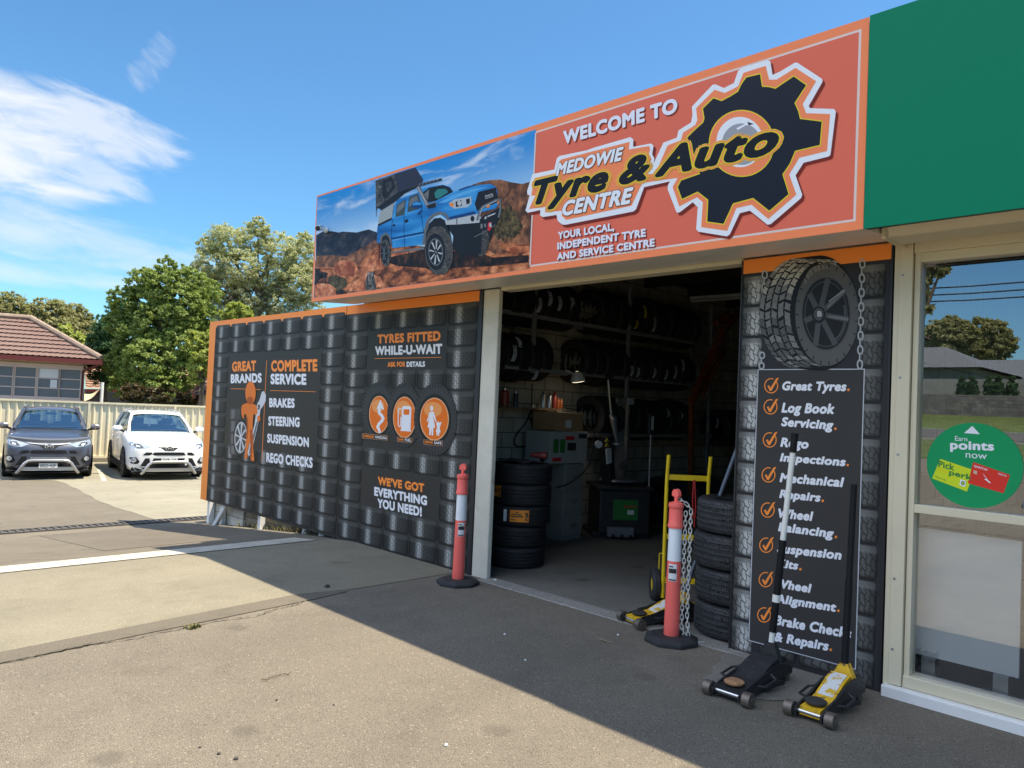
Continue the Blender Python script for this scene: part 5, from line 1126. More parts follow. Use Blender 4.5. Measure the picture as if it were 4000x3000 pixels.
for y, z, h_, mi in ((2.06, 1.17, .18, 0), (2.19, 1.17, .18, 0), (2.30, 1.34, .05, 1), (2.05, 1.06, .05, 1), (2.34, 1.2, .1, 2), (2.56, 1.36, .06, 2)): mb.box(-6.6, -6.597, y, y+(.1 if h_ > .1 else .17), z, z+h_, mi)
mb.build('printed_marks', [M_MGREEN, mat('red_letters', (0, 0, 0)), M_INK], bx)
mb = MB(); mb.box(-7.02, -6.62, 2.1, 2.66, 1.46, 1.70); mb.box(-6.619, -6.616, 2.3, 2.42, 1.5, 1.6, 1); tag(mb.build('cardboard_box', [M_CARD, M_STICK], bevel=.006), 'brown cardboard box on top of the pale printed carton', 'box')
mb = MB(); mb.box(-7.25, -6.95, .6, 2.55, 1.72, 1.75); mb.box(-7.25, -6.98, 1.2, 1.24, 1.5, 1.72); mb.box(-7.25, -6.98, 2.3, 2.34, 1.5, 1.72)
tag(mb.build('wall_shelf', mat('shelf_wood', (.16, .11, .07), .7, var=.2)), 'narrow wooden shelf fixed to the inner block wall below the rack', 'shelf')
def can(name, label, zx, zb, zt, r, m, cm):
    p = on_x(*Z5(zx, zb), -7.08); q = on_x(*Z5(zx, zt), -7.08); H = q[2]-1.75
    t = thing(name, label, 'can', (p[0], p[1], 1.751)); mb = MB(); mb.lathe([(0, 0), (r, 0), (r, H*.78), (r*.7, H*.86), (r*.45, H*.88)], 16); mb.build('body', m, t, smooth=True, local=True)
    mb = MB(); mb.lathe([(r*.45, H*.87), (r*.5, H), (0, H)], 14); mb.build('cap', cm, t, local=True)
M_SPR = mat('can_silver', (.5, .52, .55), .3, .7); M_CRED = mat('can_red', (.30, .04, .03), .4); M_CORG = mat('can_orange', (.38, .10, .03), .4); M_CBLK = mat('can_dark', (.05, .06, .08), .4)
for args in (('oil_bottle', 'fat bottle with a red label at the left end of the wall shelf', 195, 1155, 1010, .06, M_CRED, M_SPR), ('spray_can', 'grey spray can beside the red labelled bottle on the shelf', 290, 1160, 1040, .035, M_CBLK, M_SPR), ('spray_can', 'dark spray can left of the red spray can on the shelf', 520, 1165, 1040, .035, M_SPR, M_CBLK), ('spray_can', 'silver spray can next to the red one on the shelf', 575, 1165, 1050, .033, M_SPR, M_CBLK),
             ('spray_can', 'red spray can in the middle of the shelf', 618, 1165, 1045, .036, M_CRED, M_CRED), ('spray_can', 'first small orange can at the shelf end', 650, 1170, 1090, .025, M_CORG, M_SPR), ('spray_can', 'last small orange can at the shelf end', 675, 1170, 1092, .025, M_CORG, M_SPR)): can(*args)
# work lamp, lit
lp = thing('work_lamp', 'small lit clamp lamp pointing down from the tyre rack', 'lamp', (-6.75, 2.85, 2.2))
c = Vector(on_x(*Z5(815, 905), -6.70))
mb = MB(); mb.lathe([(.10, -.075), (.095, -.03), (.05, .05), (.02, .06)], 20, Matrix.Translation(c)@Matrix.Rotation(.25, 4, 'X')); mb.bar(c+Vector((0, -.1, .02)), c+Vector((0, -.25, .06)), .02, .02); mb.build('shade', mat('lamp_white', (.6, .6, .55), .4), lp, smooth=True)
em = bpy.data.materials.new('lamp_glow'); em.use_nodes = True; em.node_tree.nodes['Principled BSDF'].inputs['Emission Color'].default_value = (1, .85, .55, 1); em.node_tree.nodes['Principled BSDF'].inputs['Emission Strength'].default_value = 1.3
mb = MB(); mb.lathe([(0, -.085), (.085, -.082), (.09, -.07)], 20, Matrix.Translation(c)@Matrix.Rotation(.25, 4, 'X')); mb.build('bulb', em, lp)
pl = bpy.data.lights.new('work_lamp_light', 'SPOT'); pl.energy = 3; pl.color = (1, .86, .6); pl.spot_size = 2.0; pl.shadow_soft_size = .06
po = bpy.data.objects.new('work_lamp_light', pl); COL.objects.link(po); po.location = c+Vector((0, 0, -.1)); po.rotation_euler = (0, .15, 0)
# fluorescent batten (off)
mb = MB(); q = on_x(*Z5(1780, 250), -6.8); q2 = (-5.2, q[1]-.05, q[2]-.03); mb.bar(q, q2, .10, .05); mb.bar(np.array(q)-[0, 0, .05], np.array(q2)-[0, 0, .05], .035, .03)
tag(mb.build('ceiling_batten', mat('batten_white', (.6, .6, .58), .5), bevel=.008), 'white fluorescent batten hanging unlit under the workshop ceiling', 'light')
# orange engine hoist
M_HOI = mat('hoist_orange', (.24, .06, .01), .6, var=.4, vscale=5, dirt=((.03, .02, .015), 7, .5, .7))
ho = thing('engine_hoist', 'folded orange engine hoist leaning by the rack deep in the workshop', 'hoist', (-6.4, 5.2, 0))
H = lambda x, y: on_x(*Z5(x, y), -6.35)
mb = MB(); mb.bar(H(1780, 1130), H(2060, 500), .09, .10); mb.bar((-6.55, H(1780, 1130)[1]+.4, .1), H(1780, 1130), .07, .07); mb.build('mast', M_HOI, ho, bevel=.01)
mb = MB(); mb.bar(H(2050, 520), H(2180, 372), .08, .11); mb.bar(H(1985, 470), H(2100, 375), .1, .1); mb.build('boom', M_HOI, ho, bevel=.01)
mb = MB(); mb.bar(H(1870, 1060), H(2050, 690), .07, .07); mb.build('ram', M_HOI, ho, bevel=.008)
# hoses and cables on the wall
M_HOSE = mat('hose_black', (.015, .015, .016), .5)
def hose(label, pts, r=.009, X=-7.18, name='air_hose'):
    mb = MB(); P = [Vector(on_x(*Z5(*p), X)) for p in pts]; Q = []
    for i in range(len(P)-1):
        a, b, c_, d = P[max(i-1, 0)], P[i], P[i+1], P[min(i+2, len(P)-1)]
        for t in np.linspace(0, 1, 7)[:-1]: Q.append(.5*((2*b)+(c_-a)*t+(2*a-5*b+4*c_-d)*t*t+(3*b-a-3*c_+d)*t**3))
    Q.append(P[-1]); mb.tube(Q, r, 7); tag(mb.build(name, M_HOSE, smooth=True), label, 'hose')
hose('black air hose looping below the wall shelf beside the drawers', [(430, 980), (425, 1180), (380, 1300), (290, 1420), (300, 1500), (420, 1480), (435, 1330), (400, 1240)])
hose('thin black cable drooping between the shelf and the carton', [(640, 1180), (620, 1260), (560, 1360), (480, 1440), (470, 1490)])
hose('black cable hanging across the block wall below the top rack', [(780, 430), (880, 435), (960, 410), (1010, 395)])
hose('thin horizontal cable along the wall right of the shelf', [(700, 1175), (800, 1192), (960, 1200), (1060, 1195)], .006)
hose('black air line curling to the floor by the drawer tower', [(960, 1350), (940, 1550), (900, 1680), (800, 1780), (720, 1830), (640, 1850)], .01, -6.5)
# bench with clutter left of the drawers
bn = thing('work_bench', 'dark steel bench with tools beside the left door jamb', 'bench', (-6.9, 1.6, 0))
mb = MB(); mb.box(-7.22, -6.7, .5, 2.15, .92, .97); mb.build('top', M_RACK, bn)
for y in (.55, 2.05):
    for x in (-7.18, -6.75): mb = MB(); mb.box(x-.025, x+.025, y-.025, y+.025, 0, .92); mb.build('leg', M_RACK, bn)
ig = thing('impact_gun', 'red and black impact gun lying on the tyre stack', 'tool', (-5.85, .85, 1.25))
g = Vector((-5.76, .95, 1.20))
mb = MB(); mb.tube([g+Vector((-.12, -.07, .02)), g+Vector((0, 0, .02))], [.02, .04], 12); mb.tube([g+Vector((0, 0, .02)), g+Vector((.05, .03, .02))], [.045, .04], 12); mb.build('housing', mat('gun_red', (.16, .02, .015), .5), ig, smooth=True)
mb = MB(); mb.bar(g+Vector((.01, 0, 0)), g+Vector((.0, .0, -.05)), .04, .05); mb.build('grip', M_GRIP, ig, bevel=.006)
rg = MB(); P = []
for i in range(9):
    P.append([(-6.2+.06*i, .62+.05*j+.03*math.sin(i*2), 1.14+.02*abs(math.sin(i*1.7+j*2.3))) for j in range(7)])
rg.grid(P); tag(rg.build('cloth_rag', mat('dark_rag', (.06, .045, .05), .9, var=.3), smooth=True), 'dark crumpled rag on top of the new tyre stack', 'rag')
# loose steel plate on the floor
mb = MB(); mb.box(-6.1, -5.7, 3.9, 4.3, .006, .03); tag(mb.build('floor_plate', M_MGREY), 'grey flat plate on the workshop floor right of the tyre changer', 'plate')

# ================================================================= SECURITY CAMERA
sc_ = thing('security_camera', 'small white bullet security camera at the left end of the fascia', 'camera', (-8.1, -.7, 3.5))
a = Vector(on_y(*Z3(150, 975), SY-.012)); b = Vector(on_y(*Z3(100, 970), SY-.15))
mb = MB(); mb.cyl(a+Vector((0, .0, 0)), a+Vector((0, -.02, 0)), .032, n=20); mb.bar(a+Vector((0, -.02, 0)), a+Vector((0, -.07, .0)), .02, .02); mb.build('mount', M_WHITE, sc_, smooth=True)
mb = MB(); d = Vector((.42, -.75, -.22)).normalized(); c0 = a+Vector((-.02, -.07, .012)); mb.cyl(c0-d*.05, c0+d*.065, .027, n=20); bod = mb.build('body', mat('camera_white', (.78, .78, .78), .35), sc_, smooth=True)
mb = MB(); mb.cyl(c0+d*.065, c0+d*.075, .028, n=20); mb.cyl(c0+d*.075, c0+d*.077, .012, n=16); mb.build('lens', M_BLACK, bod)
mb = MB(); mb.bar(c0-d*.04+Vector((0, 0, .031)), c0+d*.085+Vector((0, 0, .032)), .056, .006); mb.build('hood', mat('camera_white', (0, 0, 0)), bod)

# ================================================================= SMALL LITTER ON THE GROUND
def litter(name, label, cat, pts_px, r, m):
    P = [on_g(*p)+np.array([0, 0, .012]) for p in pts_px]; mb = MB(); mb.tube(P, r, 6); tag(mb.build(name, m, smooth=True), label, cat)
LT = zoom(0, 2200, 2700/2212)
M_TWIG = mat('twig_brown', (.10, .07, .045), .9)
litter('bent_wire', 'thin bent wire lying on the sunlit asphalt', 'wire', [LT(835, 377), LT(850, 379), LT(862, 373), LT(885, 366), LT(905, 360), LT(922, 362), LT(928, 353)], .0028, M_TWIG)
litter('twig', 'short brown twig in the shade before the yellow jack', 'twig', [LT(1916, 246), LT(1935, 253), LT(1958, 258)], .004, mat('twig_tan', (.25, .19, .12), .9))
rs = random.Random(4)
def stone(label, px, py, r, m, z=0):
    p = on_g(px, py); mb = MB()
    vs = []; 
    for i in range(5):
        ph = math.pi*i/4
        for j in range(8): q = r*rs.uniform(.7, 1.15); vs.append((p[0]+q*math.sin(ph)*math.cos(j*.785), p[1]+q*math.sin(ph)*math.sin(j*.785), p[2]+r*.5+q*.6*math.cos(ph)))
    fs_ = [(i*8+j, i*8+(j+1) % 8, (i+1)*8+(j+1) % 8, (i+1)*8+j) for i in range(4) for j in range(8)]
    mb.add(vs, fs_); tag(mb.build('stone', m, smooth=True), label, 'stone')
M_STN = mat('dark_stone', (.05, .045, .045), .9)
stone('small dark stone on the shaded concrete slab', *R4(2018, 703), .028, M_STN); stone('tiny pale chip of paper beside the door jamb', *Z6(95, 1080), .018, M_STICK); stone('white chip on the shaded asphalt before the bollard', *LT(1978, 232), .012, M_STICK); stone('second white chip on the shaded asphalt', *Z6(160, 1448), .010, M_STICK); stone('pale chip on sunlit asphalt in the foreground', *LT(1428, 585), .012, M_STICK); stone('small white chip near the jacks in the shade', *Z6(300, 1625), .010, M_STICK)
for i, (x, y, r) in enumerate(((700, 612, .010), (755, 628, .012), (640, 592, .008), (885, 440, .008), (1068, 455, .007))): stone(f"{ORD[i]} dark gravel crumb on the sunlit asphalt in the foreground", *LT(x, y), r, M_STN)
# weeds along the hoarding footing and in the crack
def tuft(label, pts, h, n, col, spread=.06):
    mb = MB()
    for p in pts:
        for k in range(n):
            a = rs.uniform(0, 6.28); b0 = Vector(p)+Vector((rs.uniform(-spread, spread), rs.uniform(-spread*.6, spread*.6), 0)); L = h*rs.uniform(.5, 1.1); tip = b0+Vector((math.cos(a)*L*.6, math.sin(a)*L*.6, L)); s_ = Vector((-math.sin(a), math.cos(a), 0))*.006
            mb.add([b0-s_, b0+s_, (b0+tip)/2+s_*.8+Vector((0, 0, L*.15)), tip, (b0+tip)/2-s_*.8+Vector((0, 0, L*.15))], [(0, 1, 2, 4), (4, 2, 3)])
    o = mb.build('weed', mat(f'weed_{col[0]:.3f}', col, .7, var=.4, vscale=30)); return tag(o, label, 'weeds', kind='stuff')
tuft('short dry weeds growing along the footing under the hoarding', [(x, .12+.03*math.sin(x*9), gz(x)) for x in np.linspace(-11.3, -8.6, 40)], .09, 6, (.13, .12, .04))
tuft('green weeds sprouting from the crack in the asphalt', [on_g(*R4(x, y)) for x, y in ((1180, 955), (1190, 952), (1165, 958), (1205, 948), (1210, 945))], .035, 14, (.13, .17, .04), .04)
# the dark crack itself: a thin open joint filled with dirt
ck = MB(); cp_ = [R4(0, 1180), R4(200, 1140), R4(420, 1090), R4(560, 1060), R4(700, 1040), R4(860, 1020), R4(1000, 985), R4(1090, 968), R4(1200, 945), R4(1330, 915), R4(1480, 898), R4(1600, 880), R4(1700, 840), R4(1800, 820), R4(1890, 790)]
Pp = []; 
for i in range(len(cp_)-1):
    for t in np.linspace(0, 1, 8)[:-1]: Pp.append(on_g(cp_[i][0]+(cp_[i+1][0]-cp_[i][0])*t, cp_[i][1]+(cp_[i+1][1]-cp_[i][1])*t))
Lc = []; 
for p in Pp:
    w_ = rs.uniform(.002, .009); jx = rs.uniform(-.015, .015); Lc.append([(p[0]+jx-w_, p[1], .0125), (p[0]+jx+w_, p[1], .0125)])
ck.grid(Lc); struct(ck.build('ground_crack', mat('crack_dirt', (.07, .06, .043), .95, var=.4, vscale=20)))
# ================================================================= FENCE BEHIND THE PARKED CARS
M_FENCE = mat('fence_cream', (.72, .64, .45), .45, var=.05, vscale=3, dirt=((.42, .34, .22), 2.5, .66, .9))
F0 = np.array([-25.3, 1.72]); FD = np.array([.285, .9585]); FN = np.array([.9585, -.285])
GZ = -.46
fn = thing('sheet_fence', 'cream ribbed steel fence behind the parked cars', 'fence', (F0[0], F0[1], GZ))
def FP(s, off, z): return (F0[0]+FD[0]*s+FN[0]*off, F0[1]+FD[1]*s+FN[1]*off, z)
s_posts = [-7.2, -4.75, -2.3, .02, 2.4, 4.8, 7.2, 9.6]
mb = MB(); P = []
s = -9.0
while s < 9.6:
    for ds, o_ in ((0, 0), (.03, .035), (.055, .035), (.085, 0)): P.append((s+ds, o_))
    s += .198
mb.grid([[FP(a, o_, GZ+.12), FP(a, o_, 1.30)] for a, o_ in P]); mb.build('ribbed_sheet', M_FENCE, fn)
mb = MB(); mb.bar(FP(-9, .02, 1.305), FP(9.6, .02, 1.305), .06, .055); mb.bar(FP(-9, .02, GZ+.13), FP(9.6, .02, GZ+.13), .06, .05); mb.build('rail', M_FENCE, fn)
for sp in s_posts:
    mb = MB(); mb.bar(FP(sp, .02, GZ), FP(sp, .02, 1.33), .07, .085, 0, (FN[0], FN[1], 0)); mb.build('post', M_FENCE, fn)
mb = MB(); mb.bar(FP(-9, .0, GZ+.05), FP(9.6, .0, GZ+.05), .06, .16); mb.build('bottom_sleeper', mat('sleeper', (.30, .26, .19), .85, var=.2), fn)
mb = MB(); mb.bar(FP(-9, .45, GZ+.06), FP(9.6, .45, GZ+.06), .15, .14); tag(mb.build('kerb', M_CONC2), 'low concrete kerb along the foot of the cream fence', 'kerb')

# ================================================================= CARS
def glass_car():
    m = bpy.data.materials.new('car_glass'); m.use_nodes = True; t = NT(m.node_tree); t.t.nodes.clear()
    g = t.n('ShaderNodeBsdfGlossy'); g.inputs['Roughness'].default_value = .01
    tr = t.n('ShaderNodeBsdfTransparent'); tr.inputs['Color'].default_value = (.55, .70, .74, 1)
    lw = t.n('ShaderNodeLayerWeight'); lw.inputs['Blend'].default_value = .3
    mx = t.n('ShaderNodeMixShader'); t.l(t.math('ADD', t.math('MULTIPLY', lw.outputs['Fresnel'], .5), .06, clamp=True), mx.inputs[0]); t.l(tr.outputs[0], mx.inputs[1]); t.l(g.outputs[0], mx.inputs[2])
    o = t.n('ShaderNodeOutputMaterial'); t.l(mx.outputs[0], o.inputs[0]); return m
M_CG = glass_car(); M_CINT = mat('car_interior', (.035, .035, .038), .8); M_CTRIM = mat('car_black_plastic', (.016, .016, .018), .7, spec=.2); M_CHROME = mat('chrome', (.82, .83, .85), .25, .75); M_ALU = mat('nudge_bar_silver', (.45, .45, .45), .32, .7); M_LAMP = mat('headlamp', (.45, .5, .55), .08, .4, coat=.6); M_LAMPD = mat('headlamp_dark', (.06, .065, .07), .15, .2); M_PLATE = mat('number_plate', (.70, .70, .66), .5); M_RIM = mat('dark_alloy', (.12, .12, .125), .35, .8)
def car_paint(nm, col, metal, rough=.28):
    m = mat(nm, col, rough, metal, coat=.7, spec=.5); return m
STN = [(.93, .40, .30, .60, .70, .72), (.90, .66, .24, .66, .765, .785), (.83, .79, .20, .74, .84, .87), (.68, .86, .19, .80, .92, .955), (.45, .905, .20, .86, .98, 1.02), (.1, .92, .22, .90, 1.035, 1.075), (-.25, .922, .22, .94, 1.075, 1.115), (-.5, .922, .22, .96, 1.10, 1.14), (-.62, .922, .22, .97, 1.13, 1.15), (-1.5, .925, .22, .98, 1.12, 1.13), (-2.6, .925, .22, 1.0, 1.13, 1.14), (-3.2, .91, .25, 1.02, 1.14, 1.15), (-3.5, .87, .32, 1.0, 1.11, 1.12), (-3.66, .78, .42, .92, 1.0, 1.0)]
def body_mb():
    mb = MB(); P = []
    for x, w, zb, zs, zt, ztc in STN:
        hb = [(0, zb), (w*.80, zb), (w*.95, zb+.05), (w*.995, zb+.18), (w, (zb+zs)/2+.06), (w*.985, zs), (w*.955, zs+(zt-zs)*.6), (w*.90, zt), (w*.6, zt+(ztc-zt)*.75), (w*.3, zt+(ztc-zt)*.95), (0, ztc)]
        ring = [(x, y, z) for y, z in hb]+[(x, -y, z) for y, z in hb[-2:0:-1]]
        P.append(ring+[ring[0]])
    mb.grid(P)
    for pr_, fl in ((P[0][:-1], 1), (P[-1][:-1], -1)): mb.add(pr_, [tuple(range(len(pr_)))[::fl]])
    return mb
def make_car(label, paint, plate, loc, rotz, shield, plate_high, name='parked_car', cap_m=None):
    t = thing(name, label, 'car', loc, rotz, 'cars parked against the cream fence')
    B = body_mb(); bv = [Vector(v) for v in B.v]; bvh = BVHTree.FromPolygons(bv, B.f)
    body = B.build('body', paint, t, smooth=True, local=True, angle=70)
    def front(y, z):
        h = bvh.ray_cast(Vector((3, y, z)), Vector((-1, 0, 0)))[0]; return h.x if h else .9
    def decal(pts, mi, off, mb, sub=2):
        pts3 = [Vector((0, y, z)) for y, z in pts]; tr = [[pts3[i] for i in q] for q in tessellate_polygon([pts3])]
        for _ in range(sub):
            nt = []
            for a, b, c in tr:
                ab, bc, ca = (a+b)/2, (b+c)/2, (c+a)/2; nt += [[a, ab, ca], [ab, b, bc], [ca, bc, c], [ab, bc, ca]]
            tr = nt
        for q in tr: mb.add([(front(p.y, p.z)+off, p.y, p.z) for p in q], [(0, 1, 2)], mi)
    def mir(pts): return [(-y, z) for y, z in pts]
    # windows ring
    yb, yt = .74, .58
    bot = {'ws': (-.50, .735, 1.145), 'a': (-.78, .865, 1.13), 'rb': (-3.52, .70, 1.11), 'c': (-3.25, .80, 1.14)}
    ws_b = [(-.52+.0*0, -.72, 1.135), (-.42, -.4, 1.15), (-.40, 0, 1.155), (-.42, .4, 1.15), (-.52, .72, 1.135)]
    ws_t = [(-1.32, -.565, 1.555), (-1.26, -.3, 1.575), (-1.24, 0, 1.58), (-1.26, .3, 1.575), (-1.32, .565, 1.555)]
    mb = MB(); mb.grid([ws_b, ws_t]); mb.build('windscreen', M_CG, t, smooth=True, local=True)
    rt = [(-3.10, -.56, 1.58), (-3.16, 0, 1.60), (-3.10, .56, 1.58)]; rbm = [(-3.52, -.68, 1.12), (-3.56, 0, 1.14), (-3.52, .68, 1.12)]
    mb = MB(); mb.grid([rbm, rt]); mb.build('rear_window', M_CG, t, smooth=True, local=True)
    mb = MB()       # roof
    mb.grid([[(x, y, z+zz*(1-(abs(y)/w_)**2)-.03*(abs(y)/w_)**4) for y in np.linspace(-w_, w_, 11)] for x, w_, z, zz in ((-1.24, .60, 1.575, .01), (-1.35, .615, 1.60, .02), (-1.8, .63, 1.635, .03), (-2.4, .63, 1.635, .03), (-2.9, .615, 1.61, .02), (-3.14, .59, 1.585, .015))])
    mb.build('roof', paint, t, smooth=True, local=True)
    mb = MB()
    for s_ in (-1, 1):
        mb.tube([(-.44, s_*.765, 1.12), (-.9, s_*.70, 1.36), (-1.3, s_*.60, 1.575), (-1.8, s_*.625, 1.62), (-2.5, s_*.625, 1.62), (-3.1, s_*.59, 1.585), (-3.3, s_*.66, 1.38), (-3.55, s_*.72, 1.1)], [.04, .034, .04, .034, .034, .04, .05, .06], 8)
        mb.bar((-2.0, s_*.84, 1.12), (-1.95, s_*.625, 1.6), .08, .03); mb.bar((-2.95, s_*.83, 1.12), (-2.85, s_*.60, 1.58), .10, .03)
    mb.build('pillar', paint, t, smooth=True, local=True)
    for s_ in (-1, 1):
        mb = MB(); mb.add([(-.62, s_*.80, 1.13), (-3.4, s_*.78, 1.14), (-3.12, s_*.595, 1.56), (-1.36, s_*.61, 1.575)], [(0, 1, 2, 3)]); mb.build('side_window', M_CG, t, local=True)
        mb = MB(); mb.tube([(-1.45, s_*.57, 1.66), (-1.6, s_*.575, 1.695), (-2.7, s_*.57, 1.69), (-2.85, s_*.56, 1.65)], .016, 8); mb.build('roof_rail', M_ALU, t, smooth=True, local=True)
        # mirror
        mb = MB(); mb.lathe([(0, -.115), (.05, -.10), (.078, -.04), (.082, .04), (.06, .10), (0, .115)], 16, Matrix.Translation((-.66, s_*1.0, 1.20))@Matrix.Rotation(math.pi/2, 4, 'X')@Matrix.Diagonal((.75, 1, 1, 1))); mir_ = mb.build('mirror', cap_m or paint, t, smooth=True, local=True)
        mb = MB(); mb.bar((-.66, s_*.84, 1.12), (-.66, s_*.95, 1.16), .08, .05); mb.build('mirror_stalk', M_CTRIM, mir_, local=True)
    # interior
    mb = MB(); mb.box(-3.3, -.6, -.72, .72, 1.06, 1.165)
    for s_ in (-1, 1):
        mb.box(-1.85, -1.7, s_*.36-.24, s_*.36+.24, 1.1, 1.28); mb.tube([(-1.82, s_*.36-.12, 1.37), (-1.82, s_*.36+.12, 1.37)], .085, 12); mb.box(-2.75, -2.65, s_*.36-.28, s_*.36+.28, 1.1, 1.24); mb.tube([(-2.72, s_*.38-.1, 1.3), (-2.72, s_*.38+.1, 1.3)], .06, 10)
    mb.box(-1.30, -1.27, -.12, .12, 1.47, 1.53)
    mb.tube([(-1.05+.03*math.sin(a), -.36+.19*math.cos(a), 1.17+.10*math.sin(a)) for a in np.linspace(0, 2*math.pi, 19)[:-1]], .014, 6, closed=True)
    mb.build('seats', M_CINT, t, smooth=True, local=True)
    mb = MB()
    for y0, y1 in ((-.62, -.02), (-.0, .6)): mb.bar((-.36, y0, 1.165), (-.40, y1, 1.185), .02, .012)
    mb.build('wiper', M_CTRIM, t, local=True)
    # grille, lamps, bumper details
    mb = MB()
    decal([(-.40, .845), (-.2, .80), (-.10, .73), (.10, .73), (.2, .80), (.40, .845), (.40, .865), (.18, .835), (-.18, .835), (-.40, .865)], 0, .006, mb)
    decal([(-.60, .635), (-.52, .695), (.52, .695), (.60, .635), (.55, .62), (-.55, .62)], 0, .006, mb)
    decal([(-.66, .33), (-.54, .55), (.54, .55), (.66, .33), (.55, .27), (-.55, .27)], 0, .006, mb)
    decal([(-.85, .20), (-.80, .33), (-.6, .27), (.6, .27), (.80, .33), (.85, .20), (.6, .16), (-.6, .16)], 0, .008, mb)
    mb.build('grille', M_CTRIM, t, local=True)
    mb = MB(); decal([(-.45, .86), (-.2, .832), (.2, .832), (.45, .86), (.45, .874), (.2, .846), (-.2, .846), (-.45, .874)], 0, .012, mb); 
    mb.build('chrome_strip', M_CHROME, t, local=True)
    for s_ in (1, -1):
        f = (lambda p: p) if s_ > 0 else mir
        mb = MB(); decal(f([(.40, .835), (.55, .775), (.70, .785), (.86, .835), (.885, .93), (.80, .945), (.62, .90)]), 0, .008, mb, 3); decal(f([(.58, .80), (.72, .805), (.80, .85), (.78, .90), (.66, .885)]), 1, .012, mb, 2); decal(f([(.66, .82), (.74, .825), (.75, .87), (.67, .86)]), 2, .016, mb, 2)
        mb.build('headlight', [M_LAMP, M_LAMPD, M_CHROME], t, local=True, smooth=True)
        mb = MB(); decal(f([(.70, .41), (.66, .47), (.74, .57), (.86, .56), (.87, .45), (.80, .40)]), 0, .009, mb, 2); fb = mb.build('fog_light_bezel', M_CTRIM, t, local=True)
        mb = MB(); decal(f([(.785+.055*math.cos(a), .50+.055*math.sin(a)) for a in np.linspace(0, 2*math.pi, 15)[:-1]]), 0, .02, mb, 1); decal(f([(.785+.04*math.cos(a), .50+.04*math.sin(a)) for a in np.linspace(0, 2*math.pi, 15)[:-1]]), 1, .024, mb, 1); mb.build('fog_light', [M_CHROME, M_LAMP], fb, local=True)
    xf = front(0, .785)+.01
    mb = MB()
    for ry, rz, r in ((.085, .058, .010), (.033, .05, .008)):
        mb.tube([(xf+.006, ry*math.cos(a), .785+rz*math.sin(a)) for a in np.linspace(0, 2*math.pi, 25)[:-1]], r, 6, closed=True)
    mb.tube([(xf+.006, .058*math.cos(a), .81+.02*math.sin(a)) for a in np.linspace(0, 2*math.pi, 19)[:-1]], .008, 6, closed=True)
    mb.build('emblem', M_CHROME, t, local=True, smooth=True)
    # nudge bar
    mb = MB(); xb = .985
    mb.tube([(xb-.02, -.62, .175), (xb+.03, -.58, .22), (xb+.05, -.47, .40), (xb+.05, -.40, .455), (xb+.05, -.30, .465), (xb+.05, .30, .465), (xb+.05, .40, .455), (xb+.05, .47, .40), (xb+.03, .58, .22), (xb-.02, .62, .175)], .034, 12)
    mb.bar((xb+.02, -.55, .27), (xb+.02, .55, .27), .03, .085); mb.build('nudge_bar', M_ALU, t, smooth=True, local=True)
    # plate
    zc, xp = (.345, xb+.055) if not plate_high else (.515, xb-.0)
    mb = MB(); mb.box(xp-.008, xp, -.187, .187, zc-.055, zc+.055); pl_ = mb.build('number_plate', M_PLATE, t, local=True)
    if plate:
      mb = MB(); text3(mb, plate, (xp+.002, -.155, zc+.034), (xp+.002, .155, zc+.034), (xp+.002, -.155, zc-.034), (1, 0, 0), 0, .01); mb.build('plate_lettering', M_INK, pl_, local=True)
    if not plate_high:
        mb = MB(); mb.bar((xb, -.37, .515), (xb, .37, .515), .02, .06); mb.build('number_plate_mount', M_MGREY, t, local=True)
    else:
        mb = MB(); mb.bar((xb-.02, -.27, .49), (xb-.02, .27, .49), .02, .04); mb.build('plate_bracket', M_CTRIM, t, local=True)
    if shield:
        mb = MB(); n = 24; Pq = []
        for i in range(n+1):
            y = -.84+1.68*i/n; x0 = front(y, .88+.06*(abs(y)/.84)**2)
            Pq.append([(x0+.01, y, .865+.07*(abs(y)/.84)**2), (x0+.015, y, .93+.06*(abs(y)/.84)**2), (x0-.06, y, .965+.05*(abs(y)/.84)**2)])
        mb.grid(Pq); mb.build('bonnet_protector', mat('smoked_plastic', (.16, .17, .19), .12, .3), t, smooth=True, local=True)
    # wheels + arches
    for ax_ in (0, -2.66):
        for s_ in (-1, 1):
            mb = MB(); yw = s_*.905
            pts = [(ax_+.43*math.cos(a), yw+s_*.026, .36+.43*math.sin(a)) for a in np.linspace(-.35, math.pi+.35, 20)]; mb.prism(pts, (0, s_*.006, 0)); mb.build('wheel_arch', M_CTRIM, t, local=True)
            Mx = Matrix.Translation((ax_, s_*.83, .36))@Matrix.Rotation(math.pi/2, 4, 'X')
            wm = tyre_bm(.36, .225, 4, n=36); wm.v = [tuple(Mx@Vector(v)) for v in wm.v]; wl_ = wm.build('wheel', [M_T2, M_SIDE], t, smooth=True, local=True, angle=50)
            mb = MB(); yo = s_*.94; mb.cyl((ax_, s_*.80, .36), (ax_, s_*.925, .36), .228, n=30)
            mb.build('rim', M_CTRIM, wl_, local=True)
            mb = MB()
            for k in range(5):
                a = 2*math.pi*k/5+.3; mb.bar((ax_+.03*math.cos(a), yo-s_*.008, .36+.03*math.sin(a)), (ax_+.22*math.cos(a), yo-s_*.008, .36+.22*math.sin(a)), .05, .02, 0, (0, 1, 0))
            mb.tube([(ax_+.222*math.cos(a), yo-s_*.004, .36+.222*math.sin(a)) for a in np.linspace(0, 2*math.pi, 31)[:-1]], .012, 6, closed=True)
            mb.build('spokes', M_RIM, wl_, local=True)
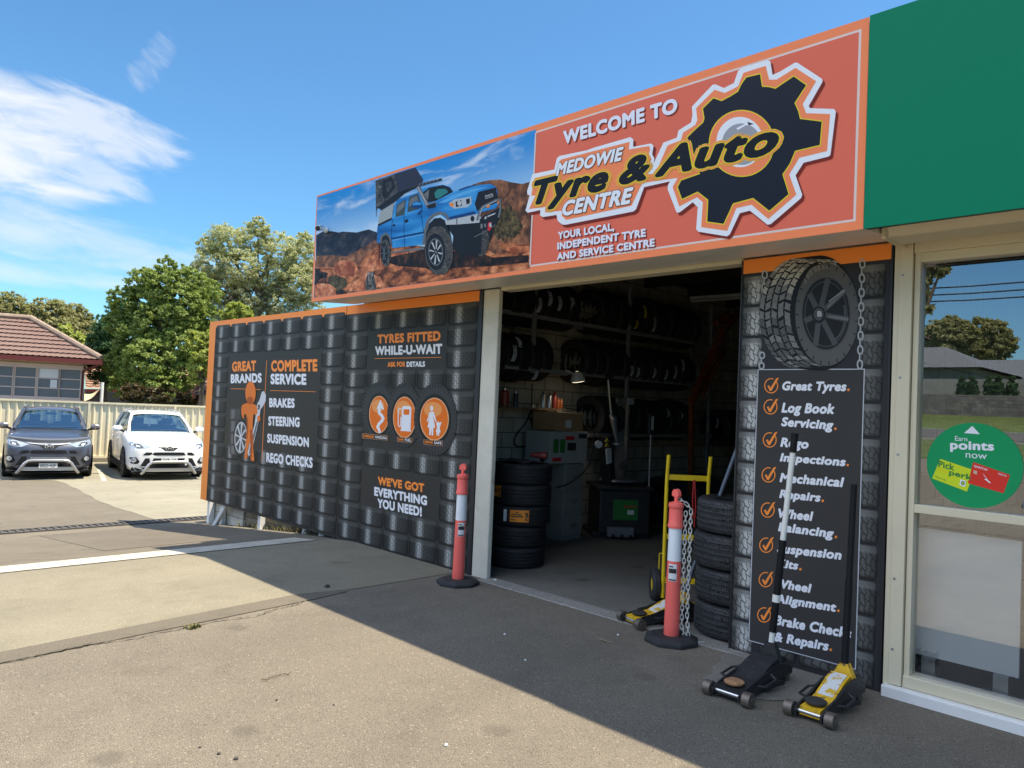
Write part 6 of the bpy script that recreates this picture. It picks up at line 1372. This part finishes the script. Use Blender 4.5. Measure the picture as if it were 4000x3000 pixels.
    for s_ in (-1, 1):
        mb = MB(); mb.bar((-.45, s_*.928, .27), (-2.2, s_*.93, .27), .03, .11); mb.build('side_cladding', M_CTRIM, t, local=True)
        for xx in (-1.05, -2.15): mb = MB(); mb.bar((xx, s_*.935, .93), (xx-.2, s_*.935, .935), .025, .03); mb.build('door_handle', paint, t, local=True)
        for xx in (-.5, -1.9): mb = MB(); mb.bar((xx, s_*.928, .35), (xx, s_*.926, 1.1), .004, .008); mb.build('door_seam', M_INK, t, local=True)
    return t
PAINT_G = car_paint('paint_graphite', (.085, .095, .125), .5, .32); PAINT_W = car_paint('paint_white', (.80, .80, .79), 0, .25)
make_car('graphite grey off road car with silver nudge bar and bonnet protector at the fence', PAINT_G, 'EKD·42F', (-21.25, -.22, GZ), math.radians(-13.2), True, False, cap_m=mat('mirror_silver_brown', (.30, .26, .25), .25, .8))
make_car('white off road car with silver nudge bar, partly behind the hoarding', PAINT_W, 'DYR-16S', (-20.25, 2.13, GZ), math.radians(-10.5), False, True)

# ================================================================= HOUSES BEHIND THE FENCE
def tile_mat(name, c1, c2, c3, dark):
    m = bpy.data.materials.new(name); m.use_nodes = True; t, b, tcn = nodes_of(m); U = tcn.outputs['UV']
    n = t.noise(U, 1.3, 6, .7); n2 = t.noise(U, 9, 3, .6)
    c = t.mix(t.smooth(n, .45, .7), t.ramp(n2, [(.3, c1), (.6, c2)]), c3)
    t.l(c, b.inputs['Base Color']); b.inputs['Roughness'].default_value = .85; MATS[name] = m; return m
M_TILE = tile_mat('old_roof_tile', (.13, .075, .062), (.19, .115, .095), (.20, .155, .125), 0); M_TILE2 = tile_mat('tan_roof_tile', (.24, .13, .08), (.29, .17, .105), (.26, .17, .11), 0)
M_GUT = mat('maroon_gutter', (.13, .022, .018), .45); M_WB = mat('pink_weatherboard', (.52, .40, .31), .7, var=.05); M_WFR = mat('window_frame_pink', (.62, .49, .42), .55); M_BLIND = mat('blind_grey', (.13, .145, .16), .35, var=.15, vscale=30)
def roof_slope(mb, eL, eR, rL, rR, rows, wave=.19, h=.028):
    eL, eR, rL, rR = (np.array(p, float) for p in (eL, eR, rL, rR))
    nrm = np.cross(eR-eL, rL-eL); nrm /= np.linalg.norm(nrm); nrm *= 1 if nrm[2] > 0 else -1
    P = []; W_ = np.linalg.norm(eR-eL)
    for i in range(rows):
        for f, lift in ((i/rows, .05), ((i+.999)/rows, .0)):
            a, b = eL+(rL-eL)*f, eR+(rR-eR)*f; Lw = np.linalg.norm(b-a); n = max(4, int(W_/wave*4))
            s0 = np.dot(a-eL, (eR-eL)/W_)
            row = []
            for j in range(n+1):
                s_ = j/n; ph = (s0+s_*Lw)/wave*2*math.pi
                row.append(tuple(a+(b-a)*s_+nrm*(lift+h*(.5+.5*math.cos(ph)))))
            P.append(row)
    for i in range(len(P)-1): mb.grid([P[i], P[i+1]], 0, True)
    return mb
UD = np.array([.28, .96, 0]); VD = np.array([-.96, .28, 0])
RG = 33.0
E_ = at(395, 1408, RG); Rg_ = at(118, 1250, RG+2.6)
eL = E_-UD*14; rL = Rg_-UD*13
h1 = thing('house', 'low pink weatherboard house with an old red tiled hip roof behind the fence', 'house', (E_[0], E_[1], GZ))
mb = MB(); roof_slope(mb, eL, E_, rL, Rg_, 9); 
E2_ = E_+VD*5.4; roof_slope(mb, E_, E2_, Rg_, Rg_, 9); roof_slope(mb, E2_, E2_-UD*14, Rg_, rL, 9)
rf = mb.build('roof', M_TILE, h1)
mb = MB(); mb.tube([E_+[0, 0, .10], Rg_+[0, 0, .10]], .11, 8); mb.tube([Rg_+[0, 0, .08], rL+[0, 0, .08]], .11, 8); mb.tube([E2_+[0, 0, .1], Rg_+[0, 0, .1]], .11, 8); mb.build('ridge_tiles', mat('ridge_cap', (.27, .2, .155), .9, var=.3, vscale=5), rf, smooth=True)
mb = MB(); mb.bar(eL-[0, 0, .08], E_-[0, 0, .08], .12, .17); mb.bar(E_-[0, 0, .08], E2_-[0, 0, .08], .12, .17); gt = mb.build('gutter', M_GUT, h1)
Wc = E_-UD*.62+VD*.5           # wall corner
def HP(u, v, z): p = Wc-UD*u+VD*v; return np.array([p[0], p[1], z])
ze = E_[2]-.12
mb = MB(); mb.bar(E_-[0, 0, .15]-UD*.05, HP(.0, -.02, ze-.35), .07, .07); mb.bar(HP(-.02, -.04, ze-.33), HP(-.02, -.04, GZ), .07, .07); mb.build('downpipe', M_GUT, h1)
mb = MB(); mb.add([HP(0, 0, GZ), HP(13.5, 0, GZ), HP(13.5, 0, ze+.1), HP(0, 0, ze+.1)], [(0, 1, 2, 3)]); mb.add([HP(0, 0, GZ), HP(0, 4.5, GZ), HP(0, 4.5, ze+.1), HP(0, 0, ze+.1)], [(0, 1, 2, 3)])
mb.add([HP(-.5, -.5, ze), HP(13.5, -.5, ze), HP(13.5, .02, ze), HP(-.5, .02, ze)], [(0, 1, 2, 3)]); mb.add([HP(-.5, -.5, ze), HP(-.5, 5, ze), HP(.02, 5, ze), HP(.02, -.5, ze)], [(0, 1, 2, 3)]); mb.build('wall', M_WB, h1)
# windows: measured from the photo on the wall plane
def wallpt(px, py):
    d = ray(px, py); n = VD; k = np.dot(Wc-CAM, n)/np.dot(d, n); return CAM+d*k
z_t = wallpt(*Z1(300, 385))[2]; z_b = wallpt(*Z1(300, 592))[2]
cols = [(525, 385), (385, 240), (235, 90), (85, -60), (-65, -210), (-215, -360)]
for a_, b_ in cols:
    pa = wallpt(*Z1(a_, 500)); pb = wallpt(*Z1(b_, 500)); ua = np.dot(Wc-pa, UD); ub = np.dot(Wc-pb, UD)
    mb = MB(); fw = .07
    def fr_(u0, u1, z0, z1, v=-.06): mb.add([HP(u0, v, z0), HP(u1, v, z0), HP(u1, v, z1), HP(u0, v, z1), HP(u0, 0.01, z0), HP(u1, 0.01, z0), HP(u1, 0.01, z1), HP(u0, 0.01, z1)], [(0, 1, 2, 3), (0, 4, 5, 1), (1, 5, 6, 2), (2, 6, 7, 3), (3, 7, 4, 0)])
    fr_(ua-fw*.5, ua+fw*.5, z_b, z_t); fr_(ub-fw*.5, ub+fw*.5, z_b, z_t); fr_(ua, ub, z_t-fw, z_t, -.062); fr_(ua, ub, z_b, z_b+fw, -.062)
    for f in (.33, .64): zz = z_b+(z_t-z_b)*f; fr_(ua, ub, zz-.02, zz+.02, -.04)
    wf = mb.build('window', M_WFR, h1)
    mb = MB(); mb.add([HP(ua, -.02, z_b), HP(ub, -.02, z_b), HP(ub, -.02, z_t), HP(ua, -.02, z_t)], [(0, 1, 2, 3)]); mb.build('pane', M_BLIND, wf)
    if a_ == 385:
        mb = MB(); zz = z_b+(z_t-z_b)*.66; mb.add([HP(ua+.05, -.024, zz), HP(ub-.05, -.024, zz), HP(ub-.05, -.024, z_t-.08), HP(ua+.05, -.024, z_t-.08)], [(0, 1, 2, 3)]); mb.add([HP(ua+.08, -.026, z_b+.42), HP(ua+.3, -.026, z_b+.42), HP(ua+.3, -.026, z_b+.72), HP(ua+.08, -.026, z_b+.72)], [(0, 1, 2, 3)]); mb.build('paper_notice', M_STICK, wf)
mb = MB(); mb.add([HP(-.03, -.05, z_t), HP(13, -.05, z_t), HP(13, -.05, z_t+.1), HP(-.03, -.05, z_t+.1)], [(0, 1, 2, 3)]); mb.add([HP(-.03, -.08, z_b-.08), HP(13, -.08, z_b-.08), HP(13, -.08, z_b), HP(-.03, -.08, z_b)], [(0, 1, 2, 3)]); mb.build('window_trim', M_WFR, h1)
# second house: tan tiles further back
a0 = at(335, 1520, 42); b0 = at(860, 1528, 42); a1 = at(330, 1432, 45.5); b1 = at(800, 1438, 45.5)
h2 = thing('house', 'far house with a tan tiled roof seen under the green tree', 'house', (a0[0], a0[1], GZ))
mb = MB(); roof_slope(mb, a0, b0, a1, b1, 10, .3, .03); mb.build('roof', M_TILE2, h2)
mb = MB(); mb.bar(a0-[0, 0, .06], b0-[0, 0, .06], .12, .14); mb.build('gutter', M_GUT, h2)
mb = MB(); v_ = (a1-a0); v_[2] = 0; q = [a0+v_*.15, b0+v_*.15]; mb.prism([(q[0][0], q[0][1], GZ), (q[1][0], q[1][1], GZ), (q[1][0], q[1][1], a0[2]), (q[0][0], q[0][1], a0[2])], tuple(v_*.6)); mb.build('wall', mat('house_dark_wall', (.10, .085, .075), .8, var=.2), h2)
# third roof at the hoarding's edge
a0 = at(756, 1545, 30); a1 = at(800, 1442, 31.5); b0 = at(900, 1560, 30); b1 = at(920, 1440, 31.5)
h3 = thing('house', 'corner of a red tiled gable house just left of the hoarding', 'house', (a0[0], a0[1], GZ))
mb = MB(); roof_slope(mb, a0, b0, a1, b1, 7, .2, .03); mb.build('roof', M_TILE, h3)
mb = MB(); mb.bar(a0-[0, 0, .03], a1-[0, 0, .02], .1, .16); mb.build('barge_board', M_GUT, h3)
mb = MB(); q0 = at(786, 1530, 30.3); q1 = at(900, 1540, 30.3); d_ = (a1-a0); d_[2] = 0; mb.prism([(q0[0], q0[1], GZ), (q1[0], q1[1], GZ), (q1[0], q1[1], a0[2]+.1), (q0[0], q0[1], a0[2]+.1)], tuple(d_*.8)); mb.build('wall', mat('cream_wall', (.58, .50, .36), .8), h3)
# shade sail with a post
ss = thing('shade_sail', 'cream triangular shade sail tied to a white post behind the fence', 'shade sail', tuple(at(400, 1570, 31)))
p_t = at(400, 1500, 31); p_b = np.array([p_t[0], p_t[1], GZ])
mb = MB(); mb.cyl(p_b, p_t+[0, 0, .06], .055, n=12); mb.build('post', M_WHITE, ss, smooth=True)
s0, s1, s2 = at(398, 1508, 31), at(330, 1538, 31.5), at(330, 1566, 30.5)
mb = MB(); P = []
for i in range(9):
    f = i/8; P.append([s0*(1-f)+(s1*(1-g_)+s2*g_)*f-np.array([0, 0, .12*math.sin(math.pi*f)+.1*math.sin(math.pi*g_)*f]) for g_ in np.linspace(0, 1, 7)])
mb.grid(P); mb.build('fabric', mat('sail_cream', (.58, .46, .26), .8), ss, smooth=True)
# dark things below the tan roof: a carport front
mb = MB(); a = at(420, 1562, 38); b = at(560, 1570, 38); mb.prism([(a[0], a[1], GZ), (b[0], b[1], GZ), (b[0], b[1], a[2]+.35), (a[0], a[1], a[2]+.35)], (-1.2, .4, 0)); tag(mb.build('garden_shed', mat('shed_dark', (.03, .035, .045), .6)), 'low dark shed below the tan roof behind the fence', 'shed')

# ================================================================= TREES
def leaf_mat(name, c1, c2, c3):
    m = bpy.data.materials.new(name); m.use_nodes = True; t, b, tcn = nodes_of(m)
    gi = t.n('ShaderNodeNewGeometry'); n = t.noise(tcn.outputs['Object'], .8, 3, .6)
    c = t.mix(t.smooth(n, .35, .65), c1, c2); c = t.mix(t.math('MULTIPLY', gi.outputs['Random Per Island'], .4), c, c3)
    t.l(c, b.inputs['Base Color']); b.inputs['Roughness'].default_value = .55; b.inputs['Specular IOR Level'].default_value = .35
    tl = t.n('ShaderNodeBsdfTranslucent'); t.l(t.mix(.5, c, (.8, .9, .3), 'MULTIPLY'), tl.inputs[0]); mx = t.n('ShaderNodeMixShader'); mx.inputs[0].default_value = .48
    o = m.node_tree.nodes['Material Output']; t.l(b.outputs[0], mx.inputs[1]); t.l(tl.outputs[0], mx.inputs[2]); t.l(mx.outputs[0], o.inputs[0]); return m
M_BARK = mat('bark', (.16, .12, .085), .9, var=.3, vscale=8); M_BARKP = mat('pale_bark', (.33, .28, .21), .85, var=.25, vscale=6)
def leaves(C, N, size, aspect=2.0, droop=.2):
    n = len(C); a = rng.uniform(0, 2*np.pi, n); z = rng.uniform(-1, 1, n); q = np.sqrt(1-z*z)
    t1 = np.stack([q*np.cos(a), q*np.sin(a), z-droop], 1); t1 /= np.linalg.norm(t1, axis=1)[:, None]
    nn = N+rng.normal(0, .5, (n, 3)); t2 = np.cross(nn, t1); t2 /= np.linalg.norm(t2, axis=1)[:, None]+1e-9
    s = size*rng.uniform(.6, 1.3, n)[:, None]
    v = np.stack([C-t1*s, C+t2*s/aspect, C+t1*s, C-t2*s/aspect], 1).reshape(-1, 3)
    return v
def tree(name, label, blobs, leaf, n, size, trunk, bark=M_BARK, group=None, gap=.45, clump=.55, aspect=2.0, limbs=14, shell=.55):
    base = trunk[0]; t = thing(name, label, 'tree', base, 0, group)
    mb = MB(); top = np.array(trunk[1]); b0 = np.array(base); r0 = trunk[2]; mid = (b0+top)/2+rng.normal(0, .12, 3)*np.array([1, 1, 0])
    mb.tube([b0-[0, 0, .2], b0+[0, 0, .4], mid, top], [r0*1.4, r0, r0*.8, r0*.5], 9)
    B = np.array([[*c, r] for c, r in blobs]); 
    for k in range(limbs):
        bi = B[k % len(B)]; e = bi[:3]+rng.normal(0, .35, 3)*bi[3]; f = rng.uniform(.45, 1.0); s_ = b0+(top-b0)*f; m_ = (s_+e)/2+np.array([0, 0, .12])*bi[3]
        mb.tube([s_, m_, e], [r0*.35, r0*.22, r0*.06], 6)
        for _ in range(3):
            e2 = m_+rng.normal(0, .5, 3)*bi[3]; mb.tube([m_, (m_+e2)/2+rng.normal(0, .08, 3), e2], [r0*.14, r0*.09, r0*.03], 5)
    mb.build('trunk', bark, t, smooth=True)
    w_ = B[:, 3]**2; w_ /= w_.sum(); C = []; N = []
    nc = max(30, int(n/26))
    bi = rng.choice(len(B), nc, p=w_); d = rng.normal(0, 1, (nc, 3)); d /= np.linalg.norm(d, axis=1)[:, None]
    rr = B[bi, 3]*(shell+(1.06-shell)*rng.uniform(0, 1, nc)**.6); cc = B[bi, :3]+d*rr[:, None]
    cr = B[bi, 3]*clump*rng.uniform(.14, .42, nc)
    for i in range(nc):
        k = 26; dd = rng.normal(0, 1, (k, 3)); dd /= np.linalg.norm(dd, axis=1)[:, None]; p = cc[i]+dd*(cr[i]*rng.uniform(.3, 1, k)**.5)[:, None]*np.array([1.15, 1.15, .7])
        C.append(p); N.append(dd*.6+d[i]*.8+np.array([0, 0, .35]))
    C = np.concatenate(C); N = np.concatenate(N); v = leaves(C, N, size, aspect)-np.array(base); q = len(C)
    me = bpy.data.meshes.new('crown'); me.vertices.add(len(v)); me.vertices.foreach_set('co', v.ravel().astype(np.float32)); me.loops.add(4*q); me.loops.foreach_set('vertex_index', np.arange(4*q, dtype=np.int32)); me.polygons.add(q); me.polygons.foreach_set('loop_start', np.arange(0, 4*q, 4, dtype=np.int32)); me.update(calc_edges=True); me.validate()
    me.materials.append(leaf); o = bpy.data.objects.new('crown', me); COL.objects.link(o); o.parent = t
    return t
def blob(px, py, rpx, rg): p = at(px, py, rg); return (p, rpx*rg/F_PX*.80)
LF_G = leaf_mat('leaf_green', (.18, .25, .055), (.28, .36, .08), (.38, .42, .15)); LF_P = leaf_mat('leaf_pale', (.40, .43, .21), (.52, .53, .28), (.62, .59, .40)); LF_D = leaf_mat('leaf_dark', (.045, .11, .045), (.07, .15, .055), (.09, .19, .08)); LF_O = leaf_mat('leaf_olive', (.27, .29, .11), (.37, .36, .15), (.40, .33, .20)); LF_Y = leaf_mat('leaf_yellow', (.28, .35, .06), (.42, .46, .10), (.48, .48, .16))
def ground_at(px, rg): p = at(px, 1600, rg); return np.array([p[0], p[1], GZ])
g = 33
tree('green_tree', 'big round green tree behind the fence beside the pale roof', [blob(*a, g+d) for *a, d in ((640, 1120, 90, 0), (580, 1190, 95, .5), (700, 1190, 95, -.3), (640, 1260, 110, 0), (540, 1300, 95, .6), (700, 1330, 100, -.2), (590, 1400, 100, -.5), (690, 1450, 95, 0), (530, 1440, 85, .3), (610, 1510, 90, -.6), (500, 1370, 70, .8), (730, 1250, 75, .6), (650, 1040, 45, 0), (770, 1400, 80, .8), (700, 1540, 70, .3), (480, 1500, 60, .2), (770, 1190, 60, .7), (790, 1300, 65, .9), (480, 1250, 50, .9), (450, 1420, 55, 1.2), (560, 1105, 68, .4), (735, 1105, 75, .2), (800, 1140, 70, .6), (480, 1170, 62, .6), (780, 1230, 70, .5), (455, 1260, 55, .8), (690, 1080, 60, 0))],
     LF_G, 100000, .062, (ground_at(630, g), at(640, 1200, g), .22), limbs=26, clump=.48)
g = 46
tree('pale_eucalypt', 'tall pale green gum tree standing behind the hoarding', [blob(*a, g+d) for *a, d in ((880, 950, 85, 0), (990, 940, 80, .5), (1100, 980, 85, 0), (1180, 1000, 80, .6), (830, 1030, 80, 0), (940, 1050, 90, -.4), (1060, 1080, 95, .2), (1160, 1110, 95, 0), (860, 1130, 80, .4), (970, 1150, 90, .2), (1090, 1180, 80, .1), (1230, 1080, 80, 0), (1010, 890, 50, .2), (800, 960, 40, .5), (1190, 930, 40, .3), (900, 1230, 80, .6), (1030, 1250, 80, .4), (1200, 1220, 80, .3), (800, 1150, 75, .2), (820, 1260, 75, .5), (960, 1330, 85, .3), (1100, 1300, 85, .3), (860, 1330, 75, .4), (780, 1060, 50, .6))],
     LF_P, 95000, .078, (ground_at(1010, g), at(1010, 1080, g), .3), M_BARK, limbs=30, clump=.5, aspect=2.6)
g = 36
tree('conifer', 'dark green pine partly hidden left of the big green tree', [blob(*a, g+d) for *a, d in ((430, 1290, 60, 0), (400, 1350, 60, .3), (440, 1380, 75, 0), (380, 1330, 40, .2), (420, 1440, 75, 0), (470, 1270, 60, .4), (390, 1260, 35, .2), (460, 1220, 50, 0))], LF_D, 16000, .09, (ground_at(430, g), at(430, 1270, g), .18), clump=.7, aspect=3.5)
g = 62
for i, (lab, bl) in enumerate((('spreading gum tree at the far left behind the red roof', ((40, 1200, 60, 0), (0, 1230, 60, 0), (80, 1230, 45, .5), (30, 1270, 60, 0))), ('airy gum tree above the ridge of the red roof', ((160, 1215, 50, 0), (220, 1230, 60, .5), (190, 1280, 65, 0), (130, 1260, 50, 0), (260, 1290, 60, 0))), ('olive gum tree between the red roof and the pine', ((290, 1240, 55, 0), (330, 1270, 55, .5), (280, 1310, 60, 0), (340, 1330, 50, 0))))):
    tree('gum_tree', lab, [blob(*a, g+d+i) for *a, d in bl], LF_O, 16000, .115, (ground_at((40, 200, 310)[i], g+i), at((40, 200, 310)[i], 1250, g+i), .25), M_BARKP, 'gum trees beyond the houses', clump=.6, aspect=2.6)
g = 50
tree('yellow_bush', 'yellow green bush showing between the red roof and the pine', [blob(*a, g+d) for *a, d in ((290, 1340, 45, 0), (340, 1360, 45, 0), (250, 1300, 35, 0), (320, 1400, 45, 0))], LF_Y, 5000, .15, (ground_at(300, g), at(300, 1380, g), .12), clump=.7)
g = 27
tree('yellow_bush', 'bright yellow green treetop poking above the long hoarding', [blob(*a, g+d) for *a, d in ((920, 1210, 38, 0), (890, 1235, 35, .2), (955, 1225, 35, 0), (925, 1290, 50, 0))], LF_Y, 3500, .09, (ground_at(920, g), at(920, 1250, g), .1), clump=.7)
tree('yellow_bush', 'light green shrub beside the hoarding edge below the gum tree', [blob(*a, 30+d) for *a, d in ((790, 1380, 50, 0), (815, 1330, 45, 0), (775, 1450, 50, 0), (820, 1420, 45, 0), (760, 1330, 35, 0))], LF_Y, 5000, .09, (ground_at(790, 30), at(790, 1380, 30), .1), clump=.7)
g = 31
tree('shrub', 'dark shrub with rusty leaves at the top of the fence below the green tree', [blob(*a, g) for a in ((520, 1540, 45), (600, 1555, 45), (680, 1560, 45), (740, 1555, 40))], leaf_mat('leaf_rust', (.05, .06, .02), (.10, .06, .03), (.16, .09, .05)), 3500, .1, (ground_at(620, g), at(620, 1560, g), .08), clump=.7)
# sparse tip above the pale tree and two tiny leafy twigs at left are part of those crowns

# ================================================================= ACROSS THE ROAD (seen mirrored in the shop window)
GLY = .07
def mir(p): p = np.array(p, float); return np.array([p[0], 2*GLY-p[1], p[2]])
def mz(px, py, Yv): return mir(on_y(px, py, Yv))
def mr(px, py, rg): return mir(at(px, py, rg))
def bank(name, m, prof, x0=-120, x1=120):
    mb = MB(); mb.grid([[(x, y, z) for y, z in prof] for x in np.linspace(x0, x1, 25)]); struct(mb.build(name, m))
bank('forecourt_rise', M_ASPH2, [(-9, .006), (-10.5, .12), (-14.5, .95)]); bank('grass_bank', M_GRASS, [(-14.5, .96), (-17, 1.18), (-20, 1.30)]); bank('road', M_ROAD, [(-20.15, 1.30), (-24, 1.62)]); bank('kerb_line', M_LINE, [(-20, 1.30), (-20, 1.36), (-20.15, 1.36)])
bank('grass_verge', M_GRASS, [(-24, 1.63), (-26, 2.15), (-31, 2.2), (-90, 2.2)])
HZ = 2.2
wl_ = MB(); wl_.box(-40, 40, -26.4, -26, HZ-.1, HZ+.72); tag(wl_.build('stone_wall', block_mat('grey_stonework', (.16, .15, .14), (.26, .24, .21), (.07, .065, .06), 1.6)), 'grey stacked stone wall across the road, mirrored in the shop window', 'wall')
wl_ = MB(); wl_.box(-40, 40, -29.6, -29.5, HZ, 3.7); tag(wl_.build('board_fence', mat('grey_boards', (.30, .29, .26), .8, var=.2, vscale=2)), 'pale grey board fence behind the stone wall, mirrored in the shop window', 'fence')
# grey-roofed house
hs = thing('house', 'grey roofed house across the road, mirrored in the shop window', 'house', (-8, -36, 0))
Yv = 34
a = on_y(*Z9(512, 815), Yv); b = on_y(*Z9(825, 960), Yv); zr = a[2]; zev = b[2]
M_GROOF = mat('grey_roof', (.10, .105, .11), .6, var=.1)
mb = MB(); x_r = a[0]; x_e = b[0]; y0, y1 = -Yv, -Yv-9
mb.add([(x_r-7, y0-2, zr), (x_r, y0-2, zr), (x_e, y0+.6, zev), (x_r-11, y0+.6, zev), (x_r-11, y1, zev), (x_e, y1, zev)], [(0, 1, 2, 3), (1, 5, 2), (0, 4, 5, 1), (0, 3, 4)]); mb.build('roof', M_GROOF, hs)
mb = MB(); mb.box(x_r-10.6, x_e-.5, y1+.4, y0, HZ, zev); mb.build('wall', mat('house_grey_wall', (.22, .22, .20), .8), hs)
for xw in (x_r-4, x_r+.2, x_e-3.4): mb = MB(); mb.box(xw, xw+1.4, y0, y0+.05, HZ+.6, HZ+1.7); mb.build('window', M_BLIND, hs)
h5 = thing('house', 'long low grey roof further right across the road, mirrored in the window', 'house', (0, -40, 0))
mb = MB(); c = on_y(*Z9(900, 905), 44); mb.add([(c[0]-6, -41, c[2]-1.3), (c[0]+14, -41, c[2]-1.3), (c[0]+12, -45, c[2]), (c[0]-4, -45, c[2])], [(0, 1, 2, 3)]); mb.build('roof', M_GROOF, h5)
mb = MB(); mb.box(c[0]-5.6, c[0]+13.6, -48, -41.2, HZ, c[2]-1.25); mb.build('wall', mat('house_grey_wall', (0, 0, 0)), h5)
def mtree(name, label, blobs, leaf, n, size, px, rg, **k): tree(name, label, [(mir(at(x, y, rg+d)), r*rg/F_PX) for x, y, r, d in blobs], leaf, n, size, (np.array([*mir(at(px, 1600, rg))[:2], HZ-.1]), mir(at(px, k.pop('ty', 1350), rg)), k.pop('tr', .3)), **k)
Zr = lambda x, y, r, d=0: (*Z9(x, y), r*.663, d)
mtree('gum_tree', 'wide gum tree above the grey roof, mirrored left in the window', [Zr(560, 760, 75), Zr(640, 740, 70), Zr(700, 790, 70), Zr(500, 790, 60), Zr(620, 830, 80)], LF_O, 20000, .13, Z9(620, 800)[0], 62, bark=M_BARKP, group='gum trees beyond the houses', clump=.6)
mtree('gum_tree', 'second wide gum tree above the roofs, mirrored right in the window', [Zr(800, 750, 70), Zr(880, 770, 70), Zr(930, 820, 60), Zr(770, 830, 70), Zr(870, 850, 75)], LF_O, 20000, .13, Z9(860, 800)[0], 64, bark=M_BARKP, group='gum trees beyond the houses', clump=.6)
mtree('gum_branch_tree', 'overhanging gum tree whose branch is mirrored at the window corner', [Zr(430, 370, 60), Zr(470, 420, 35), Zr(520, 350, 32), Zr(565, 385, 28), Zr(400, 480, 70), Zr(390, 600, 80)], LF_O, 5200, .14, Z9(360, 800)[0], 26, clump=.6)
for i, x in enumerate((690, 755, 850, 905, 985)): mtree('pencil_pine', f'{ORD[i]} dark narrow conifer behind the stone wall, mirrored in the window', [Zr(x, 1060, 20), Zr(x, 1100, 24), Zr(x, 1025, 13), Zr(x, 1130, 24), Zr(x, 1080, 22), Zr(x, 1165, 24)], LF_D, 5000, .06, Z9(x, 800)[0], 35, group='narrow conifers across the road', clump=.9, tr=.05, ty=Z9(0, 1040)[1])
pw = thing('power_line', 'three overhead power cables across the road, mirrored in the window', 'power line', (0, -20, 6))
for ya, yb in ((495, 455), (535, 500), (572, 542)):
    a = mz(*Z9(455, ya), 20); b = mz(*Z9(1056, yb), 20); d = (b-a)/np.linalg.norm(b-a); a2 = a-d*25; b2 = b+d*25; mb = MB(); mb.tube([a2, a, (a+b)/2-[0, 0, .02], b, b2], .022, 6); mb.build('cable', M_INK, pw)
wc = on_y(*Z9(1040, 1420), 12.0)
make_car('white car parked in front of the shop, mirrored at the window edge', PAINT_W, '', (mir(wc)[0]+1.2, mir(wc)[1], 0), math.radians(178), False, False)

# ================================================================= CLEAN UP
for o in bpy.data.objects:
    if '_o' in o: del o['_o']
